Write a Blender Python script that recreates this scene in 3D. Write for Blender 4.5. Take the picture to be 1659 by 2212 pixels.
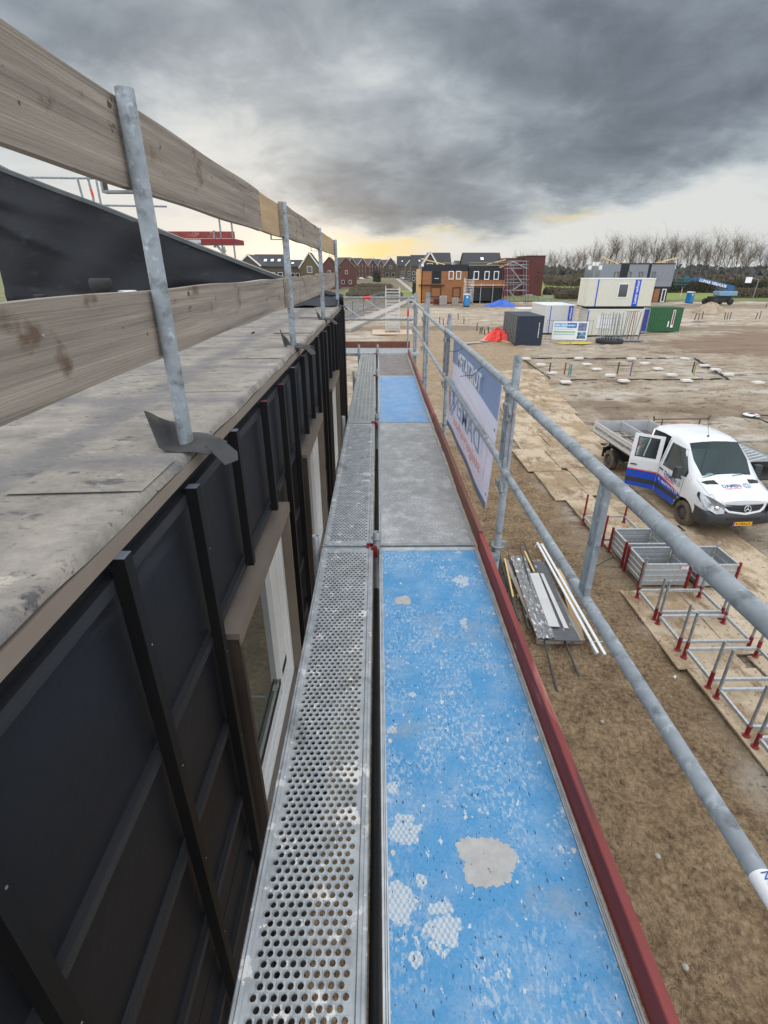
import bpy, math, random
import numpy as np
from mathutils import Vector, Matrix, Euler
R = math.radians
random.seed(7)
SC = bpy.context.scene
COL = SC.collection
for o in list(bpy.data.objects): bpy.data.objects.remove(o)

# ------------------------------------------------------------------ camera
EYE = 6.5                     # eye height over the sand; the scaffold deck lies 1.7 m below the eye
DECK = EYE - 1.7
PW, PH, FP = 1659., 2212., 1090.
PITCH = math.atan(523. / FP)
YAW = math.atan(14.5 / FP * math.cos(PITCH))
cam_d = bpy.data.cameras.new('camera')
cam = bpy.data.objects.new('camera', cam_d); COL.objects.link(cam)
cam_d.sensor_fit = 'VERTICAL'; cam_d.sensor_height = 36.0; cam_d.lens = 36.0 * FP / PH
cam_d.clip_start = 0.05; cam_d.clip_end = 6000
cam.location = (0, 0, EYE)
cam.rotation_euler = Euler((math.pi / 2 - PITCH, 0, -YAW), 'XYZ')
SC.camera = cam

def ray(x, y):
    c0, c1 = (x - PW / 2) / FP, -(y - PH / 2) / FP
    d = Vector((c0, math.cos(PITCH) + math.sin(PITCH) * c1, -math.sin(PITCH) + math.cos(PITCH) * c1))
    ca, sa = math.cos(YAW), math.sin(YAW)
    return Vector((ca * d.x + sa * d.y, -sa * d.x + ca * d.y, d.z))
def at(x, y, z=0.0):          # survey point: where the sight line meets height z
    d = ray(x, y); return Vector((0, 0, EYE)) + d * ((z - EYE) / d.z)
def aty(x, y, Y):             # survey point: where the sight line meets distance Y
    d = ray(x, y); return Vector((0, 0, EYE)) + d * (Y / d.y)

# ------------------------------------------------------------------ world
SUN_AZ, SUN_EL = R(-11.0), R(7.0)
w = bpy.data.worlds.new('World'); SC.world = w; w.use_nodes = True
nt = w.node_tree; N = nt.nodes; L = nt.links; N.clear()
def wn(t, **k):
    n = N.new(t)
    for a, b in k.items(): setattr(n, a, b)
    return n
def M(op, a, b=None, c=None, tree=None):
    NN, LL = (tree.nodes, tree.links) if tree else (N, L)
    n = NN.new('ShaderNodeMath'); n.operation = op
    for i, v in enumerate((a, b, c)):
        if v is None: continue
        if isinstance(v, (int, float)): n.inputs[i].default_value = v
        else: LL.new(v, n.inputs[i])
    return n.outputs[0]
tc = wn('ShaderNodeTexCoord'); sx = wn('ShaderNodeSeparateXYZ'); L.new(tc.outputs['Generated'], sx.inputs[0])
X_, Y_, Z_ = sx.outputs
zc = M('MAXIMUM', Z_, 0.0)
den = M('ADD', zc, 0.30)
cx = wn('ShaderNodeCombineXYZ'); L.new(M('DIVIDE', X_, den), cx.inputs[0]); L.new(M('DIVIDE', Y_, den), cx.inputs[1])
cx.inputs[2].default_value = 3.7
def wnoise(scale, detail, rough=0.55, vec=None, dist=0.0):
    n = wn('ShaderNodeTexNoise'); n.inputs['Scale'].default_value = scale; n.inputs['Detail'].default_value = detail
    n.inputs['Roughness'].default_value = rough; n.inputs['Distortion'].default_value = dist
    L.new(vec or cx.outputs[0], n.inputs['Vector']); return n
n_w = wnoise(3.4, 6)          # warp
sw = wn('ShaderNodeSeparateColor'); L.new(n_w.outputs['Color'], sw.inputs[0])
az = M('ARCTAN2', X_, Y_); el = M('ARCSINE', Z_)
azw = M('ADD', az, M('MULTIPLY', M('SUBTRACT', sw.outputs[0], 0.5), 0.26))
elw = M('ADD', el, M('MULTIPLY', M('SUBTRACT', sw.outputs[1], 0.5), M('MULTIPLY', M('ADD', el, 0.06), 0.62)))
def azel(px, py):
    d = ray(px, py).normalized(); return math.atan2(d.x, d.y), math.asin(d.z)
def blob(px, py, rx, ry, amp, rot=0.0, a=None, e=None):
    a0, e0 = azel(px, py)
    k = 1.0 / 1150.0
    da = M('SUBTRACT', a or azw, a0); de = M('SUBTRACT', e or elw, e0)
    c, s = math.cos(rot), math.sin(rot)
    u = M('ADD', M('MULTIPLY', da, c), M('MULTIPLY', de, s)); v = M('SUBTRACT', M('MULTIPLY', de, c), M('MULTIPLY', da, s))
    u = M('POWER', M('MULTIPLY', M('ABSOLUTE', u), 1 / (rx * k)), 2.0); v = M('POWER', M('MULTIPLY', M('ABSOLUTE', v), 1 / (ry * k)), 2.0)
    return M('MULTIPLY', M('EXPONENT', M('MULTIPLY', M('ADD', u, v), -1.0)), amp)
D = M('ADD', M('MULTIPLY', M('SUBTRACT', wnoise(1.6, 5, 0.5, dist=0.5).outputs[0], 0.5), 0.55), M('MULTIPLY', M('SUBTRACT', wnoise(3.6, 9, 0.58, dist=0.35).outputs[0], 0.5), 0.80))
D = M('ADD', D, 0.27)
for b in [(330, 60, 360, 100, .26, .05), (1330, 190, 460, 130, .30, -.22), (1500, 90, 320, 150, .16, 0), (1000, 390, 300, 80, .30, -.12), (1330, 330, 190, 60, .18, .1), (860, 475, 230, 34, .36, -.05),
          (680, 200, 220, 70, -.13, -.1), (500, 300, 140, 60, -.10, 0), (700, 420, 110, 40, .08, 0), (880, 110, 120, 50, -.05, 0), (200, 420, 380, 90, -.24, 0),
          (400, 535, 520, 44, -.42, 0), (1330, 515, 420, 46, -.42, 0), (1600, 410, 170, 60, -.36, .2), (1180, 440, 120, 22, -.10, 0), (1120, 60, 130, 50, .08, 0)]:
    D = M('ADD', D, blob(*b))
cr = wn('ShaderNodeValToRGB'); L.new(D, cr.inputs[0])
def srgb(r, g, b):
    f = lambda c: (c / 255 / 12.92) if c / 255 <= .04045 else ((c / 255 + .055) / 1.055) ** 2.4
    return (f(r), f(g), f(b), 1)
els = cr.color_ramp.elements
els[0].position = 0.0; els[0].color = srgb(230, 232, 231)
els[1].position = 1.0; els[1].color = srgb(96, 104, 114)
for p, c in ((.18, (212, 218, 221)), (.38, (174, 184, 192)), (.58, (141, 151, 162)), (.78, (117, 126, 137))):
    e_ = els.new(p); e_.color = srgb(*c)
def mixc(fac, a, b, mode='MIX', tree=None):
    NN, LL = (tree.nodes, tree.links) if tree else (N, L)
    n = NN.new('ShaderNodeMix'); n.data_type = 'RGBA'; n.blend_type = mode
    for s_, v in ((0, fac), (6, a), (7, b)):
        if isinstance(v, (int, float)): n.inputs[s_].default_value = v
        elif isinstance(v, (tuple, list)): n.inputs[s_].default_value = v if len(v) == 4 else (*v, 1)
        else: LL.new(v, n.inputs[s_])
    return n.outputs[2]
glow = M('ADD', blob(800, 540, 95, 20, 1.0, 0), blob(1240, 470, 70, 11, .45, 0))
glow = M('ADD', glow, blob(960, 505, 60, 10, .35, 0))
col = mixc(M('MINIMUM', glow, 1.0), cr.outputs[0], srgb(252, 226, 150))
sung = M('MINIMUM', M('ADD', blob(655, 545, 80, 34, 1.1, 0, az, el), blob(640, 545, 170, 50, .14, 0)), 1.0)
col = mixc(sung, col, (1.25, 1.14, 0.92))
# unseen sky overhead and behind the viewer, brightened to light the scene
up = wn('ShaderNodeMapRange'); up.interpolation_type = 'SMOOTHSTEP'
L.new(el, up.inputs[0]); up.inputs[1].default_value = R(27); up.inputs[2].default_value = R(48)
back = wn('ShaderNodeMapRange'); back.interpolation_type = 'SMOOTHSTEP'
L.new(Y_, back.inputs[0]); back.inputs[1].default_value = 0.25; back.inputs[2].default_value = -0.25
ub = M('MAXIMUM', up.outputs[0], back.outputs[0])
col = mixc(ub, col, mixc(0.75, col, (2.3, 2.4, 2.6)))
sky = wn('ShaderNodeTexSky'); sky.sky_type = 'NISHITA'; sky.sun_disc = False
sky.sun_elevation = SUN_EL; sky.sun_rotation = SUN_AZ
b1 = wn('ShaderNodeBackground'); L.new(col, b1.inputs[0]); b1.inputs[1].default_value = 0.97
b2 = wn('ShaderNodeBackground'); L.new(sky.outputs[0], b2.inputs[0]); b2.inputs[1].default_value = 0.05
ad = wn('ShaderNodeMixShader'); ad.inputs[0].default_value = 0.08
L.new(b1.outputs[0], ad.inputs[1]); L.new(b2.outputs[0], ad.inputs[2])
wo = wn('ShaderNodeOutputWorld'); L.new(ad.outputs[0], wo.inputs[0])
w.cycles.sampling_method = 'MANUAL'; w.cycles.sample_map_resolution = 1024

sun_d = bpy.data.lights.new('sun', 'SUN'); sun_d.energy = 0.9; sun_d.angle = R(14); sun_d.color = (1.0, .86, .66)
sun = bpy.data.objects.new('sun', sun_d); COL.objects.link(sun)
sd = Vector((math.sin(SUN_AZ) * math.cos(SUN_EL), math.cos(SUN_AZ) * math.cos(SUN_EL), math.sin(SUN_EL)))
sun.rotation_euler = sd.to_track_quat('Z', 'Y').to_euler()
vs = SC.view_settings
vs.view_transform = 'Standard'; vs.look = 'None'; vs.exposure = 0.0; vs.gamma = 1.0; vs.use_curve_mapping = False

# ------------------------------------------------------------------ materials
MATS = {}
def mat(name, c1, c2=None, scale=4.0, rough=0.6, metal=0.0, bump=0.0, bscale=40.0, stretch=(1, 1, 1), detail=6.0,
        spots=(), contrast=0.25, bdist=0.01, spec=0.5, coord='Object', nrough=0.6, bstretch=None, rvar=0.0):
    """base of two colours mixed by noise, irregular spots (colour, scale, threshold, softness[, stretch]) and bump"""
    m = bpy.data.materials.new(name); m.use_nodes = True; t = m.node_tree; t.nodes.clear()
    o = t.nodes.new('ShaderNodeOutputMaterial'); p = t.nodes.new('ShaderNodeBsdfPrincipled'); t.links.new(p.outputs[0], o.inputs[0])
    p.inputs['Roughness'].default_value = rough; p.inputs['Metallic'].default_value = metal
    p.inputs['Specular IOR Level'].default_value = spec
    tx = t.nodes.new('ShaderNodeTexCoord')
    def noise(sc, det, st, off=0.0):
        mp = t.nodes.new('ShaderNodeMapping'); mp.inputs['Scale'].default_value = st; mp.inputs['Location'].default_value = (off, off * 1.7, off * .6)
        if coord == 'World':
            g = t.nodes.new('ShaderNodeNewGeometry'); t.links.new(g.outputs['Position'], mp.inputs[0])
        else: t.links.new(tx.outputs['Object'], mp.inputs[0])
        n = t.nodes.new('ShaderNodeTexNoise'); n.inputs['Scale'].default_value = sc; n.inputs['Detail'].default_value = det
        n.inputs['Roughness'].default_value = nrough; t.links.new(mp.outputs[0], n.inputs['Vector']); return n.outputs[0]
    c1 = tuple(c1[:3]) + (1,); c2 = tuple((c2 or c1)[:3]) + (1,)
    nz = noise(scale, detail, stretch)
    mr = t.nodes.new('ShaderNodeMapRange'); t.links.new(nz, mr.inputs[0]); mr.inputs[1].default_value = .5 - contrast; mr.inputs[2].default_value = .5 + contrast
    c = mixc(mr.outputs[0], c1, c2, tree=t)
    for i, s in enumerate(spots):
        sn = noise(s[1], 6, s[4] if len(s) > 4 else (1, 1, 1), 3.1 + 5.3 * i)
        r2 = t.nodes.new('ShaderNodeMapRange'); t.links.new(sn, r2.inputs[0]); r2.inputs[1].default_value = s[2]; r2.inputs[2].default_value = s[2] + s[3]
        c = mixc(r2.outputs[0], c, tuple(s[0][:3]) + (1,), tree=t)
    t.links.new(c, p.inputs['Base Color'])
    if rvar:
        t.links.new(M('ADD', M('MULTIPLY', nz, rvar), rough - rvar / 2, tree=t), p.inputs['Roughness'])
    if bump:
        b = t.nodes.new('ShaderNodeBump'); b.inputs['Strength'].default_value = bump; b.inputs['Distance'].default_value = bdist
        t.links.new(noise(bscale, 5, bstretch or stretch, 9.0), b.inputs['Height']); t.links.new(b.outputs[0], p.inputs['Normal'])
    MATS[name] = m; return m
def S(r, g, b): return srgb(r, g, b)[:3]
galv = mat('galvanised steel', (.25, .28, .295), (.37, .405, .43), scale=14, rough=.5, metal=.45, contrast=.2, bump=.15, bscale=30, bdist=.002, spots=(((.46, .50, .52), 30, .57, .12), ((.17, .185, .195), 15, .54, .14)), rvar=.2)
galv2 = mat('bright galvanised steel', (.36, .385, .39), (.52, .54, .545), scale=18, rough=.42, metal=.5, contrast=.18)
galvd = mat('weathered galvanised steel', (.20, .215, .22), (.36, .38, .38), scale=10, rough=.55, metal=.4, contrast=.2, spots=(((.30, .12, .07), 7, .66, .08),))
alu = mat('aluminium', (.55, .56, .57), (.68, .69, .70), scale=9, rough=.42, metal=.5)
plank_steel = mat('perforated steel', (.24, .26, .265), (.42, .44, .445), scale=12, rough=.5, metal=.35, contrast=.2, bump=.1, bscale=60, bdist=.002,
                  spots=(((.60, .59, .56), 9, .60, .03), ((.70, .66, .57), 24, .63, .03), ((.20, .11, .07), 5, .72, .03), ((.17, .17, .165), 3, .60, .1)))
plank_dull = mat('dull ribbed steel', (.22, .24, .23), (.36, .38, .37), scale=6, rough=.5, metal=.3, spots=(((.7, .7, .68), 4, .70, .03),))
redp = mat('red painted wood', S(146, 64, 60), S(116, 48, 46), scale=5, rough=.7, contrast=.2, stretch=(1, .15, 1), bump=.25, bscale=40, bdist=.002, spots=(((.40, .16, .13), 9, .58, .1, (1, .12, 1)), ((.52, .36, .27), 16, .66, .03, (1, .15, 1)), ((.10, .03, .03), 12, .66, .05, (1, .1, 1))))
brownp = mat('worn brown red wood', S(110, 62, 52), S(134, 92, 78), scale=6, rough=.8, contrast=.2, stretch=(1, .15, 1), bump=.3, bscale=40, bdist=.002, spots=(((.12, .045, .04), 7, .60, .1, (1, .15, 1)),))
redst = mat('red painted steel', S(140, 26, 34), S(110, 24, 30), scale=12, rough=.5, spots=(((.2, .12, .1), 16, .66, .05),))
wood = mat('grey weathered timber', S(162, 152, 138), S(112, 104, 93), scale=7.0, rough=.85, contrast=.2, stretch=(1, .10, 3.5), bump=.8, bscale=30, bdist=.005, bstretch=(1, .06, 7),
           spots=((S(100, 82, 66), 5.5, .60, .1, (1, .8, 1.2)), (S(84, 68, 54), 15, .66, .04, (1, .7, 1)), (S(186, 176, 162), 4, .60, .15, (1, .15, 3)), (S(74, 64, 56), 9, .66, .03, (1, .12, 9))))
wood_b = mat('yellowed timber', S(188, 160, 120), S(152, 130, 104), scale=3.0, rough=.85, contrast=.22, stretch=(1, .25, 3), bump=.45, bscale=24, bdist=.004, bstretch=(1, .1, 6), spots=((S(104, 82, 62), 6, .62, .08, (1, .6, 1.2)),))
membrane = mat('black breather membrane', S(23, 25, 29), S(32, 34, 39), scale=1.4, rough=.5, spots=((S(120, 120, 118), 60, .775, .01), (S(44, 46, 50), 2.5, .60, .12, (1, .3, 2))), bump=.35, bscale=3.0, bdist=.03, contrast=.3, spec=.25)
blackbat = mat('black painted batten', S(10, 10, 11), S(19, 19, 20), scale=5, rough=.55, stretch=(3, 3, .3), bump=.3, bscale=40, bdist=.002, spec=.3, spots=((S(120, 115, 105), 26, .735, .02),))
blackhor = mat('charcoal horizontal batten', S(22, 23, 25), S(44, 46, 50), scale=9, rough=.6, stretch=(1, .1, 3), bump=.4, bscale=30, bdist=.003, bstretch=(1, .1, 5), spots=((S(110, 105, 95), 30, .74, .02),))
battop = mat('grey cut batten end', S(92, 98, 108), S(112, 118, 126), scale=20, rough=.6)
batred = mat('red marked batten end', S(120, 40, 50), S(96, 44, 50), scale=20, rough=.7)
bronze = mat('bronze brown flashing', S(112, 102, 92), S(126, 116, 105), scale=5, rough=.45, metal=.25, spots=(((.42, .40, .37), 30, .72, .03),))
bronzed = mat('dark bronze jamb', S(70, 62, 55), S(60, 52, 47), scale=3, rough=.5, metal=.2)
fascia_m = mat('brown fascia strip', S(134, 122, 108), S(122, 110, 98), scale=4, rough=.75, spots=((S(125, 78, 70), 6, .68, .06),))
white = mat('white window plastic', (.74, .75, .73), (.68, .69, .68), scale=6, rough=.4)
whitep = mat('white painted steel', (.72, .73, .71), (.66, .67, .64), scale=4, rough=.5)
cream = mat('cream cabin panel', S(208, 206, 190), S(196, 194, 178), scale=5, rough=.6, stretch=(1, 1, .3), spots=((S(165, 160, 145), 4, .68, .1, (1, 1, .2)),))
cream2 = mat('white cabin panel', S(202, 202, 200), S(188, 188, 186), scale=5, rough=.6)
dark = mat('black rubber', (.018, .018, .018), (.03, .03, .03), scale=12, rough=.8)
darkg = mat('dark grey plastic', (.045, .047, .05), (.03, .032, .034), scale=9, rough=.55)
navy = mat('navy container paint', S(34, 48, 64), S(28, 38, 52), scale=3, rough=.5, spots=((S(90, 92, 92), 9, .70, .05),))
navyd = mat('scuffed container door', S(52, 60, 68), S(84, 88, 90), scale=6, rough=.6, stretch=(1, 1, .3))
green = mat('green container paint', S(48, 104, 62), S(40, 88, 54), scale=3, rough=.5)
blue = mat('blue panel paint', S(24, 72, 168), S(20, 62, 150), scale=4, rough=.4)
wcblue = mat('toilet blue plastic', S(30, 118, 178), S(26, 104, 160), scale=4, rough=.4)
liftblue = mat('lift blue paint', S(24, 96, 148), S(26, 82, 128), scale=4, rough=.4)
vanblue = mat('van blue stripe', S(28, 78, 190), S(24, 70, 175), scale=3, rough=.3)
orange = mat('orange stripe', S(238, 104, 60), S(228, 96, 52), scale=3, rough=.35)
yellow = mat('yellow plate', S(238, 170, 20), S(230, 160, 18), scale=3, rough=.4)
textblue = mat('lettering blue', S(48, 82, 140)); textred = mat('lettering red', S(225, 90, 70)); textwhite = mat('lettering white', (.8, .8, .8)); textblack = mat('lettering black', (.03, .03, .03)); textgrey = mat('faded lettering blue', S(146, 162, 188)); textpink = mat('faded lettering red', S(222, 170, 168))
brickred = mat('red brick', S(104, 72, 62), S(88, 60, 54), scale=2, rough=.9, stretch=(1, 1, 3), spots=((S(140, 96, 80), 9, .62, .1, (1, 1, 4)),))
brickdk = mat('dark brown brick', S(92, 82, 70), S(76, 68, 60), scale=2, rough=.9, stretch=(1, 1, 3), spots=((S(112, 100, 86), 9, .62, .1, (1, 1, 4)),))
brickwine = mat('wine red brick', S(100, 58, 54), S(84, 50, 48), scale=2, rough=.9, stretch=(1, 1, 3))
rooft = mat('dark roof tile', S(62, 62, 64), S(50, 50, 53), scale=3, rough=.8, stretch=(1, 1, 2), bump=.4, bscale=6, bdist=.05)
roofb = mat('brown roof tile', S(84, 70, 62), S(70, 58, 54), scale=3, rough=.8)
glassd = mat('dark window glass', (.02, .024, .028), (.04, .048, .05), scale=.6, rough=.08, spec=.8)
cladd = mat('orange timber cladding', S(158, 108, 66), S(126, 80, 46), scale=1.6, rough=.7, stretch=(.25, .25, 6), contrast=.2)
clad_lit = mat('timber cladding painted sunlit', S(202, 158, 102), S(184, 138, 84), scale=1.6, rough=.7, stretch=(.25, .25, 6))  # lighter copy of the cladding, sun glow put into the colour
cladk = mat('charcoal cladding', S(34, 40, 46), S(26, 30, 35), scale=2, rough=.7, stretch=(6, 6, .2))
zinc = mat('zinc seam cladding', S(140, 146, 152), S(124, 130, 136), scale=2, rough=.5, metal=.3, stretch=(3, 3, .2))
bark = mat('bare winter bark', S(92, 82, 70), S(74, 66, 58), scale=3, rough=.9)
twig = mat('winter twigs', S(112, 98, 82), S(88, 78, 66), scale=.4, rough=.95)
hedge_m = mat('dark winter hedge', (.055, .05, .035), (.035, .04, .025), scale=2, rough=.95)
shrub_m = mat('brown shrub', (.16, .13, .09), (.10, .085, .06), scale=2, rough=.95)
tarpr = mat('red tarpaulin', S(232, 66, 52), S(208, 52, 42), scale=3, rough=.5)
tarpb = mat('blue tarpaulin', S(44, 88, 176), S(60, 104, 190), scale=3, rough=.5)
hosey = mat('yellow hose', S(222, 200, 60), S(196, 176, 60), scale=3, rough=.6)
concrete = mat('pale concrete', S(168, 162, 150), S(148, 142, 132), scale=3, rough=.9)
ply = mat('fresh plywood', S(206, 168, 118), S(186, 148, 104), scale=3, rough=.8, stretch=(1, .2, 1))
slabm = mat('dark slate sheet', S(96, 96, 98), S(76, 77, 80), scale=4, rough=.45, metal=.3, spots=((S(196, 198, 200), 5, .60, .06, (1, .35, 1)),))
foil = mat('crumpled silver foil', S(150, 152, 154), S(112, 114, 116), scale=9, rough=.35, metal=.5, stretch=(3, .4, 1), bump=.8, bscale=24, bdist=.02, spots=((S(232, 234, 236), 9, .56, .05, (2, .5, 1)),))
marble = mat('pale marbled sheet', S(204, 202, 198), S(186, 184, 180), scale=2, rough=.5)
glassw = mat('cool window glass', S(52, 62, 58), S(70, 80, 76), scale=1.2, rough=.04, spec=.9)
carglass = mat('tinted car glass', (.03, .045, .045), (.05, .065, .065), scale=2, rough=.06, spec=.9)
chrome = mat('chrome', (.75, .76, .78), rough=.15, metal=1.0)
lampg = mat('headlamp glass', (.55, .57, .58), (.25, .26, .27), scale=9, rough=.1, metal=.5)

# windscreen: clear glass with reflections
m = bpy.data.materials.new('clear windscreen'); m.use_nodes = True; t = m.node_tree; t.nodes.clear()
o_ = t.nodes.new('ShaderNodeOutputMaterial'); tr = t.nodes.new('ShaderNodeBsdfTransparent'); gl = t.nodes.new('ShaderNodeBsdfGlossy'); mx = t.nodes.new('ShaderNodeMixShader'); fr = t.nodes.new('ShaderNodeFresnel')
tr.inputs[0].default_value = (.80, .92, .92, 1); gl.inputs['Roughness'].default_value = .03; fr.inputs[0].default_value = 1.5
t.links.new(M('ADD', M('MULTIPLY', fr.outputs[0], .6, tree=t), .02, tree=t), mx.inputs[0]); gl.inputs[0].default_value = (.72, .92, .92, 1); t.links.new(tr.outputs[0], mx.inputs[1]); t.links.new(gl.outputs[0], mx.inputs[2]); t.links.new(mx.outputs[0], o_.inputs[0])
windsc = m
# van body paint: white outside, dark lining inside
vanw = mat('van white paint', (.76, .77, .77), (.70, .71, .71), scale=2, rough=.25, spots=((S(190, 182, 168), 5, .62, .12),))
t = vanw.node_tree; p = [n for n in t.nodes if n.type == 'BSDF_PRINCIPLED'][0]; g = t.nodes.new('ShaderNodeNewGeometry')
src = p.inputs['Base Color'].links[0].from_socket
t.links.new(mixc(g.outputs['Backfacing'], src, (.30, .32, .32, 1), tree=t), p.inputs['Base Color'])

# platform board skins: worn phenolic plywood with tread marks
def board_mat(name, base, base2, worn, dark_c, worn_t, dent=1.0, patches=()):
    m = mat(name, base, base2, scale=2.4, rough=.55, contrast=.25, detail=8, spots=())
    t = m.node_tree; p = [n for n in t.nodes if n.type == 'BSDF_PRINCIPLED'][0]
    tx = t.nodes.new('ShaderNodeTexCoord'); s = t.nodes.new('ShaderNodeSeparateXYZ'); t.links.new(tx.outputs['Object'], s.inputs[0])
    k = 290.0
    u = M('SINE', M('MULTIPLY', s.outputs[0], k * 1.25, tree=t), tree=t)
    v = M('SINE', M('MULTIPLY', s.outputs[1], k * .85, tree=t), tree=t)
    ck = M('SINE', M('MULTIPLY', s.outputs[0], k * .5, tree=t), tree=t)
    pat = M('MULTIPLY', u, v, tree=t)
    def nz(sc, th, so, off, st=(1, 1, 1), det=6):
        mp = t.nodes.new('ShaderNodeMapping'); mp.inputs['Location'].default_value = (off, off, off); mp.inputs['Scale'].default_value = st
        t.links.new(tx.outputs['Object'], mp.inputs[0])
        n = t.nodes.new('ShaderNodeTexNoise'); n.inputs['Scale'].default_value = sc; n.inputs['Detail'].default_value = det; n.inputs['Roughness'].default_value = .62
        t.links.new(mp.outputs[0], n.inputs['Vector'])
        r = t.nodes.new('ShaderNodeMapRange'); t.links.new(n.outputs[0], r.inputs[0]); r.inputs[1].default_value = th; r.inputs[2].default_value = th + so
        return r.outputs[0]
    c = p.inputs['Base Color'].links[0].from_socket
    lite = tuple(min(1, a * .55 + .30) for a in base)
    c = mixc(M('MULTIPLY', nz(7, .46, .22, 1.0, det=12), .42, tree=t), c, (*lite, 1), tree=t)
    c = mixc(M('MULTIPLY', nz(110, .50, .12, 2.0, det=3), .22, tree=t), c, (*tuple(a * .45 for a in base), 1), tree=t)        # chalky film
    edge = M('MULTIPLY', M('SUBTRACT', 0.30, s.outputs[0], tree=t), .10, tree=t)                # more wear along the inner edge
    wmask = nz(5.5, worn_t, .04 if dent == 1.0 else .16, 4.0, det=10)
    if patches:
        rg = t.nodes.new('ShaderNodeTexNoise'); rg.inputs['Scale'].default_value = 26; rg.inputs['Detail'].default_value = 5; t.links.new(tx.outputs['Object'], rg.inputs['Vector'])
        for qx, qy, qr in patches:
            dx_ = M('POWER', M('ABSOLUTE', M('DIVIDE', M('SUBTRACT', s.outputs[0], qx, tree=t), qr, tree=t), tree=t), 2.0, tree=t); dy_ = M('POWER', M('ABSOLUTE', M('DIVIDE', M('SUBTRACT', s.outputs[1], qy, tree=t), qr * 1.2, tree=t), tree=t), 2.0, tree=t)
            e_ = M('ADD', M('ADD', dx_, dy_, tree=t), M('MULTIPLY', M('SUBTRACT', rg.outputs[0], .5, tree=t), 4.5, tree=t), tree=t)
            r5 = t.nodes.new('ShaderNodeMapRange'); t.links.new(e_, r5.inputs[0]); r5.inputs[1].default_value = .95; r5.inputs[2].default_value = .75
            wmask = M('MAXIMUM', wmask, r5.outputs[0], tree=t)
    pm = t.nodes.new('ShaderNodeMapRange'); t.links.new(pat, pm.inputs[0]); pm.inputs[1].default_value = -.15; pm.inputs[2].default_value = .2
    c = mixc(M('MULTIPLY', wmask, M('ADD', M('MULTIPLY', pm.outputs[0], .55, tree=t), .42, tree=t), tree=t), c, (*worn, 1), tree=t)
    c = mixc(M('MULTIPLY', M('MULTIPLY', nz(3.2, .45, .15, 21.0, (1.5, 1, 1)), nz(70, .50, .08, 23.0, (1, .6, 1), 4), tree=t), .5, tree=t), c, (*worn, 1), tree=t)   # fine scuffing in drifts
    c = mixc(M('MULTIPLY', nz(3.0, .56, .10, 31.0), .35, tree=t), c, (.32, .29, .25, 1), tree=t)          # dried mud film
    c = mixc(nz(42, .645, .03, 7.0, (1, .6, 1), 3), c, (*worn, 1), tree=t)                     # small white chips
    c = mixc(nz(60, .655, .03, 11.0, (1.6, .7, 1), 2), c, (*dark_c, 1), tree=t)                # dark scratches
    c = mixc(nz(7, .73, .03, 15.0), c, (.14, .12, .09, 1), tree=t)                            # mud specks
    t.links.new(c, p.inputs['Base Color'])
    b = t.nodes.new('ShaderNodeBump'); b.inputs['Strength'].default_value = .25; b.inputs['Distance'].default_value = .001
    t.links.new(pat, b.inputs['Height']); t.links.new(b.outputs[0], p.inputs['Normal'])
    return m
ptc = []
for px_, py_, r0 in ((878, 1790, .050), (868, 1948, .050), (958, 2003, .055), (852, 1700, .022), (1000, 1255, .05), (850, 1575, .02), (905, 2075, .02), (1075, 1260, .05), (842, 1880, .02), (915, 1905, .018), (895, 1500, .016)):
    q_ = at(px_, py_, DECK); ptc.append((q_.x - .34, q_.y + .055, r0))
board_blue = board_mat('worn blue plywood', S(58, 132, 180), S(86, 150, 192), S(192, 195, 193), S(20, 62, 96), .625, patches=ptc)
board_blue2 = board_mat('dusty blue plywood', S(84, 140, 190), S(104, 156, 200), S(170, 180, 184), S(60, 90, 120), .66)
board_grey = board_mat('scuffed grey plywood', S(128, 128, 126), S(160, 160, 158), S(192, 192, 190), S(84, 82, 80), .50, 2.0)
board_dark = board_mat('brown grey plywood', S(98, 90, 88), S(112, 104, 100), S(136, 130, 124), S(70, 64, 62), .60)

# roof felt: pale grit, darker along the lap joints
rf = mat('gritty roof felt', S(160, 152, 140), S(116, 111, 104), scale=5.5, rough=.95, contrast=.16, detail=12, bump=.7, bscale=30, bdist=.012, nrough=.75, stretch=(.75, 1, 1),
         spots=((S(88, 86, 85), 9.0, .58, .08, (.6, 1, 1)), (S(172, 165, 150), 7, .60, .08, (.6, 1, 1)), (S(66, 64, 64), 34, .62, .04, (.6, 1, 1))), coord='World')
t = rf.node_tree; p = [n for n in t.nodes if n.type == 'BSDF_PRINCIPLED'][0]; g = t.nodes.new('ShaderNodeNewGeometry'); s = t.nodes.new('ShaderNodeSeparateXYZ'); t.links.new(g.outputs['Position'], s.inputs[0])
nn = t.nodes.new('ShaderNodeTexNoise'); nn.inputs['Scale'].default_value = 1.3; nn.inputs['Detail'].default_value = 6; t.links.new(g.outputs['Position'], nn.inputs['Vector'])
fy = M('PINGPONG', M('ADD', M('ADD', s.outputs[1], M('MULTIPLY', nn.outputs[0], .30, tree=t), tree=t), .10, tree=t), .5, tree=t)
r_ = t.nodes.new('ShaderNodeMapRange'); t.links.new(fy, r_.inputs[0]); r_.inputs[1].default_value = .12; r_.inputs[2].default_value = .02
fx = M('ABSOLUTE', M('ADD', s.outputs[0], M('ADD', M('MULTIPLY', nn.outputs[0], .35, tree=t), 1.10, tree=t), tree=t), tree=t)
r3 = t.nodes.new('ShaderNodeMapRange'); t.links.new(fx, r3.inputs[0]); r3.inputs[1].default_value = .13; r3.inputs[2].default_value = .03
k_ = M('MULTIPLY', M('MAXIMUM', r_.outputs[0], r3.outputs[0], tree=t), .55, tree=t)
t.links.new(mixc(k_, p.inputs['Base Color'].links[0].from_socket, (*S(98, 98, 102), 1), tree=t), p.inputs['Base Color'])
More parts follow.
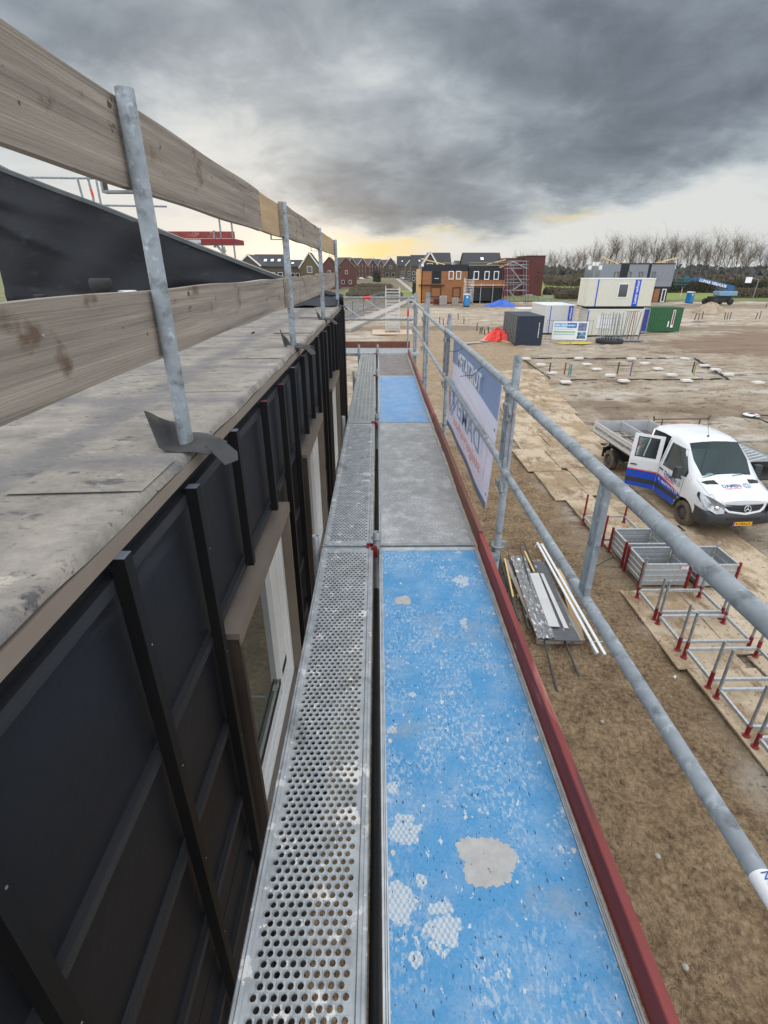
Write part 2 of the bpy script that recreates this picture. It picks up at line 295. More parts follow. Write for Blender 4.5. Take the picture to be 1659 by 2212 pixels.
roof_felt = rf
felt_dark = mat('dark felt offcut', S(52, 52, 53), S(72, 72, 71), scale=9, rough=.9, bump=.3, bscale=60, bdist=.003)

# ------------------------------------------------------------------ mesh builder
class MB:
    def __init__(s): s.v = []; s.f = []; s.m = []; s.s = []
    def add(s, vs, fs, mi=0, sm=False):
        b = len(s.v); s.v += [tuple(v) for v in vs]
        for f in fs: s.f.append([b + i for i in f]); s.m.append(mi); s.s.append(sm)
        return s
    def box(s, x0, x1, y0, y1, z0, z1, mi=0, M_=None):
        vs = [Vector((x, y, z)) for z in (z0, z1) for y in (y0, y1) for x in (x0, x1)]
        if M_: vs = [M_ @ v for v in vs]
        return s.add(vs, [(0, 2, 3, 1), (4, 5, 7, 6), (0, 1, 5, 4), (2, 6, 7, 3), (0, 4, 6, 2), (1, 3, 7, 5)], mi)
    def beam(s, p0, p1, wd, ht, mi=0, up=(0, 0, 1)):
        p0, p1 = Vector(p0), Vector(p1); d = (p1 - p0).normalized(); u = Vector(up)
        if abs(d.dot(u)) > .99: u = Vector((0, 1, 0))
        a = d.cross(u).normalized(); b = a.cross(d).normalized()
        vs = [p + a * (i * wd / 2) + b * (j * ht / 2) for p in (p0, p1) for i, j in ((-1, -1), (1, -1), (1, 1), (-1, 1))]
        return s.add(vs, [(0, 1, 2, 3), (7, 6, 5, 4), (0, 4, 5, 1), (1, 5, 6, 2), (2, 6, 7, 3), (3, 7, 4, 0)], mi)
    def cyl(s, p0, p1, r, n=14, r2=None, mi=0, cap=True):
        p0, p1 = Vector(p0), Vector(p1); d = (p1 - p0).normalized(); u = Vector((0, 0, 1)) if abs(d.z) < .9 else Vector((1, 0, 0))
        a = d.cross(u).normalized(); b = a.cross(d).normalized(); r2 = r if r2 is None else r2
        vs = [p + (a * math.cos(2 * math.pi * i / n) + b * math.sin(2 * math.pi * i / n)) * q for p, q in ((p0, r), (p1, r2)) for i in range(n)]
        s.add(vs, [(i, n + i, n + (i + 1) % n, (i + 1) % n) for i in range(n)], mi, True)
        if cap: s.add(vs[:n], [tuple(range(n))], mi); s.add(vs[n:], [tuple(reversed(range(n)))], mi)
        return s
    def path(s, pts, r, n=6, mi=0):
        for a, b in zip(pts[:-1], pts[1:]): s.cyl(a, b, r, n, mi=mi)
        return s
    def prism(s, poly, fn, a0, a1, mi=0, sm=False):   # poly: 2-D points, fn(u, v, a) -> 3-D
        n = len(poly); vs = [fn(u, v, a0) for u, v in poly] + [fn(u, v, a1) for u, v in poly]
        s.add(vs, [tuple(range(n)), tuple(reversed(range(n, 2 * n)))], mi)
        return s.add(vs, [(i, n + i, n + (i + 1) % n, (i + 1) % n) for i in range(n)], mi, sm)
    def lathe(s, prof, c, axis, n=24, mi=0):          # prof: (radius, distance along axis)
        c = Vector(c); ax = Vector(axis).normalized(); u = Vector((0, 0, 1)) if abs(ax.z) < .9 else Vector((1, 0, 0))
        a = ax.cross(u).normalized(); b = a.cross(ax)
        vs = [c + ax * h + (a * math.cos(2 * math.pi * i / n) + b * math.sin(2 * math.pi * i / n)) * r for r, h in prof for i in range(n)]
        return s.add(vs, [(j * n + i, j * n + (i + 1) % n, (j + 1) * n + (i + 1) % n, (j + 1) * n + i) for j in range(len(prof) - 1) for i in range(n)], mi, True)
    def build(s, name, mats, parent=None, bevel=0.0, label=None, fix=True):
        used = sorted({i for f in s.f for i in f})
        if len(used) < len(s.v):
            mp_ = {a: b for b, a in enumerate(used)}; s.v = [s.v[a] for a in used]; s.f = [[mp_[i] for i in f] for f in s.f]
        me = bpy.data.meshes.new(name); o = bpy.data.objects.new(name, me); COL.objects.link(o)
        off = Vector((0, 0, 0))
        if parent is not None:
            o.parent = parent
            if parent.get('_w'): off = Vector(parent['_w'])
        elif s.v and parent is None:
            A = np.array(s.v); off = Vector(((A[:, 0].min() + A[:, 0].max()) / 2, (A[:, 1].min() + A[:, 1].max()) / 2, A[:, 2].min())); o.location = off
        me.from_pydata([(v[0] - off.x, v[1] - off.y, v[2] - off.z) for v in s.v], [], s.f)
        if not isinstance(mats, (list, tuple)): mats = [mats]
        for m_ in mats: me.materials.append(m_)
        me.polygons.foreach_set('material_index', s.m); me.polygons.foreach_set('use_smooth', s.s)
        me.update()
        if bevel:
            b = o.modifiers.new('bevel', 'BEVEL'); b.width = bevel; b.segments = 2; b.limit_method = 'ANGLE'; b.angle_limit = R(40)
        if label: o['label'] = label
        return o
def tag(o, label, cat, group=None, kind=None):
    o['label'] = label; o['category'] = cat
    if group: o['group'] = group
    if kind: o['kind'] = kind
    return o
def root(name, label, cat, loc=(0, 0, 0), rz=0.0, group=None, world=True):
    """Empty at the thing's base; world=True: its parts are given in world coordinates"""
    o = bpy.data.objects.new(name, None); COL.objects.link(o); o.location = loc; o.rotation_euler = (0, 0, rz); o.empty_display_size = .2
    if world: o['_w'] = tuple(loc)
    return tag(o, label, cat, group)
def one(mb, name, mats, label, cat, group=None, bevel=0.0):
    return tag(mb.build(name, mats, bevel=bevel), label, cat, group)
def struct(mb, name, mats, kind='structure', **k):
    o = mb.build(name, mats, **k); o['kind'] = kind; return o
def dup(o, loc=None, rz=None, label=None, parent=None, mats=None):
    c = o.copy(); COL.objects.link(c)
    if parent is not None: c.parent = parent
    if loc is not None: c.location = loc
    if rz is not None: c.rotation_euler = (0, 0, rz)
    if label: c['label'] = label
    for ch in list(o.children): dup(ch, parent=c)
    return c
def text(s_, size, loc, xd, yd, m_, parent, name='lettering', ext=0.001, width=None, bold=0.0, align='LEFT'):
    """flat lettering; converted to a mesh so it carries its own geometry"""
    cu = bpy.data.curves.new(name, 'FONT'); cu.body = s_; cu.size = size; cu.extrude = ext; cu.align_x = align; cu.offset = bold
    cu.resolution_u = 2
    tmp = bpy.data.objects.new(name, cu); COL.objects.link(tmp)
    bpy.context.view_layer.update()
    dg = bpy.context.evaluated_depsgraph_get()
    me = bpy.data.meshes.new_from_object(tmp.evaluated_get(dg)); bpy.data.objects.remove(tmp); bpy.data.curves.remove(cu)
    if width and len(me.vertices):
        xs = [v.co.x for v in me.vertices]; k = width / (max(xs) - min(xs))
        for v in me.vertices: v.co.x *= k
    o = bpy.data.objects.new(name, me); COL.objects.link(o); me.materials.clear(); me.materials.append(m_)
    xd, yd = Vector(xd).normalized(), Vector(yd).normalized(); zd = xd.cross(yd)
    loc = Vector(loc)
    if parent.get('_w'): loc = loc - Vector(parent['_w'])
    o.parent = parent
    o.matrix_local = Matrix(((xd.x, yd.x, zd.x, loc.x), (xd.y, yd.y, zd.y, loc.y), (xd.z, yd.z, zd.z, loc.z), (0, 0, 0, 1)))
    return o
# ---- value noise for terrain
def vnoise(x, y, seed=0):
    xi = np.floor(x).astype(np.int64); yi = np.floor(y).astype(np.int64); xf = x - xi; yf = y - yi
    def h(a, b):
        n = (a * 374761393 + b * 668265263 + seed * 982451653) & 0xffffffff
        n = ((n ^ (n >> 13)) * 1274126177) & 0xffffffff
        return ((n ^ (n >> 16)) & 0xffff) / 65535.0
    u = xf * xf * (3 - 2 * xf); v = yf * yf * (3 - 2 * yf)
    return (h(xi, yi) * (1 - u) + h(xi + 1, yi) * u) * (1 - v) + (h(xi, yi + 1) * (1 - u) + h(xi + 1, yi + 1) * u) * v
def fbm(x, y, o=4, seed=0):
    r = 0; a = .5
    for i in range(o): r = r + a * vnoise(x * 2 ** i, y * 2 ** i, seed + i); a *= .5
    return r
#PART2
# ================================================================== SETTING
# sandy building ground
gm = mat('churned building sand', S(196, 180, 158), S(156, 138, 114), scale=.7, rough=.95, contrast=.13, detail=12, nrough=.72, stretch=(.7, 1.2, 1), coord='World',
         spots=((S(208, 198, 182), .3, .52, .12, (.6, 1.3, 1)), (S(124, 104, 84), .5, .55, .09, (.45, 1.6, 1)), (S(100, 82, 64), 2.2, .58, .06, (.5, 1.4, 1)), (S(84, 70, 56), 7, .62, .05, (.7, 1.2, 1))), bump=1.0, bscale=9, bdist=.2, bstretch=(1, 1, 1))
t = gm.node_tree; p = [n for n in t.nodes if n.type == 'BSDF_PRINCIPLED'][0]; g = t.nodes.new('ShaderNodeNewGeometry'); s = t.nodes.new('ShaderNodeSeparateXYZ'); t.links.new(g.outputs['Position'], s.inputs[0])
nn = t.nodes.new('ShaderNodeTexNoise'); nn.inputs['Scale'].default_value = .35; nn.inputs['Detail'].default_value = 8; t.links.new(g.outputs['Position'], nn.inputs['Vector'])
nv = M('SUBTRACT', nn.outputs[0], .5, tree=t)
def smooth(v, a, b):
    r = t.nodes.new('ShaderNodeMapRange'); r.interpolation_type = 'SMOOTHSTEP'; t.links.new(v, r.inputs[0]); r.inputs[1].default_value = a; r.inputs[2].default_value = b; return r.outputs[0]
base = p.inputs['Base Color'].links[0].from_socket
xw = M('ADD', s.outputs[0], M('MULTIPLY', nv, 3.0, tree=t), tree=t); yw = M('ADD', s.outputs[1], M('MULTIPLY', nv, 9.0, tree=t), tree=t)
def cnoise(c1, c2, sc, con, st=(1, 1, 1)):
    mp = t.nodes.new('ShaderNodeMapping'); mp.inputs['Scale'].default_value = st; t.links.new(g.outputs['Position'], mp.inputs[0])
    n = t.nodes.new('ShaderNodeTexNoise'); n.inputs['Scale'].default_value = sc; n.inputs['Detail'].default_value = 10; n.inputs['Roughness'].default_value = .68; t.links.new(mp.outputs[0], n.inputs['Vector'])
    r = t.nodes.new('ShaderNodeMapRange'); t.links.new(n.outputs[0], r.inputs[0]); r.inputs[1].default_value = .5 - con; r.inputs[2].default_value = .5 + con
    return mixc(r.outputs[0], (*c1, 1), (*c2, 1), tree=t)
soil = mixc(.5, cnoise(S(98, 74, 48), S(194, 166, 128), 13.0, .11), cnoise(S(106, 82, 54), S(182, 156, 120), 1.7, .14), tree=t)
crv = t.nodes.new('ShaderNodeTexNoise'); crv.inputs['Scale'].default_value = 6.5; crv.inputs['Detail'].default_value = 7; crv.inputs['Roughness'].default_value = .6; crv.inputs['Distortion'].default_value = 1.2; t.links.new(g.outputs['Position'], crv.inputs['Vector'])
crk = smooth(M('ABSOLUTE', M('SUBTRACT', crv.outputs[0], .5, tree=t), tree=t), .022, .004)
soil = mixc(M('MULTIPLY', crk, M('MULTIPLY', smooth(nn.outputs[0], .42, .56), .75, tree=t), tree=t), soil, (*S(78, 58, 40), 1), tree=t)
tan = cnoise(S(182, 158, 126), S(148, 124, 94), 2.2, .16)
k1 = M('MULTIPLY', smooth(xw, 6.2, 5.0), smooth(yw, 26, 17), tree=t)
c = mixc(k1, base, soil, tree=t)
k2 = M('MULTIPLY', M('MULTIPLY', smooth(M('SUBTRACT', xw, M('MULTIPLY', s.outputs[1], .14, tree=t), tree=t), 5.5, 4.3, tree=None) if False else smooth(M('SUBTRACT', xw, M('MULTIPLY', s.outputs[1], .16, tree=t), tree=t), 6.3, 5.3), smooth(xw, .5, 1.5), tree=t), M('MULTIPLY', smooth(yw, 20, 28), smooth(yw, 72, 60), tree=t), tree=t)
c = mixc(M('MULTIPLY', k2, .8, tree=t), c, tan, tree=t)
# wheel ruts and damp bands
band = M('ABSOLUTE', M('SUBTRACT', s.outputs[1], M('ADD', 66.0, M('MULTIPLY', nv, 5.0, tree=t), tree=t), tree=t), tree=t)
c = mixc(M('MULTIPLY', smooth(band, 3.6, 2.0), .7, tree=t), c, (*S(124, 106, 88), 1), tree=t)
px_ = M('SUBTRACT', s.outputs[0], 52.0, tree=t); py_ = M('SUBTRACT', s.outputs[1], M('ADD', 55.0, M('MULTIPLY', px_, .28, tree=t), tree=t), tree=t)
el_ = M('ADD', M('POWER', M('ABSOLUTE', M('DIVIDE', px_, 26.0, tree=t), tree=t), 2.0, tree=t), M('POWER', M('ABSOLUTE', M('DIVIDE', py_, 9.5, tree=t), tree=t), 2.0, tree=t), tree=t)
rut = cnoise(S(122, 98, 78), S(152, 130, 108), .9, .15, (.18, 2.2, 1))
c = mixc(M('MULTIPLY', smooth(M('ADD', el_, M('MULTIPLY', nv, 1.6, tree=t), tree=t), 1.25, .75), .9, tree=t), c, rut, tree=t)
band2 = M('ABSOLUTE', M('SUBTRACT', s.outputs[1], M('ADD', 30.0, M('ADD', M('MULTIPLY', s.outputs[0], -.30, tree=t), M('MULTIPLY', nv, 9.0, tree=t), tree=t), tree=t), tree=t), tree=t)
c = mixc(M('MULTIPLY', M('MULTIPLY', smooth(band2, 2.2, .6), smooth(xw, 9, 11), tree=t), .6, tree=t), c, (*S(118, 96, 74), 1), tree=t)
band3 = M('ABSOLUTE', M('SUBTRACT', s.outputs[1], M('ADD', 108.0, M('MULTIPLY', nv, 8.0, tree=t), tree=t), tree=t), tree=t)
c = mixc(M('MULTIPLY', smooth(band3, 8, 4), .6, tree=t), c, (*S(120, 98, 80), 1), tree=t)
t.links.new(c, p.inputs['Base Color'])

def axis(segs):
    out = []
    for a, b, st in segs:
        n = max(1, int(round((b - a) / st))); out += list(np.linspace(a, b, n, endpoint=False))
    return np.array(out + [segs[-1][1]])
gx = axis([(-900, -60, 120), (-60, -6, 4), (-6, 1.5, 1.0), (1.5, 6.5, .085), (6.5, 16, .22), (16, 45, .6), (45, 130, 3), (130, 1500, 150)])
gy = axis([(-60, 2, 6), (2, 16, .085), (16, 40, .24), (40, 80, .5), (80, 130, 1.5), (130, 400, 30), (400, 3200, 300)])
GX, GY = np.meshgrid(gx, gy)
H = (fbm(GX * .35, GY * .5, 4, 1) - .48) * .30 + (fbm(GX * 1.6, GY * 2.4, 4, 5) - .48) * .16 + np.abs(fbm(GX * 5, GY * 6, 3, 9) - .45) * .15
# tyre ruts dragged through the sand
for (cx0, cy0, ang, wd, amp) in ((12, 27, -.3, 1.6, .10), (14, 30, -.22, 1.6, .09), (30, 44, .12, 2.0, .13), (48, 56, .25, 3, .16), (20, 66, .02, 2.2, .12)):
    q = (GY - cy0) - (GX - cx0) * math.tan(ang) + (fbm(GX * .2, GY * .05, 3, 3) - .5) * 3
    H += amp * (np.exp(-((np.abs(q) - wd) / .3) ** 2) - np.exp(-((np.abs(q) - wd * .6) / .35) ** 2)) * np.clip(1 - np.abs(GX - cx0) / 26, 0, 1)
flat = 1 / (1 + np.exp((GX - 5.6) * 3)) + 1 / (1 + np.exp(-(GX - 10.3) * 3)); flat = np.clip(flat, 0, 1)
nearm = np.clip((GY - 31) / 3, 0, 1); flat = np.maximum(flat, nearm)
H = H * (0.04 + .96 * flat)
H -= 0.05
H[(GY > 128) | (GX < -8)] = -.05
def pit(x0, x1, y0, y1):
    k = (GX > x0) & (GX < x1) & (GY > y0) & (GY < y1); H[k] = np.minimum(H[k], -.04)
nx, ny = len(gx), len(gy)
me = bpy.data.meshes.new('ground'); go = bpy.data.objects.new('ground', me); COL.objects.link(go)
vv = np.stack([GX.ravel(), GY.ravel(), H.ravel()], 1)
ii = np.arange(nx * ny).reshape(ny, nx)
ff = np.stack([ii[:-1, :-1].ravel(), ii[:-1, 1:].ravel(), ii[1:, 1:].ravel(), ii[1:, :-1].ravel()], 1)
me.from_pydata(vv.tolist(), [], ff.tolist()); me.polygons.foreach_set('use_smooth', [True] * len(ff)); me.materials.append(gm); go['kind'] = 'structure'

grass_m = mat('winter grass', S(112, 118, 62), S(92, 100, 58), scale=.08, rough=.95, contrast=.2, detail=10, coord='World', stretch=(.4, 1, 1), spots=((S(122, 108, 76), .05, .52, .1, (.3, 1, 1)), (S(84, 78, 58), .3, .6, .1)))
grass_b = mat('mown verge grass', S(124, 136, 56), S(104, 116, 56), scale=.2, rough=.95, coord='World')
rough_m = mat('rough brown verge', S(112, 98, 74), S(84, 74, 56), scale=.12, rough=.95, contrast=.15, detail=10, coord='World', stretch=(.3, 1, 1), spots=((S(140, 124, 96), .15, .58, .08, (.3, 1, 1)),))
asph = mat('grey asphalt', S(104, 98, 94), S(92, 86, 84), scale=.3, rough=.85, coord='World')
def sheet(name, pts, z, m_):
    mb = MB(); mb.add([Vector((*p_[:2], z)) for p_ in pts], [tuple(range(len(pts)))]); return struct(mb, name, m_)
def dsp(*pts): return [at(a, b, 0) for a, b in pts]
sheet('field', [(-700, 124), (1300, 124), (2400, 3000), (-2000, 3000)], .03, grass_m)
sheet('verge', [(-60, 118.5), (14, 119), (14, 134), (-60, 132)], .035, rough_m)
sheet('rough_ground', [(-90, 190), (12, 190), (22, 400), (-90, 400)], .036, rough_m)
sheet('lawn', dsp((745, 640), (905, 639), (897, 627), (745, 626)), .04, grass_b)
sheet('street', dsp((925, 626), (1010, 626), (900, 598), (850, 598)), .045, asph)
sheet('path', dsp((902, 642), (912, 642), (862, 602), (854, 602)), .05, concrete)
sheet('side_road', dsp((744, 695), (744, 655), (860, 648), (838, 662)), .02, asph)
sheet('meadow', dsp((1110, 641), (1300, 643), (1290, 612), (1110, 612)), .04, grass_b)
sheet('meadow_strip', dsp((1440, 648), (1700, 640), (1700, 615), (1440, 612)), .04, grass_b)
# low kerb wall along the side road
a_, b_ = at(744, 716, 0), at(905, 641, 0)
mb = MB(); mb.beam(a_ + Vector((0, 0, .15)), b_ + Vector((0, 0, .15)), 1.6, .34); struct(mb, 'kerb', concrete)
# ---- loose clods and crumbs on the churned ground
rc = random.Random(5); mb = MB(); cv, cf = [], []
for k in range(15000):
    if k < 9000: x, y, s_ = rc.uniform(1.0, 5.5), 2.5 + 20 * rc.random() ** 1.4, .006 + .020 * rc.random() ** 4
    else: x, y, s_ = rc.uniform(9.6, 34), rc.uniform(13, 46), .015 + .07 * rc.random() ** 4
    gi, gj = np.searchsorted(gx, x), np.searchsorted(gy, y); z = H[gj, gi] + s_ * .1; a = rc.random() * 6; b = len(cv)
    for q in range(4): cv.append((x + s_ * math.cos(a + q * 1.57) * rc.uniform(.7, 1.4), y + s_ * math.sin(a + q * 1.57) * rc.uniform(.7, 1.2), z + rc.uniform(-.3, .3) * s_))
    cv.append((x, y, z + s_ * rc.uniform(.5, .9))); cf += [(b, b + 1, b + 4), (b + 1, b + 2, b + 4), (b + 2, b + 3, b + 4), (b + 3, b, b + 4)]
mb.add(cv, cf); clod = mb.build('loose_clods', gm); clod['kind'] = 'stuff'; clod['label'] = 'loose clods and crumbs of sand scattered over the churned ground'; clod['category'] = 'clods'
# ---- sheets of hardboard laid as a track over the sand
platem = mat('sandy hardboard track', S(164, 142, 112), S(138, 116, 88), scale=1.6, rough=.92, contrast=.2, detail=10, nrough=.7, bump=.3, bscale=26, bdist=.004, stretch=(1, .6, 1),
             coord='World', spots=((S(184, 166, 140), .8, .46, .10), (S(126, 106, 82), 2.4, .53, .10, (1, .4, 1)), (S(112, 94, 72), 14, .58, .05), (S(196, 182, 160), 9, .60, .05)))
MATS_pl = platem
def plate(cx_, cy_, wx, ly, rz, z=.0, lab=(0, 0)):
    mb = MB(); n = 8; m_ = 6
    for i in range(n + 1):
        for j in range(m_ + 1): pass
    vs = []; fs = []
    sd_ = random.random() * 9
    for i in range(n + 1):
        for j in range(m_ + 1):
            x = -wx / 2 + wx * j / m_; y = -ly / 2 + ly * i / n
            vs.append((x, y, .03 + .012 * math.sin(y * 2 + sd_) * math.cos(x * 2.5 + sd_)))
    for i in range(n):
        for j in range(m_):
            a = i * (m_ + 1) + j; fs.append((a, a + 1, a + m_ + 2, a + m_ + 1))
    mb.add(vs, fs, 0, True)
    c_ = [0, m_, (n + 1) * (m_ + 1) - 1, n * (m_ + 1)]
    lo = [(vs[q][0], vs[q][1], vs[q][2] - .03) for q in c_]; hi = [vs[q] for q in c_]
    mb.add(lo + hi, [(0, 1, 5, 4), (1, 2, 6, 5), (2, 3, 7, 6), (3, 0, 4, 7)])
    o = mb.build('track_sheet', MATS_pl); ORD = ('nearest', 'second', 'third', 'fourth', 'fifth', 'sixth', 'seventh', 'eighth', 'ninth', 'tenth', 'eleventh', 'twelfth', 'thirteenth', 'farthest'); o.location = (cx_, cy_, z); o.rotation_euler = (0, 0, rz)
    return tag(o, f"{ORD[lab[0]]} sandy hardboard track sheet in the {('left', 'middle', 'right')[lab[1]]} row, counted from the viewer", 'ground sheet', 'hardboard sheets laid as a track over the sand')
for r_ in range(14):
    yy = 3.2 + r_ * 2.46
    for c_ in range(3):
        sh = (.05, .12, -.05, .48, .40, .1, -.1, .3, .5, .9, 1.2, 1.4, 1.9, 2.3)[r_]
        plate(6.05 + c_ * 1.27 + sh + random.uniform(-.02, .02), yy + random.uniform(-.02, .02) + c_ * .35, 1.25, 2.44, R(random.uniform(-1.2, .6) - (0 if r_ < 8 else 4)), z=.006 + .006 * random.random(), lab=(r_, c_))

# ================================================================== HOUSE WITH THE BLACK WALL
WX = -.70                       # outer face of the upright battens
house = root('timber_frame_house', 'unfinished house clad in black membrane and battens beside the scaffold deck', 'house', (-4, 4, 0))
def w(z): return EYE + z
WEND = 11.02
mb = MB()
wins = [(1.98, 3.46), (4.60, 6.10), (7.55, 9.05)]
WZ1, WZ0 = w(-1.62), w(-3.2)
X0 = -.78; ybr = [-3.0] + [q for a in wins for q in a] + [WEND]
for k in range(len(ybr) - 1):
    a, b = ybr[k], ybr[k + 1]
    if k % 2 == 0: mb.box(-.95, X0, a, b, -.1, w(-.66))
    else: mb.box(-.95, X0, a, b, -.1, WZ0); mb.box(-.95, X0, a, b, WZ1, w(-.66))
mb.box(-9, -.951, -3, -2.9, -.1, w(-.66)); mb.box(-9, -.951, WEND - .1, WEND - .002, -.1, w(-.67))
# a fold and a lap seam in the sheet
mb.box(X0, X0 + .003, -.2, 5.2, w(-2.95), w(-2.90))
mb.build('wall', membrane, house)
mb = MB(); mb.box(-.753, -.735, -3, WEND, w(-.722), w(-.675)); mb.box(-.78, -.7531, -3, WEND, w(-.722), w(-.668)); mb.build('fascia', fascia_m, house)
for (a, b) in ((-3, .55), (.55, 5.0), (5.0, 8.4), (8.4, WEND)):
    mb = MB(); mb.box(X0, -.752, a + .002, b - .002, w(-.835), w(-.79)); mb.build('horizontal_batten', blackhor, house)
for z in (-1.51, -2.06, -2.61, -3.16, -3.71, -4.26):
    for k in range(len(ybr) - 1):
        a, b = ybr[k], ybr[k + 1]
        if k % 2 and -3.24 < z < -1.55: continue
        mb = MB(); mb.box(X0, -.752, a + .05 * (k % 2 == 0), b - (.12 if k % 2 == 0 and k < 6 else 0), w(z - .022), w(z + .022)); mb.build('horizontal_batten', blackhor, house)
def batten(y, z0, z1, top, lean=0.0):
    mb = MB(); jy, jt = random.uniform(-.006, .006), random.uniform(-.008, .008)
    T_ = Matrix.Translation((0, y + jy, 0)) @ Matrix.Shear('XZ', 4, (0, 0)) if False else Matrix.Translation((0, y + jy, 0)) @ Matrix.Rotation(jt * .25, 4, 'X')
    T_ = Matrix.Translation((0, y + jy, z1)) @ Matrix.Rotation(jt * .3, 4, 'X') @ Matrix.Translation((0, 0, -z1))
    mb.box(-.751, WX - .006, -.023, .023, z0, z1 - .0015, 0, T_); mb.box(-.751, WX - .006, -.023, .023, z1 - .0013, z1, 1, T_)
    for zq in np.arange(z0 + .4, z1, .55): mb.cyl(T_ @ Vector((WX - .006, .008, zq)), T_ @ Vector((WX - .0045, .008, zq)), .004, 6, mi=1)
    o = mb.build('vertical_batten', [blackbat, top], house, bevel=.002); return o
for y in (-.1, .55, 1.24, 1.84, 3.84, 4.42, 6.32, 6.92, 7.36, 9.25, 9.55, 9.85, 10.15, 10.45, 10.75):
    batten(y, .1, w(-.745 - random.uniform(-.03, .03)) + (.06 if 6 < y < 7.1 else 0), batred if y in (3.84,) else battop)
for y in (2.47, 3.22, 5.05, 5.65, 8.0, 8.6):
    batten(y, w(-1.50 - random.uniform(0, .04)), w(-.735 - random.uniform(-.01, .03)), batred if y in (3.22, 5.05) else battop)
# windows: bronze surround standing proud, white frame, dark pane
for (a, b) in wins:
    mb = MB(); XO = -.682
    mb.box(-.78, XO, a - .03, b + .03, w(-1.62), w(-1.585)); mb.box(XO + .0005, XO + .006, a - .03, b + .03, w(-1.66), w(-1.585))
    wf = mb.build('window', bronze, house)
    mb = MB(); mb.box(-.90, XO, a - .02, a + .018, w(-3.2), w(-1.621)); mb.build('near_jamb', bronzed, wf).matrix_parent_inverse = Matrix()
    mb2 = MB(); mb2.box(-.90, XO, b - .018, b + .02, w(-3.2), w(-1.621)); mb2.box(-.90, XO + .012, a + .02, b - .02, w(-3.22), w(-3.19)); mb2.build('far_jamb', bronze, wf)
    fx0, fx1 = -.88, -.752
    mb = MB(); A, B, Z1, Z0 = a + .02, b - .02, w(-1.622), w(-3.19)
    def fr_(y0, y1, z0, z1, wd, x0, x1):
        mb.box(x0, x1, y0, y0 + wd, z0, z1); mb.box(x0, x1, y1 - wd, y1, z0, z1); mb.box(x0, x1, y0 + wd, y1 - wd, z0, z0 + wd); mb.box(x0, x1, y0 + wd, y1 - wd, z1 - wd, z1)
    fr_(A, B, Z0, Z1, .07, fx0, fx1); fr_(A + .075, B - .075, Z0 + .075, Z1 - .075, .07, fx0 + .01, fx1 - .022); fr_(A + .15, B - .15, Z0 + .15, Z1 - .15, .012, fx0 + .015, fx1 - .04)
    mb.box(fx0 + .012, fx1 - .03, B - .40, B - .165, Z0 + .163, Z1 - .163); mb.box(fx0 + .012, fx1 - .012, B - .42, B - .39, Z0 + .163, Z1 - .163)
    mb.build('frame', white, wf, bevel=.003)
    mb = MB(); mb.box(fx0 + .02, fx1 - .055, A + .15, B - .42, Z0 + .15, Z1 - .15); mb.build('pane', glassw, wf)
for o in list(bpy.data.objects):
    if o.parent and o.parent.name.startswith('window') and o.parent.parent is house:   # parts of the windows were given in world coordinates
        for v in o.data.vertices: v.co -= Vector(house['_w'])
# roof: felt rolls lapped over one another, edge strip hanging over the fascia
mb = MB(); RZ = w(-.645)
def rz_(x, y): return RZ + .005 * math.sin(x * 1.7 + 1) * math.sin(y * 1.1) + .003 * math.sin(y * 3.3 + x * 2)
ys = [-3 + 1.0 * k for k in range(14)] + [WEND - .02]
for k in range(len(ys) - 1):
    a, b = ys[k], ys[k + 1] + .07
    if k == len(ys) - 2: b = WEND - .02
    nxx, nyy = 26, 5
    vs = [(-9 + 7.85 * i / nxx, a + (b - a) * j / nyy + .012 * math.sin(i * 1.3 + k), rz_(-9 + 7.85 * i / nxx, a + (b - a) * j / nyy) + .004 * (j > nyy - 2)) for j in range(nyy + 1) for i in range(nxx + 1)]
    mb.add(vs, [(j * (nxx + 1) + i, j * (nxx + 1) + i + 1, (j + 1) * (nxx + 1) + i + 1, (j + 1) * (nxx + 1) + i) for j in range(nyy) for i in range(nxx)], 0, True)
# thick lap where two fields of felt meet
n = 30
mb.add([(-9 + 7.6 * i / n, 6.02 + dy + .02 * math.sin(i), rz_(-9 + 7.6 * i / n, 6) + dz) for dy, dz in ((-.12, .0), (-.05, .022), (.08, .02), (.1, -.01)) for i in range(n + 1)],
       [(j * (n + 1) + i, j * (n + 1) + i + 1, (j + 1) * (n + 1) + i + 1, (j + 1) * (n + 1) + i) for j in range(3) for i in range(n)], 0, True)
# edge strip
n = 160; prof = [(-1.18, .006), (-1.16, .012), (-.95, .012), (-.80, .012), (-.768, .012), (-.752, .009), (-.742, -.004), (-.738, -.022)]
vs = []
for j, (px, pz) in enumerate(prof):
    for i in range(n + 1):
        y = -3 + (WEND + 2.98) * i / n
        jit = .003 * math.sin(y * 5.1) + .003 * (random.random() - .5) if j >= 4 else .006 * math.sin(y * 2.2)
        vs.append((px + jit, y, rz_(px, y) + pz + ((.004 * math.sin(y * 9) + .010 * (fbm(np.array([y * 1.9]), np.array([2.0]), 4, 3)[0] - .5)) if j >= 6 else 0)))
mb.add(vs, [(j * (n + 1) + i, j * (n + 1) + i + 1, (j + 1) * (n + 1) + i + 1, (j + 1) * (n + 1) + i) for j in range(len(prof) - 1) for i in range(n)], 0, True)
# lap patches on the strip
for y in (.35, 1.45, 2.9, 4.1, 5.9, 7.9, 9.0):
    mb.add([(-1.17, y, RZ + .017), (-.80, y + .02, RZ + .017), (-.750, y + .03, RZ + .013), (-.750, y + .32, RZ + .013), (-.80, y + .33, RZ + .017), (-1.15, y + .30, RZ + .017)], [(0, 1, 4, 5), (1, 2, 3, 4)], 0)
mb.box(-9, -1.0, -3, WEND, RZ - .2, RZ - .06)
mb.build('roof', roof_felt, house)
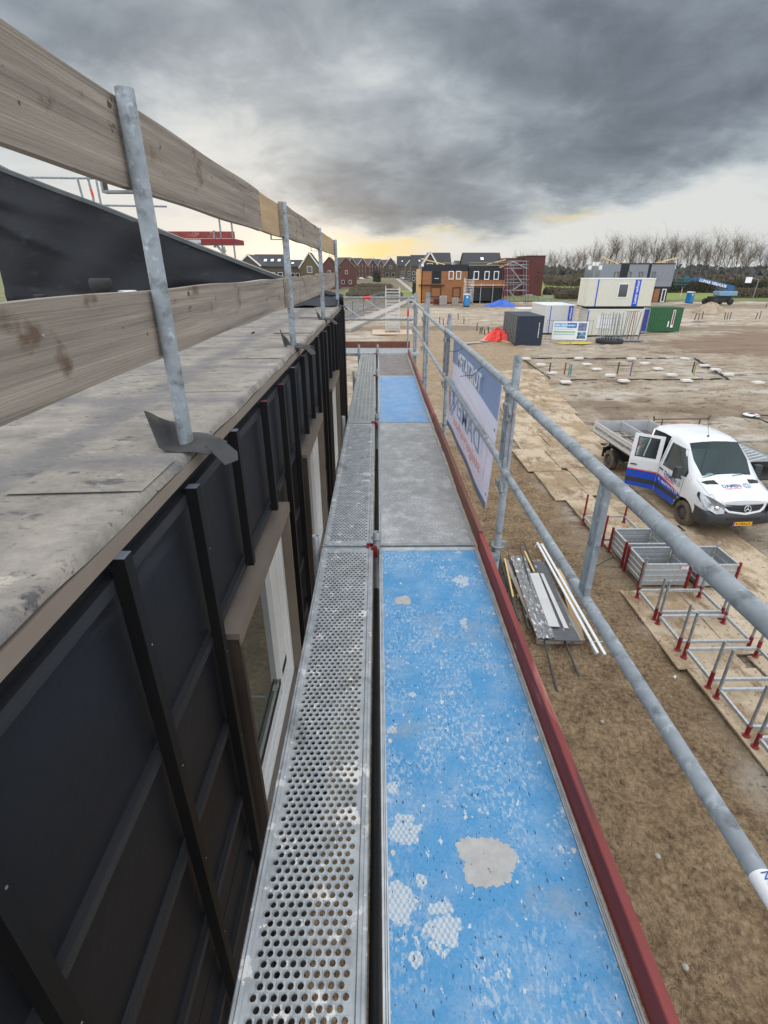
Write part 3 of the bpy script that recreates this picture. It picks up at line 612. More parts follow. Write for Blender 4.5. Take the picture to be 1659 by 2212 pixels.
# felt torn up at the far end of the roof
mb = MB()
n = 12; vs = []
for j in range(6):
    for i in range(n + 1):
        x = -2.6 + 1.85 * i / n; y = 10.15 + .16 * j
        vs.append((x, y, RZ + .02 + (.02, .05, .09, .13, .16, .17)[j] * (.35 + .65 * i / n) + .02 * math.sin(i * 1.7 + j)))
mb.add(vs, [(j * (n + 1) + i, j * (n + 1) + i + 1, (j + 1) * (n + 1) + i + 1, (j + 1) * (n + 1) + i) for j in range(5) for i in range(n)], 0, True)
mb.box(-2.6, -.76, 10.95, 11.0, RZ, RZ + .20)
mb.build('parapet', membrane, house)

# neighbour: gable wrapped in black membrane, standing behind the flat roof
nb = root('membrane_covered_gable', 'black membrane covered gable of the next house behind the flat roof', 'house', (-5, 11.1, 0))
GYY = 11.1
tops = [aty(x, y, GYY) for x, y in ((-80, 325), (0, 366), (60, 389), (120, 412), (200, 441), (295, 479), (340, 499), (420, 531), (500, 562), (590, 597), (640, 612), (705, 632), (742, 642))]
mb = MB(); nxx, nzz = 90, 26
def topz(x):
    for p0, p1 in zip(tops[:-1], tops[1:]):
        if p0.x <= x <= p1.x: return p0.z + (p1.z - p0.z) * (x - p0.x) / (p1.x - p0.x)
    return tops[0].z if x < tops[0].x else tops[-1].z
xa, xb = tops[0].x, tops[-1].x
vs = []
def wr(x, u):
    g_ = lambda q, c, s_: math.exp(-((q - c) / s_) ** 2)
    f_ = .10 * g_(u, .80 + .02 * math.sin(x), .05) * g_(x, -8.0, 1.6) + .07 * g_(u, .70 - .10 * (x + 8), .05) * g_(x, -7.2, 1.2) + .05 * g_(u, .1, .03) * g_(x, -6, 4)
    f_ += .035 * math.sin(x * 2.1 + u * 5) + .02 * math.sin(x * 4.7 - u * 9) + .05 * g_(u, .5 + .2 * (x + 3.4), .1) * g_(x, -3.6, .7) + .05 * g_(u, .35 + .3 * (x + 2.6), .09) * g_(x, -2.7, .6)
    return f_
for j in range(nzz + 1):
    for i in range(nxx + 1):
        x = xa + (xb - xa) * i / nxx; u = j / nzz; z = w(-.75) + (topz(x) - w(-.75)) * u
        vs.append((x, GYY - wr(x, u), z))
mb.add(vs, [(j * (nxx + 1) + i, j * (nxx + 1) + i + 1, (j + 1) * (nxx + 1) + i + 1, (j + 1) * (nxx + 1) + i) for j in range(nzz) for i in range(nxx)], 0, True)
mb.box(xa, xb, GYY + .05, GYY + .3, 0, w(-.75))
mb.build('gable_wall', membrane, nb)
mb = MB()     # roof slope behind the gable, its edge folded over
for p0, p1 in zip(tops[:-1], tops[1:]):
    mb.add([p0 + Vector((0, -.05, -.02)), p1 + Vector((0, -.05, -.02)), p1 + Vector((0, -.05, .05)), p0 + Vector((0, -.05, .05)), p1 + Vector((0, .3, .04)), p0 + Vector((0, .3, .04))], [(0, 1, 2, 3), (3, 2, 4, 5)], 0, False)
mb.build('roof', mat('weathered verge felt', S(62, 66, 68), S(84, 88, 88), scale=5, rough=.7), nb)

# vents on the flat roof
def vent(px, py, Y, h, r, cap, label, m_=dark, m2=None):
    p_ = aty(px, py, Y); r_ = root('roof_vent', label, 'vent', (p_.x, Y, RZ))
    mb = MB(); mb.cyl((p_.x, Y, RZ), (p_.x, Y, p_.z - cap), r, 14); mb.build('pipe', m2 or m_, r_)
    mb = MB(); mb.lathe([(0, 0), (r * 1.35, .0), (r * 1.55, -cap * .25), (r * 1.55, -cap * .75), (r * 1.1, -cap)], (p_.x, Y, p_.z), (0, 0, 1), 16); mb.build('cap', m_, r_)
vent(215, 601, 9.3, .5, .115, .20, 'thick black roof vent pipe with a wide cap in front of the black gable')
vent(85, 636, 9.3, .2, .06, .05, 'small mushroom roof vent on a white stub left of the thick black pipe', dark, white)
vent(275, 627, 9.6, .2, .10, .05, 'low pale capped roof vent right of the thick black pipe', alu)

# roof edge guard: posts in felt collars, timber boards
gp = []
PX = -.775
for k, (y, lab) in enumerate(((1.97, 'thick galvanised guard post nearest the viewer on the roof edge'), (4.86, 'second galvanised guard post along the roof edge beside the board joint'), (7.72, 'third galvanised guard post along the roof edge'), (10.62, 'farthest galvanised guard post at the far corner of the flat roof'))):
    r_ = root('guard_post', lab, 'post', (PX, y, RZ), group='guard posts along the flat roof edge')
    mb = MB(); pr = .0285; top = w(.505)
    mb.lathe([(pr, 0), (pr, top - RZ - .002), (pr - .004, top - RZ), (pr - .006, top - RZ - .05)], (PX, y, RZ), (0, 0, 1), 22); mb.build('pole', galv, r_)
    for zb, nm in ((.236, 'upper'), (-.29, 'lower')):
        mb = MB(); mb.box(PX - .125, PX - .02, y - .018, y + .018, w(zb) - .008, w(zb) - .001); mb.box(PX - .125, PX - .118, y - .018, y + .018, w(zb) - .0009, w(zb) + .045); mb.build('bracket', galvd, r_)
    mb = MB()
    n = 14; vs = []; sgn = random.choice((-1, 1)) * .03
    # collar: a square of felt laid round the foot, its back edge turned up, a tongue hanging over the edge
    def cp(u, v):
        x = PX + u * .115 + (.02 * v if v > 0 else 0); yy = y + v * .105
        z = RZ + .02 + .008 * math.sin(u * 3 + v * 2)
        if u < -.55: z += (-.55 - u) * .19 * (1.2 - .5 * v); x += (-.55 - u) * .05
        if u > .35: z -= (u - .35) ** 1.5 * .05
        return (x, yy, z)
    mb.add([cp(-1 + 2 * i / n, -1 + 2 * j / n) for j in range(n + 1) for i in range(n + 1)], [(j * (n + 1) + i, j * (n + 1) + i + 1, (j + 1) * (n + 1) + i + 1, (j + 1) * (n + 1) + i) for j in range(n) for i in range(n)], 0, True)
    tz = RZ + .004
    mb.add([(PX + .09, y - .05, tz + .012), (PX + .115, y + .06, tz + .012), (PX + .185, y + .045, tz - .045), (PX + .20, y - .01, tz - .062), (PX + .165, y - .075, tz - .06)], [(0, 1, 2, 3, 4)], 0)
    sol = mb.build('felt_collar', felt_dark, r_); md = sol.modifiers.new('s', 'SOLIDIFY'); md.thickness = .004
def gboard(y0, y1, z0, z1, x, m_, lab, dz=0.0, th=.032):
    mb = MB(); n = 40
    for i in range(n):
        a, b = y0 + (y1 - y0) * i / n, y0 + (y1 - y0) * (i + 1) / n
    pr = [(x, z0), (x + th, z0), (x + th, z1), (x, z1)]
    vs = [(px + .003 * math.sin(yy * 2), yy, pz + dz * (yy - y0) / (y1 - y0) + .003 * math.sin(yy * 5 + pz * 3)) for yy in np.linspace(y0, y1, n + 1) for px, pz in pr]
    mb.add(vs, [(i * 4 + j, i * 4 + (j + 1) % 4, i * 4 + 4 + (j + 1) % 4, i * 4 + 4 + j) for i in range(n) for j in range(4)] + [(3, 2, 1, 0), (n * 4, n * 4 + 1, n * 4 + 2, n * 4 + 3)])
    for yy in np.arange(y0 + .4, y1, .83):           # nail heads
        zz = z0 + (z1 - z0) * random.uniform(.2, .8); mb.cyl((x + th, yy, zz), (x + th + .004, yy, zz), .004, 6, mi=1)
    return one(mb, 'guard_board', [m_, galv2], lab, 'board', 'timber guard boards along the roof edge', bevel=.0025)
BX = PX - .030 - .036
gboard(-1.6, 4.06, w(.245), w(.49), BX, wood, 'long grey upper guard board nearest the viewer')
gboard(4.065, 5.05, w(.25), w(.485), BX, wood_b, 'short yellowed upper guard board piece before the second post')
gboard(4.80, 7.95, w(.25), w(.50), BX + .034, wood, 'brownish upper guard board between the second and third posts')
gboard(7.4, 10.9, w(.255), w(.50), BX, wood_b, 'farthest yellowed upper guard board between the last two posts')
gboard(-1.6, 4.95, w(-.30), w(-.065), BX, wood, 'long grey lower guard board nearest the viewer')
gboard(4.78, 7.95, w(-.30), w(-.06), BX + .034, wood, 'lower guard board between the second and third posts')
gboard(7.5, 10.9, w(-.29), w(-.05), BX, wood, 'farthest lower guard board between the last two posts')

# ================================================================== SCAFFOLD WALKWAY
JY = [-.07, 3.0, 6.07, 9.14, 11.72]
SX0, SX1 = -.385, -.038          # steel planks
BX0, BX1 = .004, .665           # boards
def perforated(L_, holes=True):
    """punched steel deck with real round holes, staggered rows; local y from 0 to L_"""
    mb = MB(); W_ = SX1 - SX0; z = 0
    hx0, hx1 = .040, W_ - .040; px = .0262; ncol = int((hx1 - hx0) / px); px = (hx1 - hx0) / ncol; py = .0235
    y0, y1 = .07, L_ - .07; nr = int((y1 - y0) / py); py = (y1 - y0) / nr; r = .0090
    if holes:
        for rI in range(nr):
            yc = y0 + (rI + .5) * py; offs = (rI % 2) * px / 2
            cells = []
            if rI % 2: cells = [(hx0, hx0 + px / 2, False)] + [(hx0 + px / 2 + k * px, hx0 + px / 2 + (k + 1) * px, True) for k in range(ncol - 1)] + [(hx1 - px / 2, hx1, False)]
            else: cells = [(hx0 + k * px, hx0 + (k + 1) * px, True) for k in range(ncol)]
            for a, b, hole in cells:
                if not hole: mb.add([(a, yc - py / 2, z), (b, yc - py / 2, z), (b, yc + py / 2, z), (a, yc + py / 2, z)], [(0, 1, 2, 3)]); continue
                xc = (a + b) / 2; hx, hy = (b - a) / 2, py / 2
                out = [(xc + hx, yc), (xc + hx, yc + hy), (xc, yc + hy), (xc - hx, yc + hy), (xc - hx, yc), (xc - hx, yc - hy), (xc, yc - hy), (xc + hx, yc - hy)]
                inn = [(xc + r * math.cos(q * math.pi / 4), yc + r * math.sin(q * math.pi / 4)) for q in range(8)]
                vs = [(x, y, z) for x, y in out] + [(x, y, z + .0012) for x, y in inn] + [(x, y, z - .006) for x, y in inn]
                fs = [(q, (q + 1) % 8, 8 + (q + 1) % 8, 8 + q) for q in range(8)] + [(8 + q, 8 + (q + 1) % 8, 16 + (q + 1) % 8, 16 + q) for q in range(8)]
                mb.add(vs, fs)
    else:
        nrb = 5; wdd = (hx1 - hx0) / nrb; prof = []
        for k in range(nrb): prof += [(hx0 + k * wdd + .002, 0.004), (hx0 + k * wdd + .012, .004), (hx0 + k * wdd + .017, -.002), (hx0 + (k + 1) * wdd - .003, -.002)]
        prof += [(hx1, .004)]; prof = [(hx0, .004)] + prof
        vs = [(x, y, zz) for y in (y0, y1) for x, zz in prof]; n = len(prof)
        mb.add(vs, [(i, i + 1, n + i + 1, n + i) for i in range(n - 1)])
        for yy in np.arange(y0 + .06, y1 - .04, .05):
            for k in range(nrb):
                a = hx0 + k * wdd + .02; mb.box(a, a + wdd - .026, yy, yy + .012, -.0015, .0008)
    # margins and folded edges
    mb.add([(hx0, .012, z), (hx1, .012, z), (hx1, y0, z), (hx0, y0, z)], [(0, 1, 2, 3)]); mb.add([(hx0, y1, z), (hx1, y1, z), (hx1, L_ - .012, z), (hx0, L_ - .012, z)], [(0, 1, 2, 3)])
    for sgn, xe, xi in ((1, 0.0, hx0), (-1, W_, hx1)):
        pr = [(xi, 0), (xe + sgn * .030, 0), (xe + sgn * .026, .006), (xe + sgn * .016, .0065), (xe + sgn * .012, .001), (xe + sgn * .004, .001), (xe, -.004), (xe, -.062), (xe + sgn * .012, -.062)]
        n = len(pr); vs = [(x, y, zz) for y in (.012, L_ - .012) for x, zz in pr]
        mb.add(vs, [(i, i + 1, n + i + 1, n + i) for i in range(n - 1)])
    return mb
P_near = None
specs = [(0, True, 'perforated steel plank nearest the viewer with round holes and paint splashes', plank_steel), (1, True, 'second perforated steel plank along the walkway with finer looking holes', plank_steel),
         (2, False, 'third steel plank along the walkway, ribbed lengthwise', plank_dull), (3, False, 'farthest ribbed steel plank at the walkway end', plank_dull)]
for k, hol, lab, m_ in specs:
    Lk = JY[k + 1] - JY[k] - .02
    r_ = root('steel_deck_plank', lab, 'deck plank', (SX0, JY[k] + .01, DECK), group='steel planks of the walkway', world=False)
    perforated(Lk, hol).build('tread', m_, r_)
    for e in (0, 1):
        mb = MB(); ye = 0 if e == 0 else Lk
        sg = 1 if e == 0 else -1
        mb.box(.002, SX1 - SX0 - .002, min(ye, ye + sg * .011), max(ye, ye + sg * .011), -.062, .0015)
        for q in range(4): mb.cyl((.05 + q * .078, ye - sg * .001, -.030), (.05 + q * .078, ye - sg * .0005, -.030), .007, 10, mi=1)
        mb.build('end_cap', [galv, dark], r_)
    mb = MB()
    mb.box(SX1 - SX0 - .045, SX1 - SX0 - .02, Lk - .012, Lk + .03, -.045, .012); mb.box(SX1 - SX0 - .045, SX1 - SX0 + .012, Lk + .012, Lk + .022, -.03, .022)
    mb.build('locking_clip', redst, r_, bevel=.003)
# boards
bs = [(0, board_blue, 'blue platform board nearest the viewer with worn white patches'), (1, board_grey, 'scuffed grey platform board, second along the walkway'),
      (2, board_blue2, 'dusty blue platform board, third along the walkway'), (3, board_dark, 'brown grey platform board at the walkway end')]
for k, m_, lab in bs:
    Lk = JY[k + 1] - JY[k] - .03; y0 = JY[k] + .015
    r_ = root('platform_board', lab, 'platform board', ((BX0 + BX1) / 2, y0, DECK), group='plywood platform boards of the walkway', world=False)
    hw = (BX1 - BX0) / 2
    mb = MB(); mb.box(-hw + .020, hw - .022, .03, Lk - .045, -.012, -.0005); mb.build('panel', m_, r_)
    for sg in (-1, 1):
        mb = MB(); xe = sg * hw
        mb.box(min(xe, xe - sg * .007), max(xe, xe - sg * .007), 0, Lk, -.075, .004); mb.box(min(xe - sg * .009, xe - sg * .013), max(xe - sg * .009, xe - sg * .013), 0, Lk, -.01, .003); mb.box(min(xe - sg * .0145, xe - sg * .020), max(xe - sg * .0145, xe - sg * .020), 0, Lk, -.01, .0025)
        mb.box(min(xe - sg * .0068, xe - sg * .0148), max(xe - sg * .0068, xe - sg * .0148), 0, Lk, -.06, -.003)
        mb.build('side_rail', galv2, r_, bevel=.001)
    mb = MB(); mb.box(-hw + .02, hw - .02, Lk - .044, Lk - .001, -.06, .003); mb.build('end_strip', galv2, r_, bevel=.002)
    mb = MB(); mb.box(-hw + .02, hw - .02, 0, .029, -.06, -.0002); mb.build('end_strip', galvd, r_, bevel=.002)
    mb = MB(); ryy = [.2, .62, 1.05, 1.48, 1.9, 2.3, 2.72]
    for yy in ryy:
        if yy > Lk - .1: continue
        for sg in (-1, 1): mb.lathe([(0, .0026), (.004, .0022), (.0065, .003), (.009, .002), (.0105, -.0005)], (sg * (hw - .036), yy, 0), (0, 0, 1), 14)
    mb.build('rivets', galv2, r_)
    if k == 0:      # plain patches where the film has worn or been filled
        for (px, py, rx, ry, sd_) in ((1052, 1858, .088, .075, 1), (871, 1297, .045, .040, 4)):
            c_ = at(px, py, DECK); n = 110; mb = MB(); random.seed(sd_)
            ring = []
            for q in range(n):
                a = 2 * math.pi * q / n; e_ = 1 / max(abs(math.cos(a)) ** 3 + abs(math.sin(a)) ** 3, .3) ** (1 / 3)
                kk = e_ * (1 + .09 * math.sin(3 * a + sd_) + .05 * math.sin(5 * a + 1) + .03 * math.sin(13 * a) + random.uniform(-.08, .06)); ring.append((c_.x - r_.location.x + rx * kk * math.cos(a), c_.y - r_.location.y + ry * kk * math.sin(a), .0004))
            mb.add([(x, y, -.001) for x, y, z in ring] + ring, [tuple(range(n, 2 * n))] + [(i, (i + 1) % n, n + (i + 1) % n, n + i) for i in range(n)])
            mb.build('filler_patch', mat('grey filler', S(184, 182, 178), S(158, 156, 152), scale=22, rough=.8, bump=.4, bscale=90, bdist=.002, spots=((S(120, 116, 108), 60, .66, .04),)), r_)
random.seed(11)
# toe boards
tb = [(0, redp, 'bright red toe board nearest the viewer', .673, .0), (1, brownp, 'worn brown red toe board beside the grey platform', .679, .004), (2, redp, 'dull red toe board, third along the walkway', .674, .0), (3, brownp, 'brown toe board at the walkway end', .679, .004)]
for k, m_, lab, x0, dz in tb:
    y0, y1 = JY[k] + .02, JY[k + 1] - .01 + (.06 if k in (1, 3) else 0)
    mb = MB(); n = 16; pr = [(x0, DECK - .01), (x0 + .030, DECK - .01), (x0 + .032, DECK + .096 + dz), (x0 + .028, DECK + .100 + dz), (x0 + .004, DECK + .100 + dz), (x0 + .0, DECK + .096 + dz)]
    q = len(pr); vs = [(px + .002 * math.sin(yy * 3), yy, pz + .002 * math.sin(yy * 4 + 1)) for yy in np.linspace(y0, y1, n + 1) for px, pz in pr]
    mb.add(vs, [(i * q + j, i * q + (j + 1) % q, (i + 1) * q + (j + 1) % q, (i + 1) * q + j) for i in range(n) for j in range(q)] + [tuple(range(q))[::-1], tuple(n * q + j for j in range(q))])
    r_ = root('toe_board', lab, 'toe board', (x0, y0, DECK), group='toe boards along the walkway')
    mb.build('board', m_, r_, bevel=.001)
    for ye in (y0, y1 - .05):
        mb = MB(); mb.box(x0 - .0015, x0 - .0002, ye + .003, ye + .047, DECK + .015, DECK + .085); mb.build('end_bracket', redst, r_)
# frames
def tube(mb, p0, p1, r=.0242, n=18, wall=True):
    p0, p1 = Vector(p0), Vector(p1); ax = (p1 - p0); h = ax.length
    mb.lathe([(r, 0), (r, h - .0015), (r - .0015, h), (r - .004, h), (r - .0042, h - .08), (0, h - .08)], p0, ax, n)
for k, y in enumerate(JY[1:]):
    ordn = ('nearest', 'second', 'third', 'farthest')[k]
    yo = y + (.045 if k < 3 else .2)
    r_ = root('scaffold_support', f'{ordn} galvanised scaffold frame carrying the walkway joint', 'scaffold frame', (.4, y, 0), group='scaffold frames under the walkway')
    OX = .822
    mb = MB(); tube(mb, (OX, yo, 0), (OX, yo, EYE - .45)); mb.build('outer_post', galv, r_)
    if k >= 2:
        mb = MB(); tube(mb, (OX + .05, yo + .12, 0), (OX + .05, yo + .12, EYE - .46)); mb.build('outer_post', galv, r_)
    mb = MB(); tube(mb, (-.015, y - .005, 0), (-.015, y - .005, DECK + .115)); mb.lathe([(.0245, 0), (.034, .0), (.034, .008), (.0245, .008)], (-.015, y - .005, DECK + .065), (0, 0, 1), 18); mb.build('inner_post', galvd, r_)
    mb = MB(); tube(mb, (-.425, y - .005, DECK - .35), (-.425, y - .005, DECK + .09)); mb.build('console_post', galvd, r_)
    mb = MB(); mb.beam((-.40, y - .005, DECK - .085), (OX, y - .005, DECK - .085), .045, .05); mb.cyl((-.40, y - .005, DECK - .33), (-.02, y - .005, DECK - .62), .017, 10); mb.build('transom', galv, r_)
    mb = MB(); mb.cyl((-.015, y - .005, DECK - 1.95), (OX, y - .005, DECK - 1.95), .02, 10); mb.cyl((-.015, y - .005, .3), (OX, y - .005, .3), .02, 10); mb.build('ledger', galv, r_)
    mb = MB(); mb.box(-.05, -.01, y - .05, y - .03, DECK - .06, DECK + .02); mb.cyl((.012, y - .035, DECK - .03), (.04, y - .05, DECK - .03), .009, 8); mb.build('wedge', redst, r_)
    for px in (OX, -.015):
        mb = MB(); mb.box(px - .075, px + .075, y - .075, y + .075, .0, .012); mb.cyl((px, y, .0), (px, y, .3), .018, 10); mb.build('base_plate', redst, r_)
    # ring with wedge heads low on the outer post
    mb = MB(); mb.lathe([(.025, -.004), (.048, -.004), (.048, .004), (.025, .004)], (OX, yo, DECK - .02), (0, 0, 1), 20); mb.box(OX + .02, OX + .06, yo - .012, yo + .012, DECK - .04, DECK + .01); mb.build('coupling_ring', galvd, r_)
# long ledger tubes below the deck gap, coloured dark to stand for its shade
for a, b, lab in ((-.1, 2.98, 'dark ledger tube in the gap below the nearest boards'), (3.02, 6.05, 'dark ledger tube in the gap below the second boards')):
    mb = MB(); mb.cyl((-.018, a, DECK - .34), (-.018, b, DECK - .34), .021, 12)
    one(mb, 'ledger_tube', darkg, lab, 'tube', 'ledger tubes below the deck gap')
# guard rails
def hat(mb, x, y, z0, z1, wdt=.052, mi=0):
    """pressed steel upright between the two rails"""
    mb.box(x - .012, x - .008, y - wdt / 2, y + wdt / 2, z0, z1, mi)
    mb.box(x - .008, x + .010, y - wdt / 2, y - wdt / 2 + .004, z0, z1, mi); mb.box(x - .008, x + .010, y + wdt / 2 - .004, y + wdt / 2, z0, z1, mi)
    mb.box(x - .0142, x - .0121, y - wdt * .16, y + wdt * .16, z0 + .01, z1 - .01, mi)
ZT, ZM = EYE - .645, EYE - 1.135
for k in range(4):
    y0, y1 = JY[k] - (.5 if k == 0 else -.04), JY[k + 1] + (.10 if k < 3 else .75)
    x = .788 + (.0 if k % 2 == 0 else .006); zt = ZT + (0 if k % 2 == 0 else .016); zm = ZM + (0 if k % 2 == 0 else .012)
    lab = ('galvanised guard rail nearest the viewer with a vertical stay halfway', 'guard rail along the grey platform holding the hanging banner', 'guard rail beyond the banner', 'farthest side guard rail at the walkway end')[k]
    r_ = root('guard_rail', lab, 'guard rail', (x, (y0 + y1) / 2, DECK), group='guard rails along the walkway')
    mb = MB(); mb.cyl((x, y0, zt), (x, y1, zt), .0242, 20); mb.cyl((x, y1 - .12, zt), (x, y1 - .05, zt), .0262, 20); mb.build('top_rail', galv, r_)
    mb = MB(); mb.cyl((x, y0, zm), (x, y1 - .05, zm), .0215, 20); mb.build('middle_rail', galv, r_)
    ym = (JY[k] + JY[k + 1]) / 2 + .14
    for q, yy in enumerate((JY[k] + .08, ym, JY[k + 1] - .03 - .10 * (k % 2))):
        if q == 1 and k >= 1: continue
        mb = MB(); hat(mb, x, yy, zm + .018, zt - .022, .058 if q == 1 else .042)
        if q == 2: mb.box(x + .012, x + .016, yy - .012, yy + .006, zm + .03, zt - .04, 1)
        mb.build('stay', [galv, redst], r_)
    for zz in (zt - .05, zm - .04):
        mb = MB(); ye = JY[k + 1] - .04
        mb.box(x - .046, x - .004, ye - .05, ye + .015, zz - .055, zz - .012); mb.prism([(-.05, -.01), (-.015, .035), (.03, .04), (.045, .01), (.02, -.03), (-.02, -.035)], lambda u, v, a: Vector((x - .03 + a, ye - .075 + u, zz - .045 + v)), -.006, .006); mb.box(x - .040, x - .034, ye - .088, ye - .080, zz - .10, zz - .005, 1)
        mb.build('wedge_coupler', [galvd, galv2], r_, bevel=.003)
    if k == 0:
        mb = MB(); q = at(1632, 1845, EYE - 1.15); mb.cyl((x, q.y - .24, zm), (x, q.y - .05, zm), .0222, 20, cap=False); mb.cyl((x, q.y - .24, zm), (x, q.y - .11, zm), .0205, 20, mi=1, cap=False); st = mb.build('label_sticker', [textwhite, textpink], r_)
        text('NG', .022, (x - .009, q.y - .055, zm + .0214), (0, -1, 0), (.95, 0, .35), textblue, r_, 'sticker_lettering', ext=.0004)
# end guard across the walkway
for z_, lab, off in ((EYE - .585, 'upper end rail across the walkway with a red clamp', .0), (EYE - 1.06, 'lower end rail across the walkway', .0)):
    r_ = root('end_rail', lab, 'guard rail', (0, 12.75, z_), group='end rails across the walkway')
    mb = MB(); mb.cyl((-1.9, 12.75, z_), (.95, 12.75, z_), .0242, 14); mb.build('rail', galv, r_)
    mb = MB(); mb.cyl((-.32, 12.75, z_), (-.16, 12.75, z_), .031, 14) if z_ > EYE - .9 else mb.cyl((.72, 12.75, z_), (.80, 12.75, z_), .031, 14); mb.build('clamp', tarpr if z_ > EYE - .9 else galvd, r_)
for x, y, lab in ((.72, 12.72, 'end scaffold post nearest the walkway middle'), (.84, 12.05, 'end scaffold post with an orange sticker')):
    mb = MB(); tube(mb, (x, y, 0), (x, y, EYE - .55)); mb.cyl((x, y, EYE - .98), (x, y, EYE - .86), .0262, 14, mi=1)
    one(mb, 'end_post', [galv, tarpr], lab, 'post', 'end posts of the walkway')
mb = MB(); mb.box(-1.9, .78, 12.70, 12.73, DECK + .0, DECK + .15); one(mb, 'end_toe_board', brownp, 'brown toe board across the far end of the walkway', 'toe board', bevel=.002)
for y, lab in ((11.80, 'near crosswise steel plank past the walkway end'), (12.18, 'far crosswise steel plank past the walkway end')):
    r_ = root('cross_plank', lab, 'deck plank', (-1.9, y, DECK + .01), group='crosswise steel planks at the walkway end', world=False)
    o = perforated(2.85, True).build('tread', galv2, r_); o.rotation_euler = (0, 0, R(-90)); o.location = (0, .34, 0)
# short spigots between deck ends
for x, lab in ((-.42, 'left short spigot standing at the far deck edge'), (.0, 'right short spigot standing at the far deck edge')):
    mb = MB(); tube(mb, (x, 11.75, DECK - .3), (x, 11.75, DECK + .20)); one(mb, 'deck_spigot', galvd, lab, 'post', 'short spigots at the far deck edge')

# hanging banner, seen from its back
bn = root('hanging_banner', 'white and pale blue advertising banner hung on the guard rail, seen from behind', 'banner', (.83, 4.7, DECK))
bw = mat('banner cloth white', S(240, 240, 248), S(232, 234, 244), scale=2, rough=.6); bb = mat('banner cloth blue', S(176, 194, 220), S(168, 186, 214), scale=2, rough=.6); be = mat('banner hem', S(150, 160, 178), S(140, 150, 170), rough=.6)
for m_ in (bw, bb, be):
    t = m_.node_tree; p = [n for n in t.nodes if n.type == 'BSDF_PRINCIPLED'][0]; o_ = [n for n in t.nodes if n.type == 'OUTPUT_MATERIAL'][0]
    tl = t.nodes.new('ShaderNodeBsdfTranslucent'); mx = t.nodes.new('ShaderNodeMixShader'); mx.inputs[0].default_value = .5; t.links.new(p.inputs['Base Color'].links[0].from_socket, tl.inputs[0])
    t.links.new(p.outputs[0], mx.inputs[1]); t.links.new(tl.outputs[0], mx.inputs[2]); t.links.new(mx.outputs[0], o_.inputs[0])
BY0, BY1, BZ0, BZ1 = 3.52, 5.95, DECK + .02, EYE - .665
def bnp(u, v):      # u: 0 far .. 1 near, v: 0 bottom .. 1 top
    y = BY1 + (BY0 - BY1) * u; z = BZ0 + (BZ1 - BZ0) * v
    x = .852 + .008 * math.sin(u * 5 + v * 2) - .02 * (1 - v) ** 2 + .004 * math.sin(u * 13 + v)
    return Vector((x, y, z - .03 * (u > .96) * (v > .9)))
n1, n2 = 60, 30; mb = MB()
def wave(u): return .72 + .035 * math.sin(u * 3.4) - .05 * max(0, u - .8) * 2
vs = [bnp(i / n1, j / n2) for j in range(n2 + 1) for i in range(n1 + 1)]
wave_rows = []
mb.add(vs, [(j * (n1 + 1) + i, j * (n1 + 1) + i + 1, (j + 1) * (n1 + 1) + i + 1, (j + 1) * (n1 + 1) + i) for j in range(n2) for i in range(n1)], 0, True)
cl = mb.build('cloth', bw, bn); md = cl.modifiers.new('s', 'SOLIDIFY'); md.thickness = .002
mb = MB(); top_ = []
for i in range(n1 + 1):
    u = i / n1; lo = wave(u)
    for j in range(9):
        v = lo + (.985 - lo) * j / 8; top_.append(bnp(u, v) + Vector((-.004, 0, 0)))
mb.add(top_, [(i * 9 + j, i * 9 + j + 1, (i + 1) * 9 + j + 1, (i + 1) * 9 + j) for i in range(n1) for j in range(8)], 0, True)
mb.build('blue_field', bb, bn)
mb = MB(); sh_ = [bnp(i / n1, v) + Vector((-.004, 0, 0)) for i in range(n1 + 1) for v in (0.0, .06)]
mb.add(sh_, [(i * 2, i * 2 + 1, i * 2 + 3, i * 2 + 2) for i in range(n1)], 0, True); mb.build('bottom_hem', be, bn)
mb = MB()
for u, v in ((.985, .62), (.985, .12), (.02, .5)):
    p_ = bnp(u, v) + Vector((-.005, 0, 0)); mb.lathe([(.006, 0), (.013, .002), (.014, 0)], p_, (-1, 0, 0), 12)
mb.build('eyelets', galvd, bn)
def bt(s_, size, u, v, m_, wd, up=(0, 0, 1)):
    p_ = bnp(u, v); o = text(s_, size, (p_.x - .030, p_.y, p_.z), (0, 1, 0), up, m_, bn, width=wd, bold=.003)
    return o
# lettering is printed on the street side and shows through, so it reads mirrored from here
bt('TOISTATEM', .20, .80, .79, textwhite, 1.25)
bt('DAMEN', .27, .88, .34, textgrey, 1.45)
bt('steigerverhuur', .14, .91, .215, textpink, 1.55)
mb = MB(); c_ = bnp(.13, .40) + Vector((-.030, 0, -.02))
for q in range(10):
    a = q * math.pi / 5; a2 = a + .9; mb.path([c_ + Vector((0, .17 * math.cos(a), .17 * math.sin(a))), c_ + Vector((0, .09 * math.cos(a2), .09 * math.sin(a2)))], .006, 5)
mb.path([c_ + Vector((0, .19 * math.cos(q * .26), .19 * math.sin(q * .26))) for q in range(25)], .005, 5); mb.build('emblem', textgrey, bn)
mb = MB(); ln = [bnp(.03, .66), bnp(.80, .62), bnp(.93, .56), bnp(.97, .44), bnp(.96, .20), bnp(.90, .15), bnp(.12, .15), bnp(.03, .20), bnp(.03, .66)]
fine = []
for a, b in zip(ln[:-1], ln[1:]):
    for q in range(8): fine.append(a + (b - a) * q / 8)
mb.path([Vector((f_.x - .028, f_.y, f_.z)) for f_ in fine], .0025, 5); mb.build('printed_outline', textpink, bn)
mb = MB()
for yy, zz in ((3.95, -.30), (4.95, -.20)):
    mb.path([(.79, yy - .02, ZT + .026), (.80, yy, ZT - .02), (.80, yy + .35, ZT + zz * .5), (.81, yy + 1.1, ZT + zz)], .003, 5)
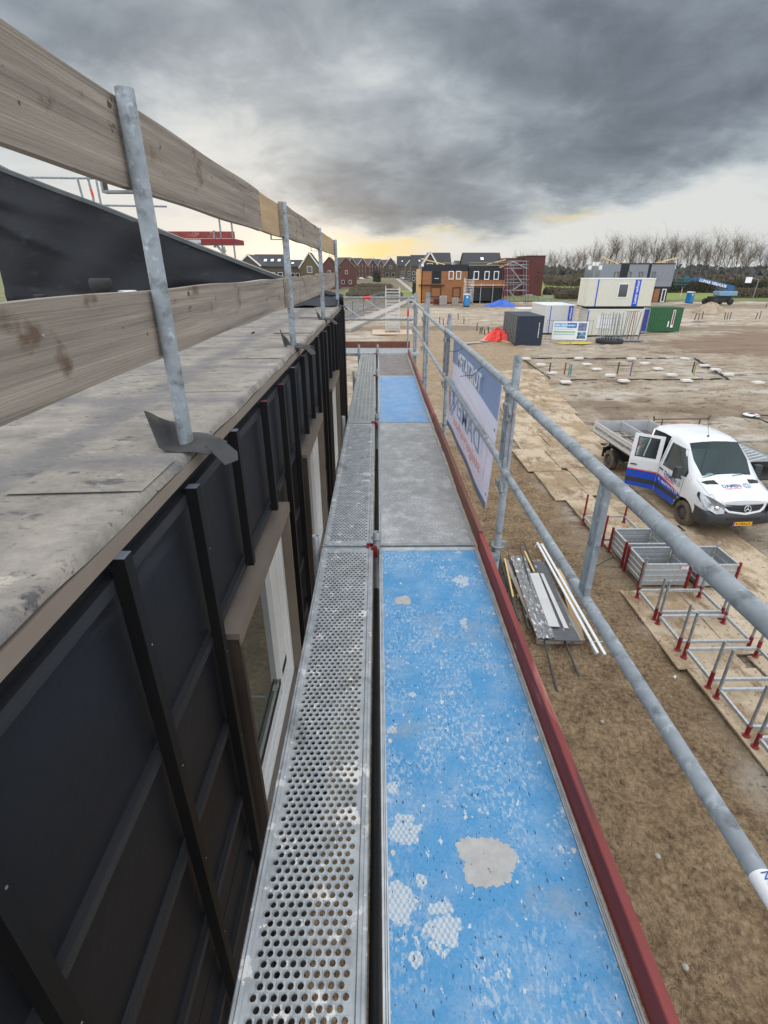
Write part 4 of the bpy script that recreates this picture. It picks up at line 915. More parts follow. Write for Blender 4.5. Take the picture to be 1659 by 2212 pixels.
mb.build('tie_wire', dark, bn)
#PART3
# ================================================================== THINGS ON THE GROUND BELOW
random.seed(21)
def rack(x, y, wdt, dep, h, sleeve, lab, allred=False, seed=0):
    r_ = root('stacking_rack', lab, 'rack', (x, y, .03), group='tube stacking racks in a row', world=False)
    mt = redst if allred else galvd
    for i in (0, 1):
        for j in (0, 1):
            mb = MB(); px, py = i * wdt, j * dep; ln = random.uniform(-.01, .01)
            mb.cyl((px, py, .0), (px, py, sleeve), .034, 12, mi=1); mb.cyl((px, py, sleeve), (px + ln, py, h), .025, 12); mb.lathe([(.034, 0), (.06, 0), (.06, .02), (.034, .04)], (px, py, 0), (0, 0, 1), 12, mi=1)
            mb.build('post', [mt, redst], r_)
    zb = .20
    for p0, p1 in (((.03, 0, zb), (wdt - .03, 0, zb)), ((.03, dep, zb), (wdt - .03, dep, zb)), ((0, .03, zb), (0, dep - .03, zb)), ((wdt, .03, zb), (wdt, dep - .03, zb))):
        mb = MB(); mb.beam(p0, p1, .045, .06); mb.build('bar', galv2, r_, bevel=.003)
    return r_
for k, (y, lab) in enumerate(((8.30, 'empty stacking rack touching the mesh sided boxes'), (7.40, 'second empty stacking rack from the boxes, faintly red feet'), (6.43, 'third empty stacking rack from the boxes with bright red sleeves'), (5.44, 'fourth empty stacking rack from the boxes with rusty sleeves'), (4.48, 'last empty stacking rack of the row, cut off by the picture edge'))):
    rack(5.63, y, 1.33 + .03 * (k == 0), .76, 1.02 + .02 * (k % 2), (.30, .30, .37, .22, .3)[k], lab)
rack(5.79, 11.37, 1.16, 1.33, .88, .3, 'all red stacking rack beyond the steel boxes', allred=True)
def stillage(x, y, wdt, dep, h, lab, reds=True, fill=False, tagp=False):
    r_ = root('steel_stillage_box', lab, 'steel box', (x, y, .03), group='open steel stillage boxes', world=False)
    z0 = .10
    def wall(p0, p1, nrm):
        p0, p1 = Vector(p0), Vector(p1); nrm = Vector(nrm); prof = []; nb_ = 4; hh = (h - z0) / nb_
        for q in range(nb_):
            a = z0 + q * hh; prof += [(0.0, a), (0.0, a + hh * .70), (.018, a + hh * .78), (.018, a + hh * .94), (0, a + hh * .999)]
        vs = [p + nrm * o + Vector((0, 0, zz)) for p in (p0, p1) for o, zz in prof]; n = len(prof)
        mb = MB(); mb.add(vs, [(i, i + 1, n + i + 1, n + i) for i in range(n - 1)])
        o = mb.build('side_panel', galv2, r_); md = o.modifiers.new('s', 'SOLIDIFY'); md.thickness = .004
    wall((.02, 0, 0), (wdt - .02, 0, 0), (0, -1, 0)); wall((.02, dep, 0), (wdt - .02, dep, 0), (0, 1, 0)); wall((0, .02, 0), (0, dep - .02, 0), (-1, 0, 0)); wall((wdt, .02, 0), (wdt, dep - .02, 0), (1, 0, 0))
    mb = MB(); mb.box(.0, wdt, 0, dep, z0, z0 + .02); mb.build('floor', galvd, r_)
    mb = MB()
    for p0, p1 in (((0, 0), (wdt, 0)), ((0, dep), (wdt, dep)), ((0, 0), (0, dep)), ((wdt, 0), (wdt, dep))): mb.beam((*p0, h), (*p1, h), .045, .03)
    mb.build('rim', galv2, r_, bevel=.003)
    for q, (i, j) in enumerate(((0, 0), (1, 0), (0, 1), (1, 1))):
        mb = MB(); mb.cyl((i * wdt + (.03 if i else -.03), j * dep, 0), (i * wdt + (.03 if i else -.03), j * dep, h + .05), .032, 12)
        if j == 1 and i == 1: mb.path([(wdt + .03 + .04 * math.cos(a), dep, h + .06 + .05 * math.sin(a)) for a in np.linspace(0, math.pi, 8)], .008, 6, mi=1)
        mb.build('corner_post', [redst if (reds and q < 2) or q == 2 else galvd, galv2], r_)
    if fill:
        mb = MB()
        for q in range(7):
            cx_, cy_ = wdt * random.uniform(.4, .8), dep * random.uniform(.3, .8); a = random.random() * 3
            mb.box(-.13, .13, -.04, .04, 0, .03, 0, Matrix.Translation((cx_, cy_, z0 + .05 + .02 * q)) @ Matrix.Rotation(a, 4, 'Z') @ Matrix.Rotation(.2, 4, 'X'))
        mb.build('loose_fittings', marble, r_)
    if tagp:
        mb = MB(); mb.box(wdt - .2, wdt - .05, -.024, -.020, h - .12, h - .05); mb.build('number_plate', textwhite, r_); text('6380', .055, (wdt - .19, -.0255, h - .105), (1, 0, 0), (0, 0, 1), textred, r_, ext=.0005)
stillage(5.86, 9.42, 1.0, .74, .64, 'open ribbed steel box with a small number plate, nearest the racks', tagp=True)
stillage(5.88, 10.34, .96, .74, .64, 'open ribbed steel box with loose pale fittings inside, behind the plated one', fill=True)
stillage(7.10, 9.38, .80, .80, .64, 'open ribbed steel box on the right, half hidden by the top guard rail')

clodm = mat('dark clod', S(92, 72, 52), S(120, 98, 74), scale=20, rough=1)
# the pile of sheet material and rods on the soil
def bar(name, p0, p1, wd, ht, m_, lab, cat, group=None, bevel=.002):
    mb = MB(); mb.beam(p0, p1, wd, ht); return one(mb, name, m_, lab, cat, group, bevel)
mb = MB()
for k in range(5): mb.box(3.02, 3.95, 7.62 + k * .72, 7.72 + k * .72, .0, .09)
for k in range(3): mb.box(3.05 + k * .4, 3.15 + k * .4, 7.6, 10.6, .09, .11)
one(mb, 'pallet', wood, 'long timber pallet under the pile of sheets', 'pallet')
mb = MB(); n = 40; vs = []
for j in range(15):
    for i in range(n + 1):
        u = j / 14; v = i / n; x = 3.24 + .36 * u - .22 * (1 - v); y = 7.6 + 3.07 * v
        vs.append((x, y, .15 + .03 * abs(math.sin(u * 9.4)) + .012 * math.sin(i * 1.9 + j * 2.3) * random.uniform(.3, 1)))
mb.add(vs, [(j * (n + 1) + i, (j + 1) * (n + 1) + i, (j + 1) * (n + 1) + i + 1, j * (n + 1) + i + 1) for j in range(14) for i in range(n)], 0, False)
o = one(mb, 'foil_wrapped_profiles', foil, 'crumpled silver wrapped bundle along the left side of the pile', 'foil bundle'); md = o.modifiers.new('s', 'SOLIDIFY'); md.thickness = .012
def quadsheet(name, pts, z, th, m_, lab, cat, group=None):
    mb = MB(); n = len(pts); mb.add([(*p_, z) for p_ in pts] + [(*p_, z + th) for p_ in pts], [tuple(range(n))[::-1], tuple(range(n, 2 * n))] + [(i, (i + 1) % n, n + (i + 1) % n, n + i) for i in range(n)])
    return one(mb, name, m_, lab, cat, group, .002)
quadsheet('slate_sheet', [(3.34, 8.85), (3.86, 8.85), (4.06, 10.43), (3.68, 10.43)], .13, .02, slabm, 'upper dark grey sheet on the pile, behind the pale strip', 'sheet', 'dark grey sheets on the pile')
quadsheet('slate_sheet', [(3.24, 7.58), (3.80, 7.52), (3.87, 8.83), (3.36, 8.83)], .135, .02, slabm, 'lower dark grey sheet on the pile with white streaks', 'sheet', 'dark grey sheets on the pile')
quadsheet('marbled_strip', [(3.33, 7.92), (3.54, 7.90), (3.68, 9.85), (3.47, 9.83)], .185, .015, marble, 'wide pale marbled strip lying on the foil bundle', 'strip', 'pale strips on the pile')
quadsheet('marbled_strip', [(3.62, 7.89), (3.71, 7.88), (3.80, 9.85), (3.73, 9.86)], .165, .012, marble, 'narrow pale strip between the two black rods', 'strip', 'pale strips on the pile')
quadsheet('plywood_offcut', [(3.82, 7.62), (3.95, 7.62), (4.24, 9.0), (4.33, 10.2), (4.22, 10.2)], .06, .018, ply, 'orange plywood strip under the white profiles', 'plywood')
quadsheet('grey_board', [(3.98, 7.25), (4.02, 7.22), (4.30, 9.6), (4.26, 9.6)], .06, .02, galvd, 'thin grey strip on edge beside the white profiles', 'strip')
bar('white_profile', (4.06, 11.26, .2), (3.98, 7.14, .2), .055, .03, whitep, 'left one of the two long white profiles strapped together', 'profile', 'strapped white profiles')
bar('white_profile', (4.15, 11.20, .2), (4.10, 7.10, .2), .055, .03, whitep, 'right one of the two long white profiles strapped together', 'profile', 'strapped white profiles')
mb = MB()
for y in (11.12, 7.42): mb.path([(3.95, y - .05, .17), (3.98, y, .225), (4.18, y, .225), (4.21, y + .06, .19)], .006, 5)
one(mb, 'tie_strap', whitep, 'white tie straps round the two white profiles', 'strap')
bar('black_rod', (3.58, 11.15, .21), (3.02, 6.38, .04), .028, .03, darkg, 'left black rod slanting across the pile onto the soil', 'rod', 'black rods on the pile')
bar('black_rod', (3.72, 11.25, .20), (3.52, 6.74, .04), .028, .03, darkg, 'right black rod slanting across the pile onto the soil', 'rod', 'black rods on the pile')
bar('black_rod', (3.22, 10.8, .12), (2.98, 8.0, .05), .03, .03, darkg, 'short black rod along the left edge of the pile', 'rod', 'black rods on the pile')
bar('black_pipe', (3.0, 10.95, .12), (2.86, 8.3, .05), .05, .04, darkg, 'black pipe lying beside the toe board', 'pipe', 'black pipes beside the pile')
bar('black_pipe', (2.92, 11.5, .08), (2.84, 9.3, .06), .05, .04, dark, 'second black pipe running up to the scaffold post foot', 'pipe', 'black pipes beside the pile')
bar('yellow_batten', (3.05, 10.5, .19), (2.88, 8.95, .17), .035, .03, mat('yellow pine', S(222, 192, 128), S(208, 178, 116), scale=4, rough=.8), 'bright pine batten left of the foil bundle', 'batten', 'pine battens on the pile')
bar('yellow_batten', (3.62, 10.82, .20), (3.60, 9.9, .19), .035, .03, MATS['yellow pine'], 'short pine batten between the black rods', 'batten', 'pine battens on the pile')
mb = MB(); mb.path([(at(*p_, .012)) for p_ in ((1280, 1230), (1300, 1215), (1338, 1198), (1355, 1202), (1370, 1212))], .008, 6); one(mb, 'hose', dark, 'thin black hose running from the soil to the steel boxes', 'hose')
mb = MB(); mb.path([at(*p_, .045) for p_ in ((1665, 1330 - 60), (1688 * .96, 1318))], .004, 4)
for k, (px, py) in enumerate(((1458, 1462), (1237, 1940), (1262, 1960))):
    p_ = at(px, py, .01); mb2 = MB(); mb2.box(-.05, .05, -.006, .006, 0, .006, 0, Matrix.Translation(p_) @ Matrix.Rotation(1.1 + k, 4, 'Z')); mb2.box(-.03, .02, -.02, .01, .007, .009, 0, Matrix.Translation(p_) @ Matrix.Rotation(.3 + k, 4, 'Z'))
    one(mb2, 'scrap', whitep, ('white plastic scrap beside the rack row', 'white splinter on the brown soil', 'second white splinter on the brown soil')[k], 'scrap', 'white scraps on the soil')

for k, (px, py) in enumerate(((1190, 1330), (1300, 1560), (1345, 1690), (1390, 1500), (1210, 1720), (1420, 1850), (1320, 2010), (1480, 2090))):
    p_ = at(px, py, .0); mb2 = MB(); rr = random.Random(k)
    mb2.lathe([(0, 0), (.03 + .02 * rr.random(), .002), (.035, .02), (.015, .035), (0, .036)], p_, (rr.uniform(-.2, .2), rr.uniform(-.2, .2), 1), 6)
    one(mb2, 'stone', concrete if k % 2 else clodm, ('first', 'second', 'third', 'fourth', 'fifth', 'sixth', 'seventh', 'eighth')[k] + ' loose stone on the brown soil beside the scaffold', 'stone', 'loose stones on the soil')
# ---- van ------------------------------------------------------------------
VAN = root('crew_cab_pickup_van', 'white and blue crew cab pickup van with its rear side door open', 'van', (9.487, 11.697, .03), .049, world=False)
KEY = [  # y: lower, side, belt, shoulder, roof edge, roof mid, centre
    (.07, [(.70, .52), (.78, .70), (.74, .92), (.66, 1.03), (.50, 1.07), (.25, 1.09), (0, 1.10)]),
    (.15, [(.84, .46), (.90, .74), (.86, .98), (.78, 1.10), (.56, 1.14), (.28, 1.17), (0, 1.18)]),
    (.35, [(.93, .44), (.965, .80), (.93, 1.06), (.85, 1.18), (.62, 1.24), (.31, 1.27), (0, 1.28)]),
    (.92, [(.97, .40), (.985, .85), (.965, 1.18), (.90, 1.34), (.68, 1.41), (.34, 1.44), (0, 1.45)]),
    (1.35, [(.975, .38), (.99, .85), (.975, 1.24), (.86, 1.70), (.76, 1.76), (.38, 1.80), (0, 1.81)]),
    (1.78, [(.975, .38), (.99, .85), (.975, 1.26), (.80, 2.03), (.70, 2.11), (.35, 2.14), (0, 2.15)]),
    (2.10, [(.975, .38), (.99, .85), (.975, 1.26), (.80, 2.08), (.68, 2.19), (.34, 2.235), (0, 2.245)]),
    (2.80, [(.975, .38), (.99, .85), (.975, 1.26), (.80, 2.09), (.68, 2.20), (.34, 2.25), (0, 2.26)]),
    (3.36, [(.975, .38), (.99, .85), (.975, 1.26), (.81, 2.06), (.68, 2.16), (.34, 2.20), (0, 2.21)]),
    (3.42, [(.93, .42), (.94, .85), (.92, 1.26), (.76, 2.00), (.64, 2.09), (.32, 2.12), (0, 2.13)])]
def sect(y):
    for (a, A), (b, B) in zip(KEY[:-1], KEY[1:]):
        if a <= y <= b:
            t_ = (y - a) / (b - a); return [(p[0] + (q[0] - p[0]) * t_, p[1] + (q[1] - p[1]) * t_) for p, q in zip(A, B)]
    return KEY[-1][1] if y > 3 else KEY[0][1]
def side_x(y, z):
    s_ = sect(y)
    for p, q in zip(s_[:4], s_[1:5]):
        if p[1] <= z <= q[1]: return p[0] + (q[0] - p[0]) * (z - p[1]) / (q[1] - p[1])
    return s_[0][0] if z < s_[0][1] else s_[4][0]
def archz(y, yc=.98, R_=.43):
    d = abs(y - yc); return .36 + math.sqrt(R_ * R_ - d * d) if d < R_ else 0
ysn = sorted(set([k[0] for k in KEY] + [round(v, 3) for v in np.arange(.12, 3.36, .06)] + [.56, .58, .60, 1.36, 1.38, 1.40]))
mb = MB(); rows = []
for y in ysn:
    s_ = [list(p) for p in sect(y)]; az_ = archz(y)
    if az_ > s_[0][1]:
        s_[0][1] = az_; s_[0][0] = side_x(y, az_)
        if s_[1][1] < az_ + .03: s_[1][1] = az_ + .03; s_[1][0] = side_x(y, az_ + .03)
    rows.append([(-x, y, z) for x, z in s_] + [(x, y, z) for x, z in s_[-2::-1]])
K = len(rows[0]); vs = [p for r_ in rows for p in r_]
wf, of = [], []
for i in range(len(rows) - 1):
    for j in range(K - 1):
        f = (i * K + j, i * K + j + 1, (i + 1) * K + j + 1, (i + 1) * K + j)
        ym = (ysn[i] + ysn[i + 1]) / 2
        is_ws = .94 < ym < 1.77 and j in (4, 5, 6, 7)
        side_hole = 2.46 < ym < 3.28 and j in (0, 1, 2)
        if is_ws: wf.append(f)
        elif side_hole: continue
        else: of.append(f)
mb.add(vs, of, 0, True); mb.add([rows[-1][j] for j in range(K)], [tuple(range(K))], 0); mb.add([rows[0][j] for j in range(K)], [tuple(range(K))[::-1]], 0); body = mb.build('body', vanw, VAN)
mb = MB(); mb.add(vs, wf, 0, True); wsc = mb.build('windscreen', windsc, VAN)
def vdecal(pts, m_, name, off=.004, side=-1, par=VAN, grid=.09):
    """polygon in (y, z) laid on the curved body side"""
    mb = MB(); n = len(pts); outer = [Vector((side * (side_x(y, z) + off), y, z)) for y, z in pts]
    mb.add(outer, [tuple(range(n))]); return mb.build(name, m_, par)
def vband(lo, hi, y0, y1, m_, name, off=.004, side=-1, step=.05, sub=3):
    mb = MB(); yy = list(np.linspace(y0, y1, max(2, int((y1 - y0) / step)))); n = len(yy); vs = []
    for y in yy:
        a, b = lo(y), hi(y)
        for q in range(sub + 1): z = a + (b - a) * q / sub; vs.append((side * (side_x(y, z) + off), y, z))
    mb.add(vs, [(i * (sub + 1) + j, i * (sub + 1) + j + 1, (i + 1) * (sub + 1) + j + 1, (i + 1) * (sub + 1) + j) for i in range(n - 1) for j in range(sub)], 0, True)
    return mb.build(name, m_, VAN)
def zup(y): return .98 if y > 2.3 else .98 - .20 * ((2.3 - y) / 1.2) ** 1.3
for sd_ in (-1, 1):
    y1 = 2.44
    vband(lambda y: max(.385, archz(y) + .003), lambda y: max(.56, archz(y) + .005), 1.40, y1, vanblue, 'blue_stripe', side=sd_)
    vband(lambda y: max(.56, archz(y) + .004), lambda y: .70, 1.30, y1, darkg, 'rub_strip', off=.009, side=sd_)
    vband(lambda y: max(.70, archz(y) + .004), lambda y: max(zup(y) - .035, archz(y) + .01), 1.10, y1, vanblue, 'blue_stripe', side=sd_)
    vband(lambda y: zup(y) - .035, lambda y: zup(y), 1.26, y1, orange, 'orange_stripe', side=sd_)
    # door glass and shut lines
    vband(lambda y: 1.28 + .10 * max(0, (1.6 - y)), lambda y: min(1.97, 1.36 + (y - 1.12) * 1.18), 1.20, 2.30, carglass, 'side_window', off=.006, side=sd_, sub=6)
    vband(lambda y: .42, lambda y: 2.04, 2.40, 2.415, dark, 'door_gap', off=.003, side=sd_, step=.01, sub=8)
    vband(lambda y: .62, lambda y: 1.26, 1.22, 1.232, dark, 'door_gap', off=.003, side=sd_, step=.01, sub=8)
    mb = MB(); mb.beam((sd_ * 1.008, 2.18, 1.16), (sd_ * 1.008, 2.36, 1.18), .03, .035); mb.build('door_handle', dark, VAN, bevel=.01)
    # mirror
    mb = MB(); mb.box(-.10, .10, -.07, .07, -.17, .17, 0, Matrix.Translation((sd_ * 1.15, 1.33, 1.42)) @ Matrix.Rotation(sd_ * -.1, 4, 'Z')); mb.beam((sd_ * .97, 1.36, 1.22), (sd_ * 1.12, 1.33, 1.28), .05, .06); mb.build('mirror', darkg, VAN, bevel=.035)
    # headlamps
    if True:
        mb = MB(); pl = [(.58, -.05, .80), (.77, -.03, .78), (.925, .16, .86), (.975, .46, 1.08), (.93, .50, 1.16), (.80, .16, 1.13), (.60, -.045, 1.02)]
        vs = [Vector((sd_ * x * 1.012, y - .015, z)) for x, y, z in pl]; cen = sum(vs, Vector()) / len(vs) + Vector((sd_ * .03, -.03, .01)); mb.add(vs + [cen], [(i, (i + 1) % len(pl), len(pl)) for i in range(len(pl))], 0, True)
        mb.add([v + Vector((0, .12, -.01)) for v in vs], [tuple(range(len(pl)))], 1)
        hl = mb.build('headlight', [lampg, dark], VAN)
        mb = MB(); mb.lathe([(.0, .0), (.05, -.005), (.062, -.02)], (sd_ * .76, .0, .92), (sd_ * .3, -1, .1), 14); mb.build('lamp_bowl', chrome, hl)
    # bonnet vents
    mb = MB(); q = [(sd_ * .80, .80), (sd_ * .46, .78), (sd_ * .42, .60), (sd_ * .72, .66)]
    def bz(x, y):
        s_ = sect(y); x = abs(x)
        for p, r2 in zip(s_[3:6], s_[4:7]):
            if r2[0] <= x <= p[0]: return p[1] + (r2[1] - p[1]) * (p[0] - x) / (p[0] - r2[0])
        return s_[-1][1]
    mb.add([(x, y, bz(x, y) + .006) for x, y in [(q[0][0] + (q[1][0] - q[0][0]) * i / 5 * 1.0 + ((q[3][0] - q[0][0]) * (1 - i / 5) + (q[2][0] - q[1][0]) * i / 5) * j / 3, q[0][1] + (q[1][1] - q[0][1]) * i / 5 + ((q[3][1] - q[0][1]) * (1 - i / 5) + (q[2][1] - q[1][1]) * i / 5) * j / 3) for j in range(4) for i in range(6)]], [(j * 6 + i, j * 6 + i + 1, (j + 1) * 6 + i + 1, (j + 1) * 6 + i) for j in range(3) for i in range(5)]); mb.build('bonnet_vent', dark, VAN)
# bonnet shut line
mb = MB()
for sd_ in (-1, 1): mb.path([(sd_ * (.84 - .10 * max(0, .4 - y)), y, bz(.84 - .10 * max(0, .4 - y), y) + .001) for y in np.linspace(.12, .92, 9)], .005, 4)
mb.build('bonnet_gap', darkg, VAN)
# bumper
mb = MB()
def bump_x(a): return
prof = [(.40, .04), (.47, -.03), (.60, -.06), (.72, -.06), (.79, -.02), (.80, .03)]
path = []
for a in np.linspace(-1, 1, 29):
    x = 1.0 * a; s_ = abs(a); y = .0 + .16 * s_ ** 3 + (.42 * max(0, (s_ - .86) / .14) ** 1.2); xx = math.copysign(min(abs(x) * 1.10, .985), x); path.append((xx, y))
vs = [(x, y + d, z) for x, y in path for z, d in prof]; n = len(prof)
mb.add(vs, [(i * n + j, i * n + j + 1, (i + 1) * n + j + 1, (i + 1) * n + j) for i in range(len(path) - 1) for j in range(n - 1)], 0, True)
bmp = mb.build('bumper', darkg, VAN)
mb = MB(); mb.box(-.45, .45, -.066, -.055, .60, .66)
for sd_ in (-1, 1): mb.add([(sd_ * .60, -.028, .56), (sd_ * .78, .01, .57), (sd_ * .76, .005, .66), (sd_ * .62, -.03, .65)], [(0, 1, 2, 3)])
mb.build('air_intake', dark, bmp)
mb = MB(); mb.box(-.26, .26, -.078, -.066, .44, .55); npl = mb.build('number_plate', yellow, VAN, bevel=.003)
mb = MB(); mb.box(-.259, -.215, -.081, -.0782, .441, .549); mb.build('blue_field', vanblue, npl)
text('V-743-LV', .098, (-.19, -.0795, .462), (1, 0, 0), (0, 0, 1), textblack, npl, width=.42, bold=.002)
# grille with three bars and the star
mb = MB(); gpl = [(-.56, 1.06), (.56, 1.06), (.53, .92), (.40, .83), (0, .79), (-.40, .83), (-.53, .92)]
mb.prism(gpl, lambda u, v, a: Vector((u, -.03 + .10 * (abs(u) / .6) ** 2 + (v - .8) * .22 + a, v)), -.012, .03, 0); gr = mb.build('grille', dark, VAN)
mb = MB()
ringp = [(u * 1.07, .925 + (v - .925) * 1.16) for u, v in gpl]
for a, b in zip(ringp, ringp[1:] + ringp[:1]):
    if a[1] > 1.05 and b[1] > 1.05: continue
    g2 = lambda p: Vector((p[0], -.045 + .10 * (abs(p[0]) / .6) ** 2 + (p[1] - .8) * .22, p[1])); mb.cyl(g2(a), g2(b), .032, 8)
mb.build('surround', vanw, gr)
mb = MB()
for zz in (.87, .93, .99):
    hw_ = .40 + (zz - .87) * .9
    mb.path([Vector((u, -.058 + .10 * (abs(u) / .6) ** 2 + (zz - .8) * .22, zz)) for u in np.linspace(-hw_, hw_, 9)], .012, 6)
mb.build('bars', darkg, gr)
mb = MB(); c_ = Vector((0, -.085, .925)); mb.path([c_ + Vector((.088 * math.cos(a), .02 * math.sin(a), .088 * math.sin(a))) for a in np.linspace(0, 2 * math.pi, 25)], .009, 6)
for a in (90, 210, 330): mb.cyl(c_, c_ + Vector((.085 * math.cos(R(a)), .02 * math.sin(R(a)), .085 * math.sin(R(a)))), .014, 6, r2=.005)
mb.build('star_emblem', chrome, gr)
# wheels
def wheel(x, y, sx, nm='wheel'):
    wmb = MB(); c_ = (x, y, .345); wmb.lathe([(.20, -.11), (.31, -.12), (.345, -.09), (.345, .09), (.31, .12), (.215, .115)], c_, (sx, 0, 0), 32); wo = wmb.build(nm, mat('sandy tyre', S(52, 50, 48), S(120, 104, 84), scale=5, rough=.95) if 'sandy tyre' not in MATS else MATS['sandy tyre'], VAN)
    wmb = MB(); wmb.lathe([(.215, .112), (.205, .06), (.18, .05), (.10, .085), (.06, .09), (.0, .092)], c_, (sx, 0, 0), 32)
    for q in range(14):
        a = q * math.pi / 7; p_ = Vector((x + sx * .072, y + .165 * math.cos(a), .345 + .165 * math.sin(a))); wmb.cyl(p_, p_ + Vector((sx * .02, 0, 0)), .014, 8, mi=1)
    wmb.build('rim', [mat('dusty wheel rim', S(96, 88, 80), S(70, 64, 60), scale=9, rough=.6, metal=.3) if 'dusty wheel rim' not in MATS else MATS['dusty wheel rim'], dark], wo)
for sx in (-1, 1): wheel(sx * .86, .98, sx); wheel(sx * .90, 5.35, sx)
mb = MB(); mb.box(-.80, .80, .55, 1.42, .42, .95); mb.box(-.42, .42, .5, 6.6, .42, .56); mb.box(-.7, .7, 4.95, 5.75, .40, .50); mb.box(-.55, -.35, 3.6, 4.5, .42, .72); mb.box(-.94, -.90, 3.6, 4.85, .50, .56)
mb.build('chassis', dark, VAN)
for sx in (-1, 1):
    mb = MB()
    pts = [(5.35 + .46 * math.cos(a), .40 + .44 * math.sin(a)) for a in np.linspace(R(5), R(175), 14)]
    for p_, q_ in zip(pts[:-1], pts[1:]): mb.add([(sx * .76, p_[0], p_[1]), (sx * 1.02, p_[0], p_[1]), (sx * 1.02, q_[0], q_[1]), (sx * .76, q_[0], q_[1])], [(0, 1, 2, 3)], 0, True)
    mb.box(sx * .98 - .04, sx * .98 + .04, 5.82, 5.84, .30, .66); mb.build('rear_mudguard', dark, VAN)
# open bed
ribm = MATS['aluminium']
def ribbed(p0, p1, z0, z1, nrm, name, par, m_=alu):
    p0, p1, nrm = Vector(p0), Vector(p1), Vector(nrm); prof = [(0, z0)]; nb_ = 4; hh = (z1 - z0) / nb_
    for q in range(nb_): a = z0 + q * hh; prof += [(.012, a + hh * .08), (.012, a + hh * .72), (0, a + hh * .82), (0, a + hh)]
    prof += [(-.025, z1), (-.025, z0)]
    n = len(prof); vs = [p + nrm * o + Vector((0, 0, zz)) for p in (p0, p1) for o, zz in prof]
    mb = MB(); mb.add(vs, [(i, (i + 1) % n, n + (i + 1) % n, n + i) for i in range(n)] + [tuple(range(n))[::-1], tuple(range(n, 2 * n))]); return mb.build(name, m_, par)
sp = ribbed((-1.05, 3.55, 0), (-1.05, 6.74, 0), .98, 1.38, (-1, 0, 0), 'bed_side', VAN); ribbed((1.05, 3.55, 0), (1.05, 6.74, 0), .98, 1.38, (1, 0, 0), 'bed_side', VAN)
ribbed((-1.03, 6.76, 0), (1.03, 6.76, 0), .98, 1.38, (0, 1, 0), 'tailgate', VAN); ribbed((-1.03, 3.52, 0), (1.03, 3.52, 0), .98, 1.75, (0, -1, 0), 'headboard', VAN, galvd)
mb = MB(); mb.box(-1.02, 1.02, 3.55, 6.74, .93, .985); mb.build('bed_floor', mat('dirty bed floor', S(120, 110, 102), S(92, 84, 80), scale=4, rough=.8), VAN)
mb = MB(); mb.box(-.02, .02, 4.2, 6.70, .99, 1.34); mb.build('bed_divider', alu, VAN)
mb = MB(); mb.box(.55, 1.0, 3.6, 5.4, 1.28, 1.46); mb.build('tool_box', galv2, VAN, bevel=.01)
text('0637417110 | www.damensteigerverhuur.nl', .15, (-1.0645, 6.60, 1.13), (0, -1, 0), (0, 0, 1), textblack, sp, width=2.95)
mb = MB(); mb.path([(-.9, 4.4, 1.0), (-.5, 4.1, 1.45), (.2, 4.0, 1.55), (.9, 3.9, 1.5)], .018, 6); mb.path([(-.9, 4.9, 1.0), (-.5, 4.1, 1.45), (-.75, 3.8, 1.0)], .015, 6); mb.build('load_strap', tarpr, VAN)
mb = MB()
for q in range(4): mb.box(-.85 + q * .2, -.72 + q * .2, 3.9, 6.3, 1.0, 1.06 + .02 * (q % 2))
mb.box(-.95, -.1, 5.6, 5.7, 1.08, 1.14); mb.build('bed_load', [wood], VAN)
# roof bar behind the cab, aerial
mb = MB(); mb.cyl((-.86, 3.40, 2.34), (.86, 3.40, 2.34), .018, 8)
for sx in (-1, 1): mb.cyl((sx * .86, 3.40, 2.30), (sx * .90, 3.40, 2.44), .022, 8); mb.cyl((sx * .6, 3.40, 2.14), (sx * .6, 3.40, 2.34), .02, 8)
mb.build('roof_bar', mat('rusty steel bar', S(96, 74, 62), S(70, 54, 46), scale=9, rough=.8), VAN)
mb = MB(); mb.lathe([(.0, .03), (.02, .02), (.04, 0)], (-.05, 2.0, 2.235), (0, 0, 1), 8); mb.cyl((-.05, 2.0, 2.24), (-.05, 2.22, 2.72), .005, 5); mb.build('aerial', dark, VAN)
# cab inside
mb = MB(); mb.box(-.86, .86, .95, 1.30, .9, 1.30); mb.build('dashboard', mat('grey dashboard', S(92, 98, 100), S(76, 82, 84), scale=5, rough=.8), VAN, bevel=.05)
for x in (-.45, .02, .5):
    mb = MB(); mb.box(x - .22, x + .22, 1.9, 2.4, .7, .95); mb.box(x - .22, x + .22, 2.3, 2.42, .9, 1.75); mb.build('seat', mat('grey seat cloth', S(92, 98, 102), S(76, 82, 86), scale=9, rough=.9) if 'grey seat cloth' not in MATS else MATS['grey seat cloth'], VAN, bevel=.04)
mb = MB(); mb.box(-.8, .8, 3.0, 3.1, .6, 1.7); mb.box(-.8, .8, 2.55, 3.1, .5, .85); mb.build('rear_bench', darkg, VAN)
mb = MB()
for x, y, q in ((-.25, 1.2, .15), (.35, 1.12, .16), (.60, 1.2, .12), (-.62, 1.12, .09), (.10, 1.15, .07)):
    mb.lathe([(0, q * .7), (q * .8, q * .5), (q, .1 * q), (q * .9, 0)], (x, y, 1.31), (0, 0, 1), 8)
mb.build('dashboard_clutter', mat('pale blue plastic bags', S(150, 196, 214), S(200, 214, 216), scale=20, rough=.4), VAN)
mb = MB(); mb.path([(-.50 + .19 * math.cos(a), 1.48 + .08 * math.sin(a), 1.32 + .17 * math.sin(a)) for a in np.linspace(0, 2 * math.pi, 17)], .014, 6); mb.build('steering_wheel', dark, VAN)
mb = MB(); mb.path([(-.70, .90, 1.43), (-.2, .98, 1.50)], .009, 5); mb.path([(.1, .88, 1.46), (.62, .97, 1.50)], .009, 5); mb.build('wiper', dark, VAN)
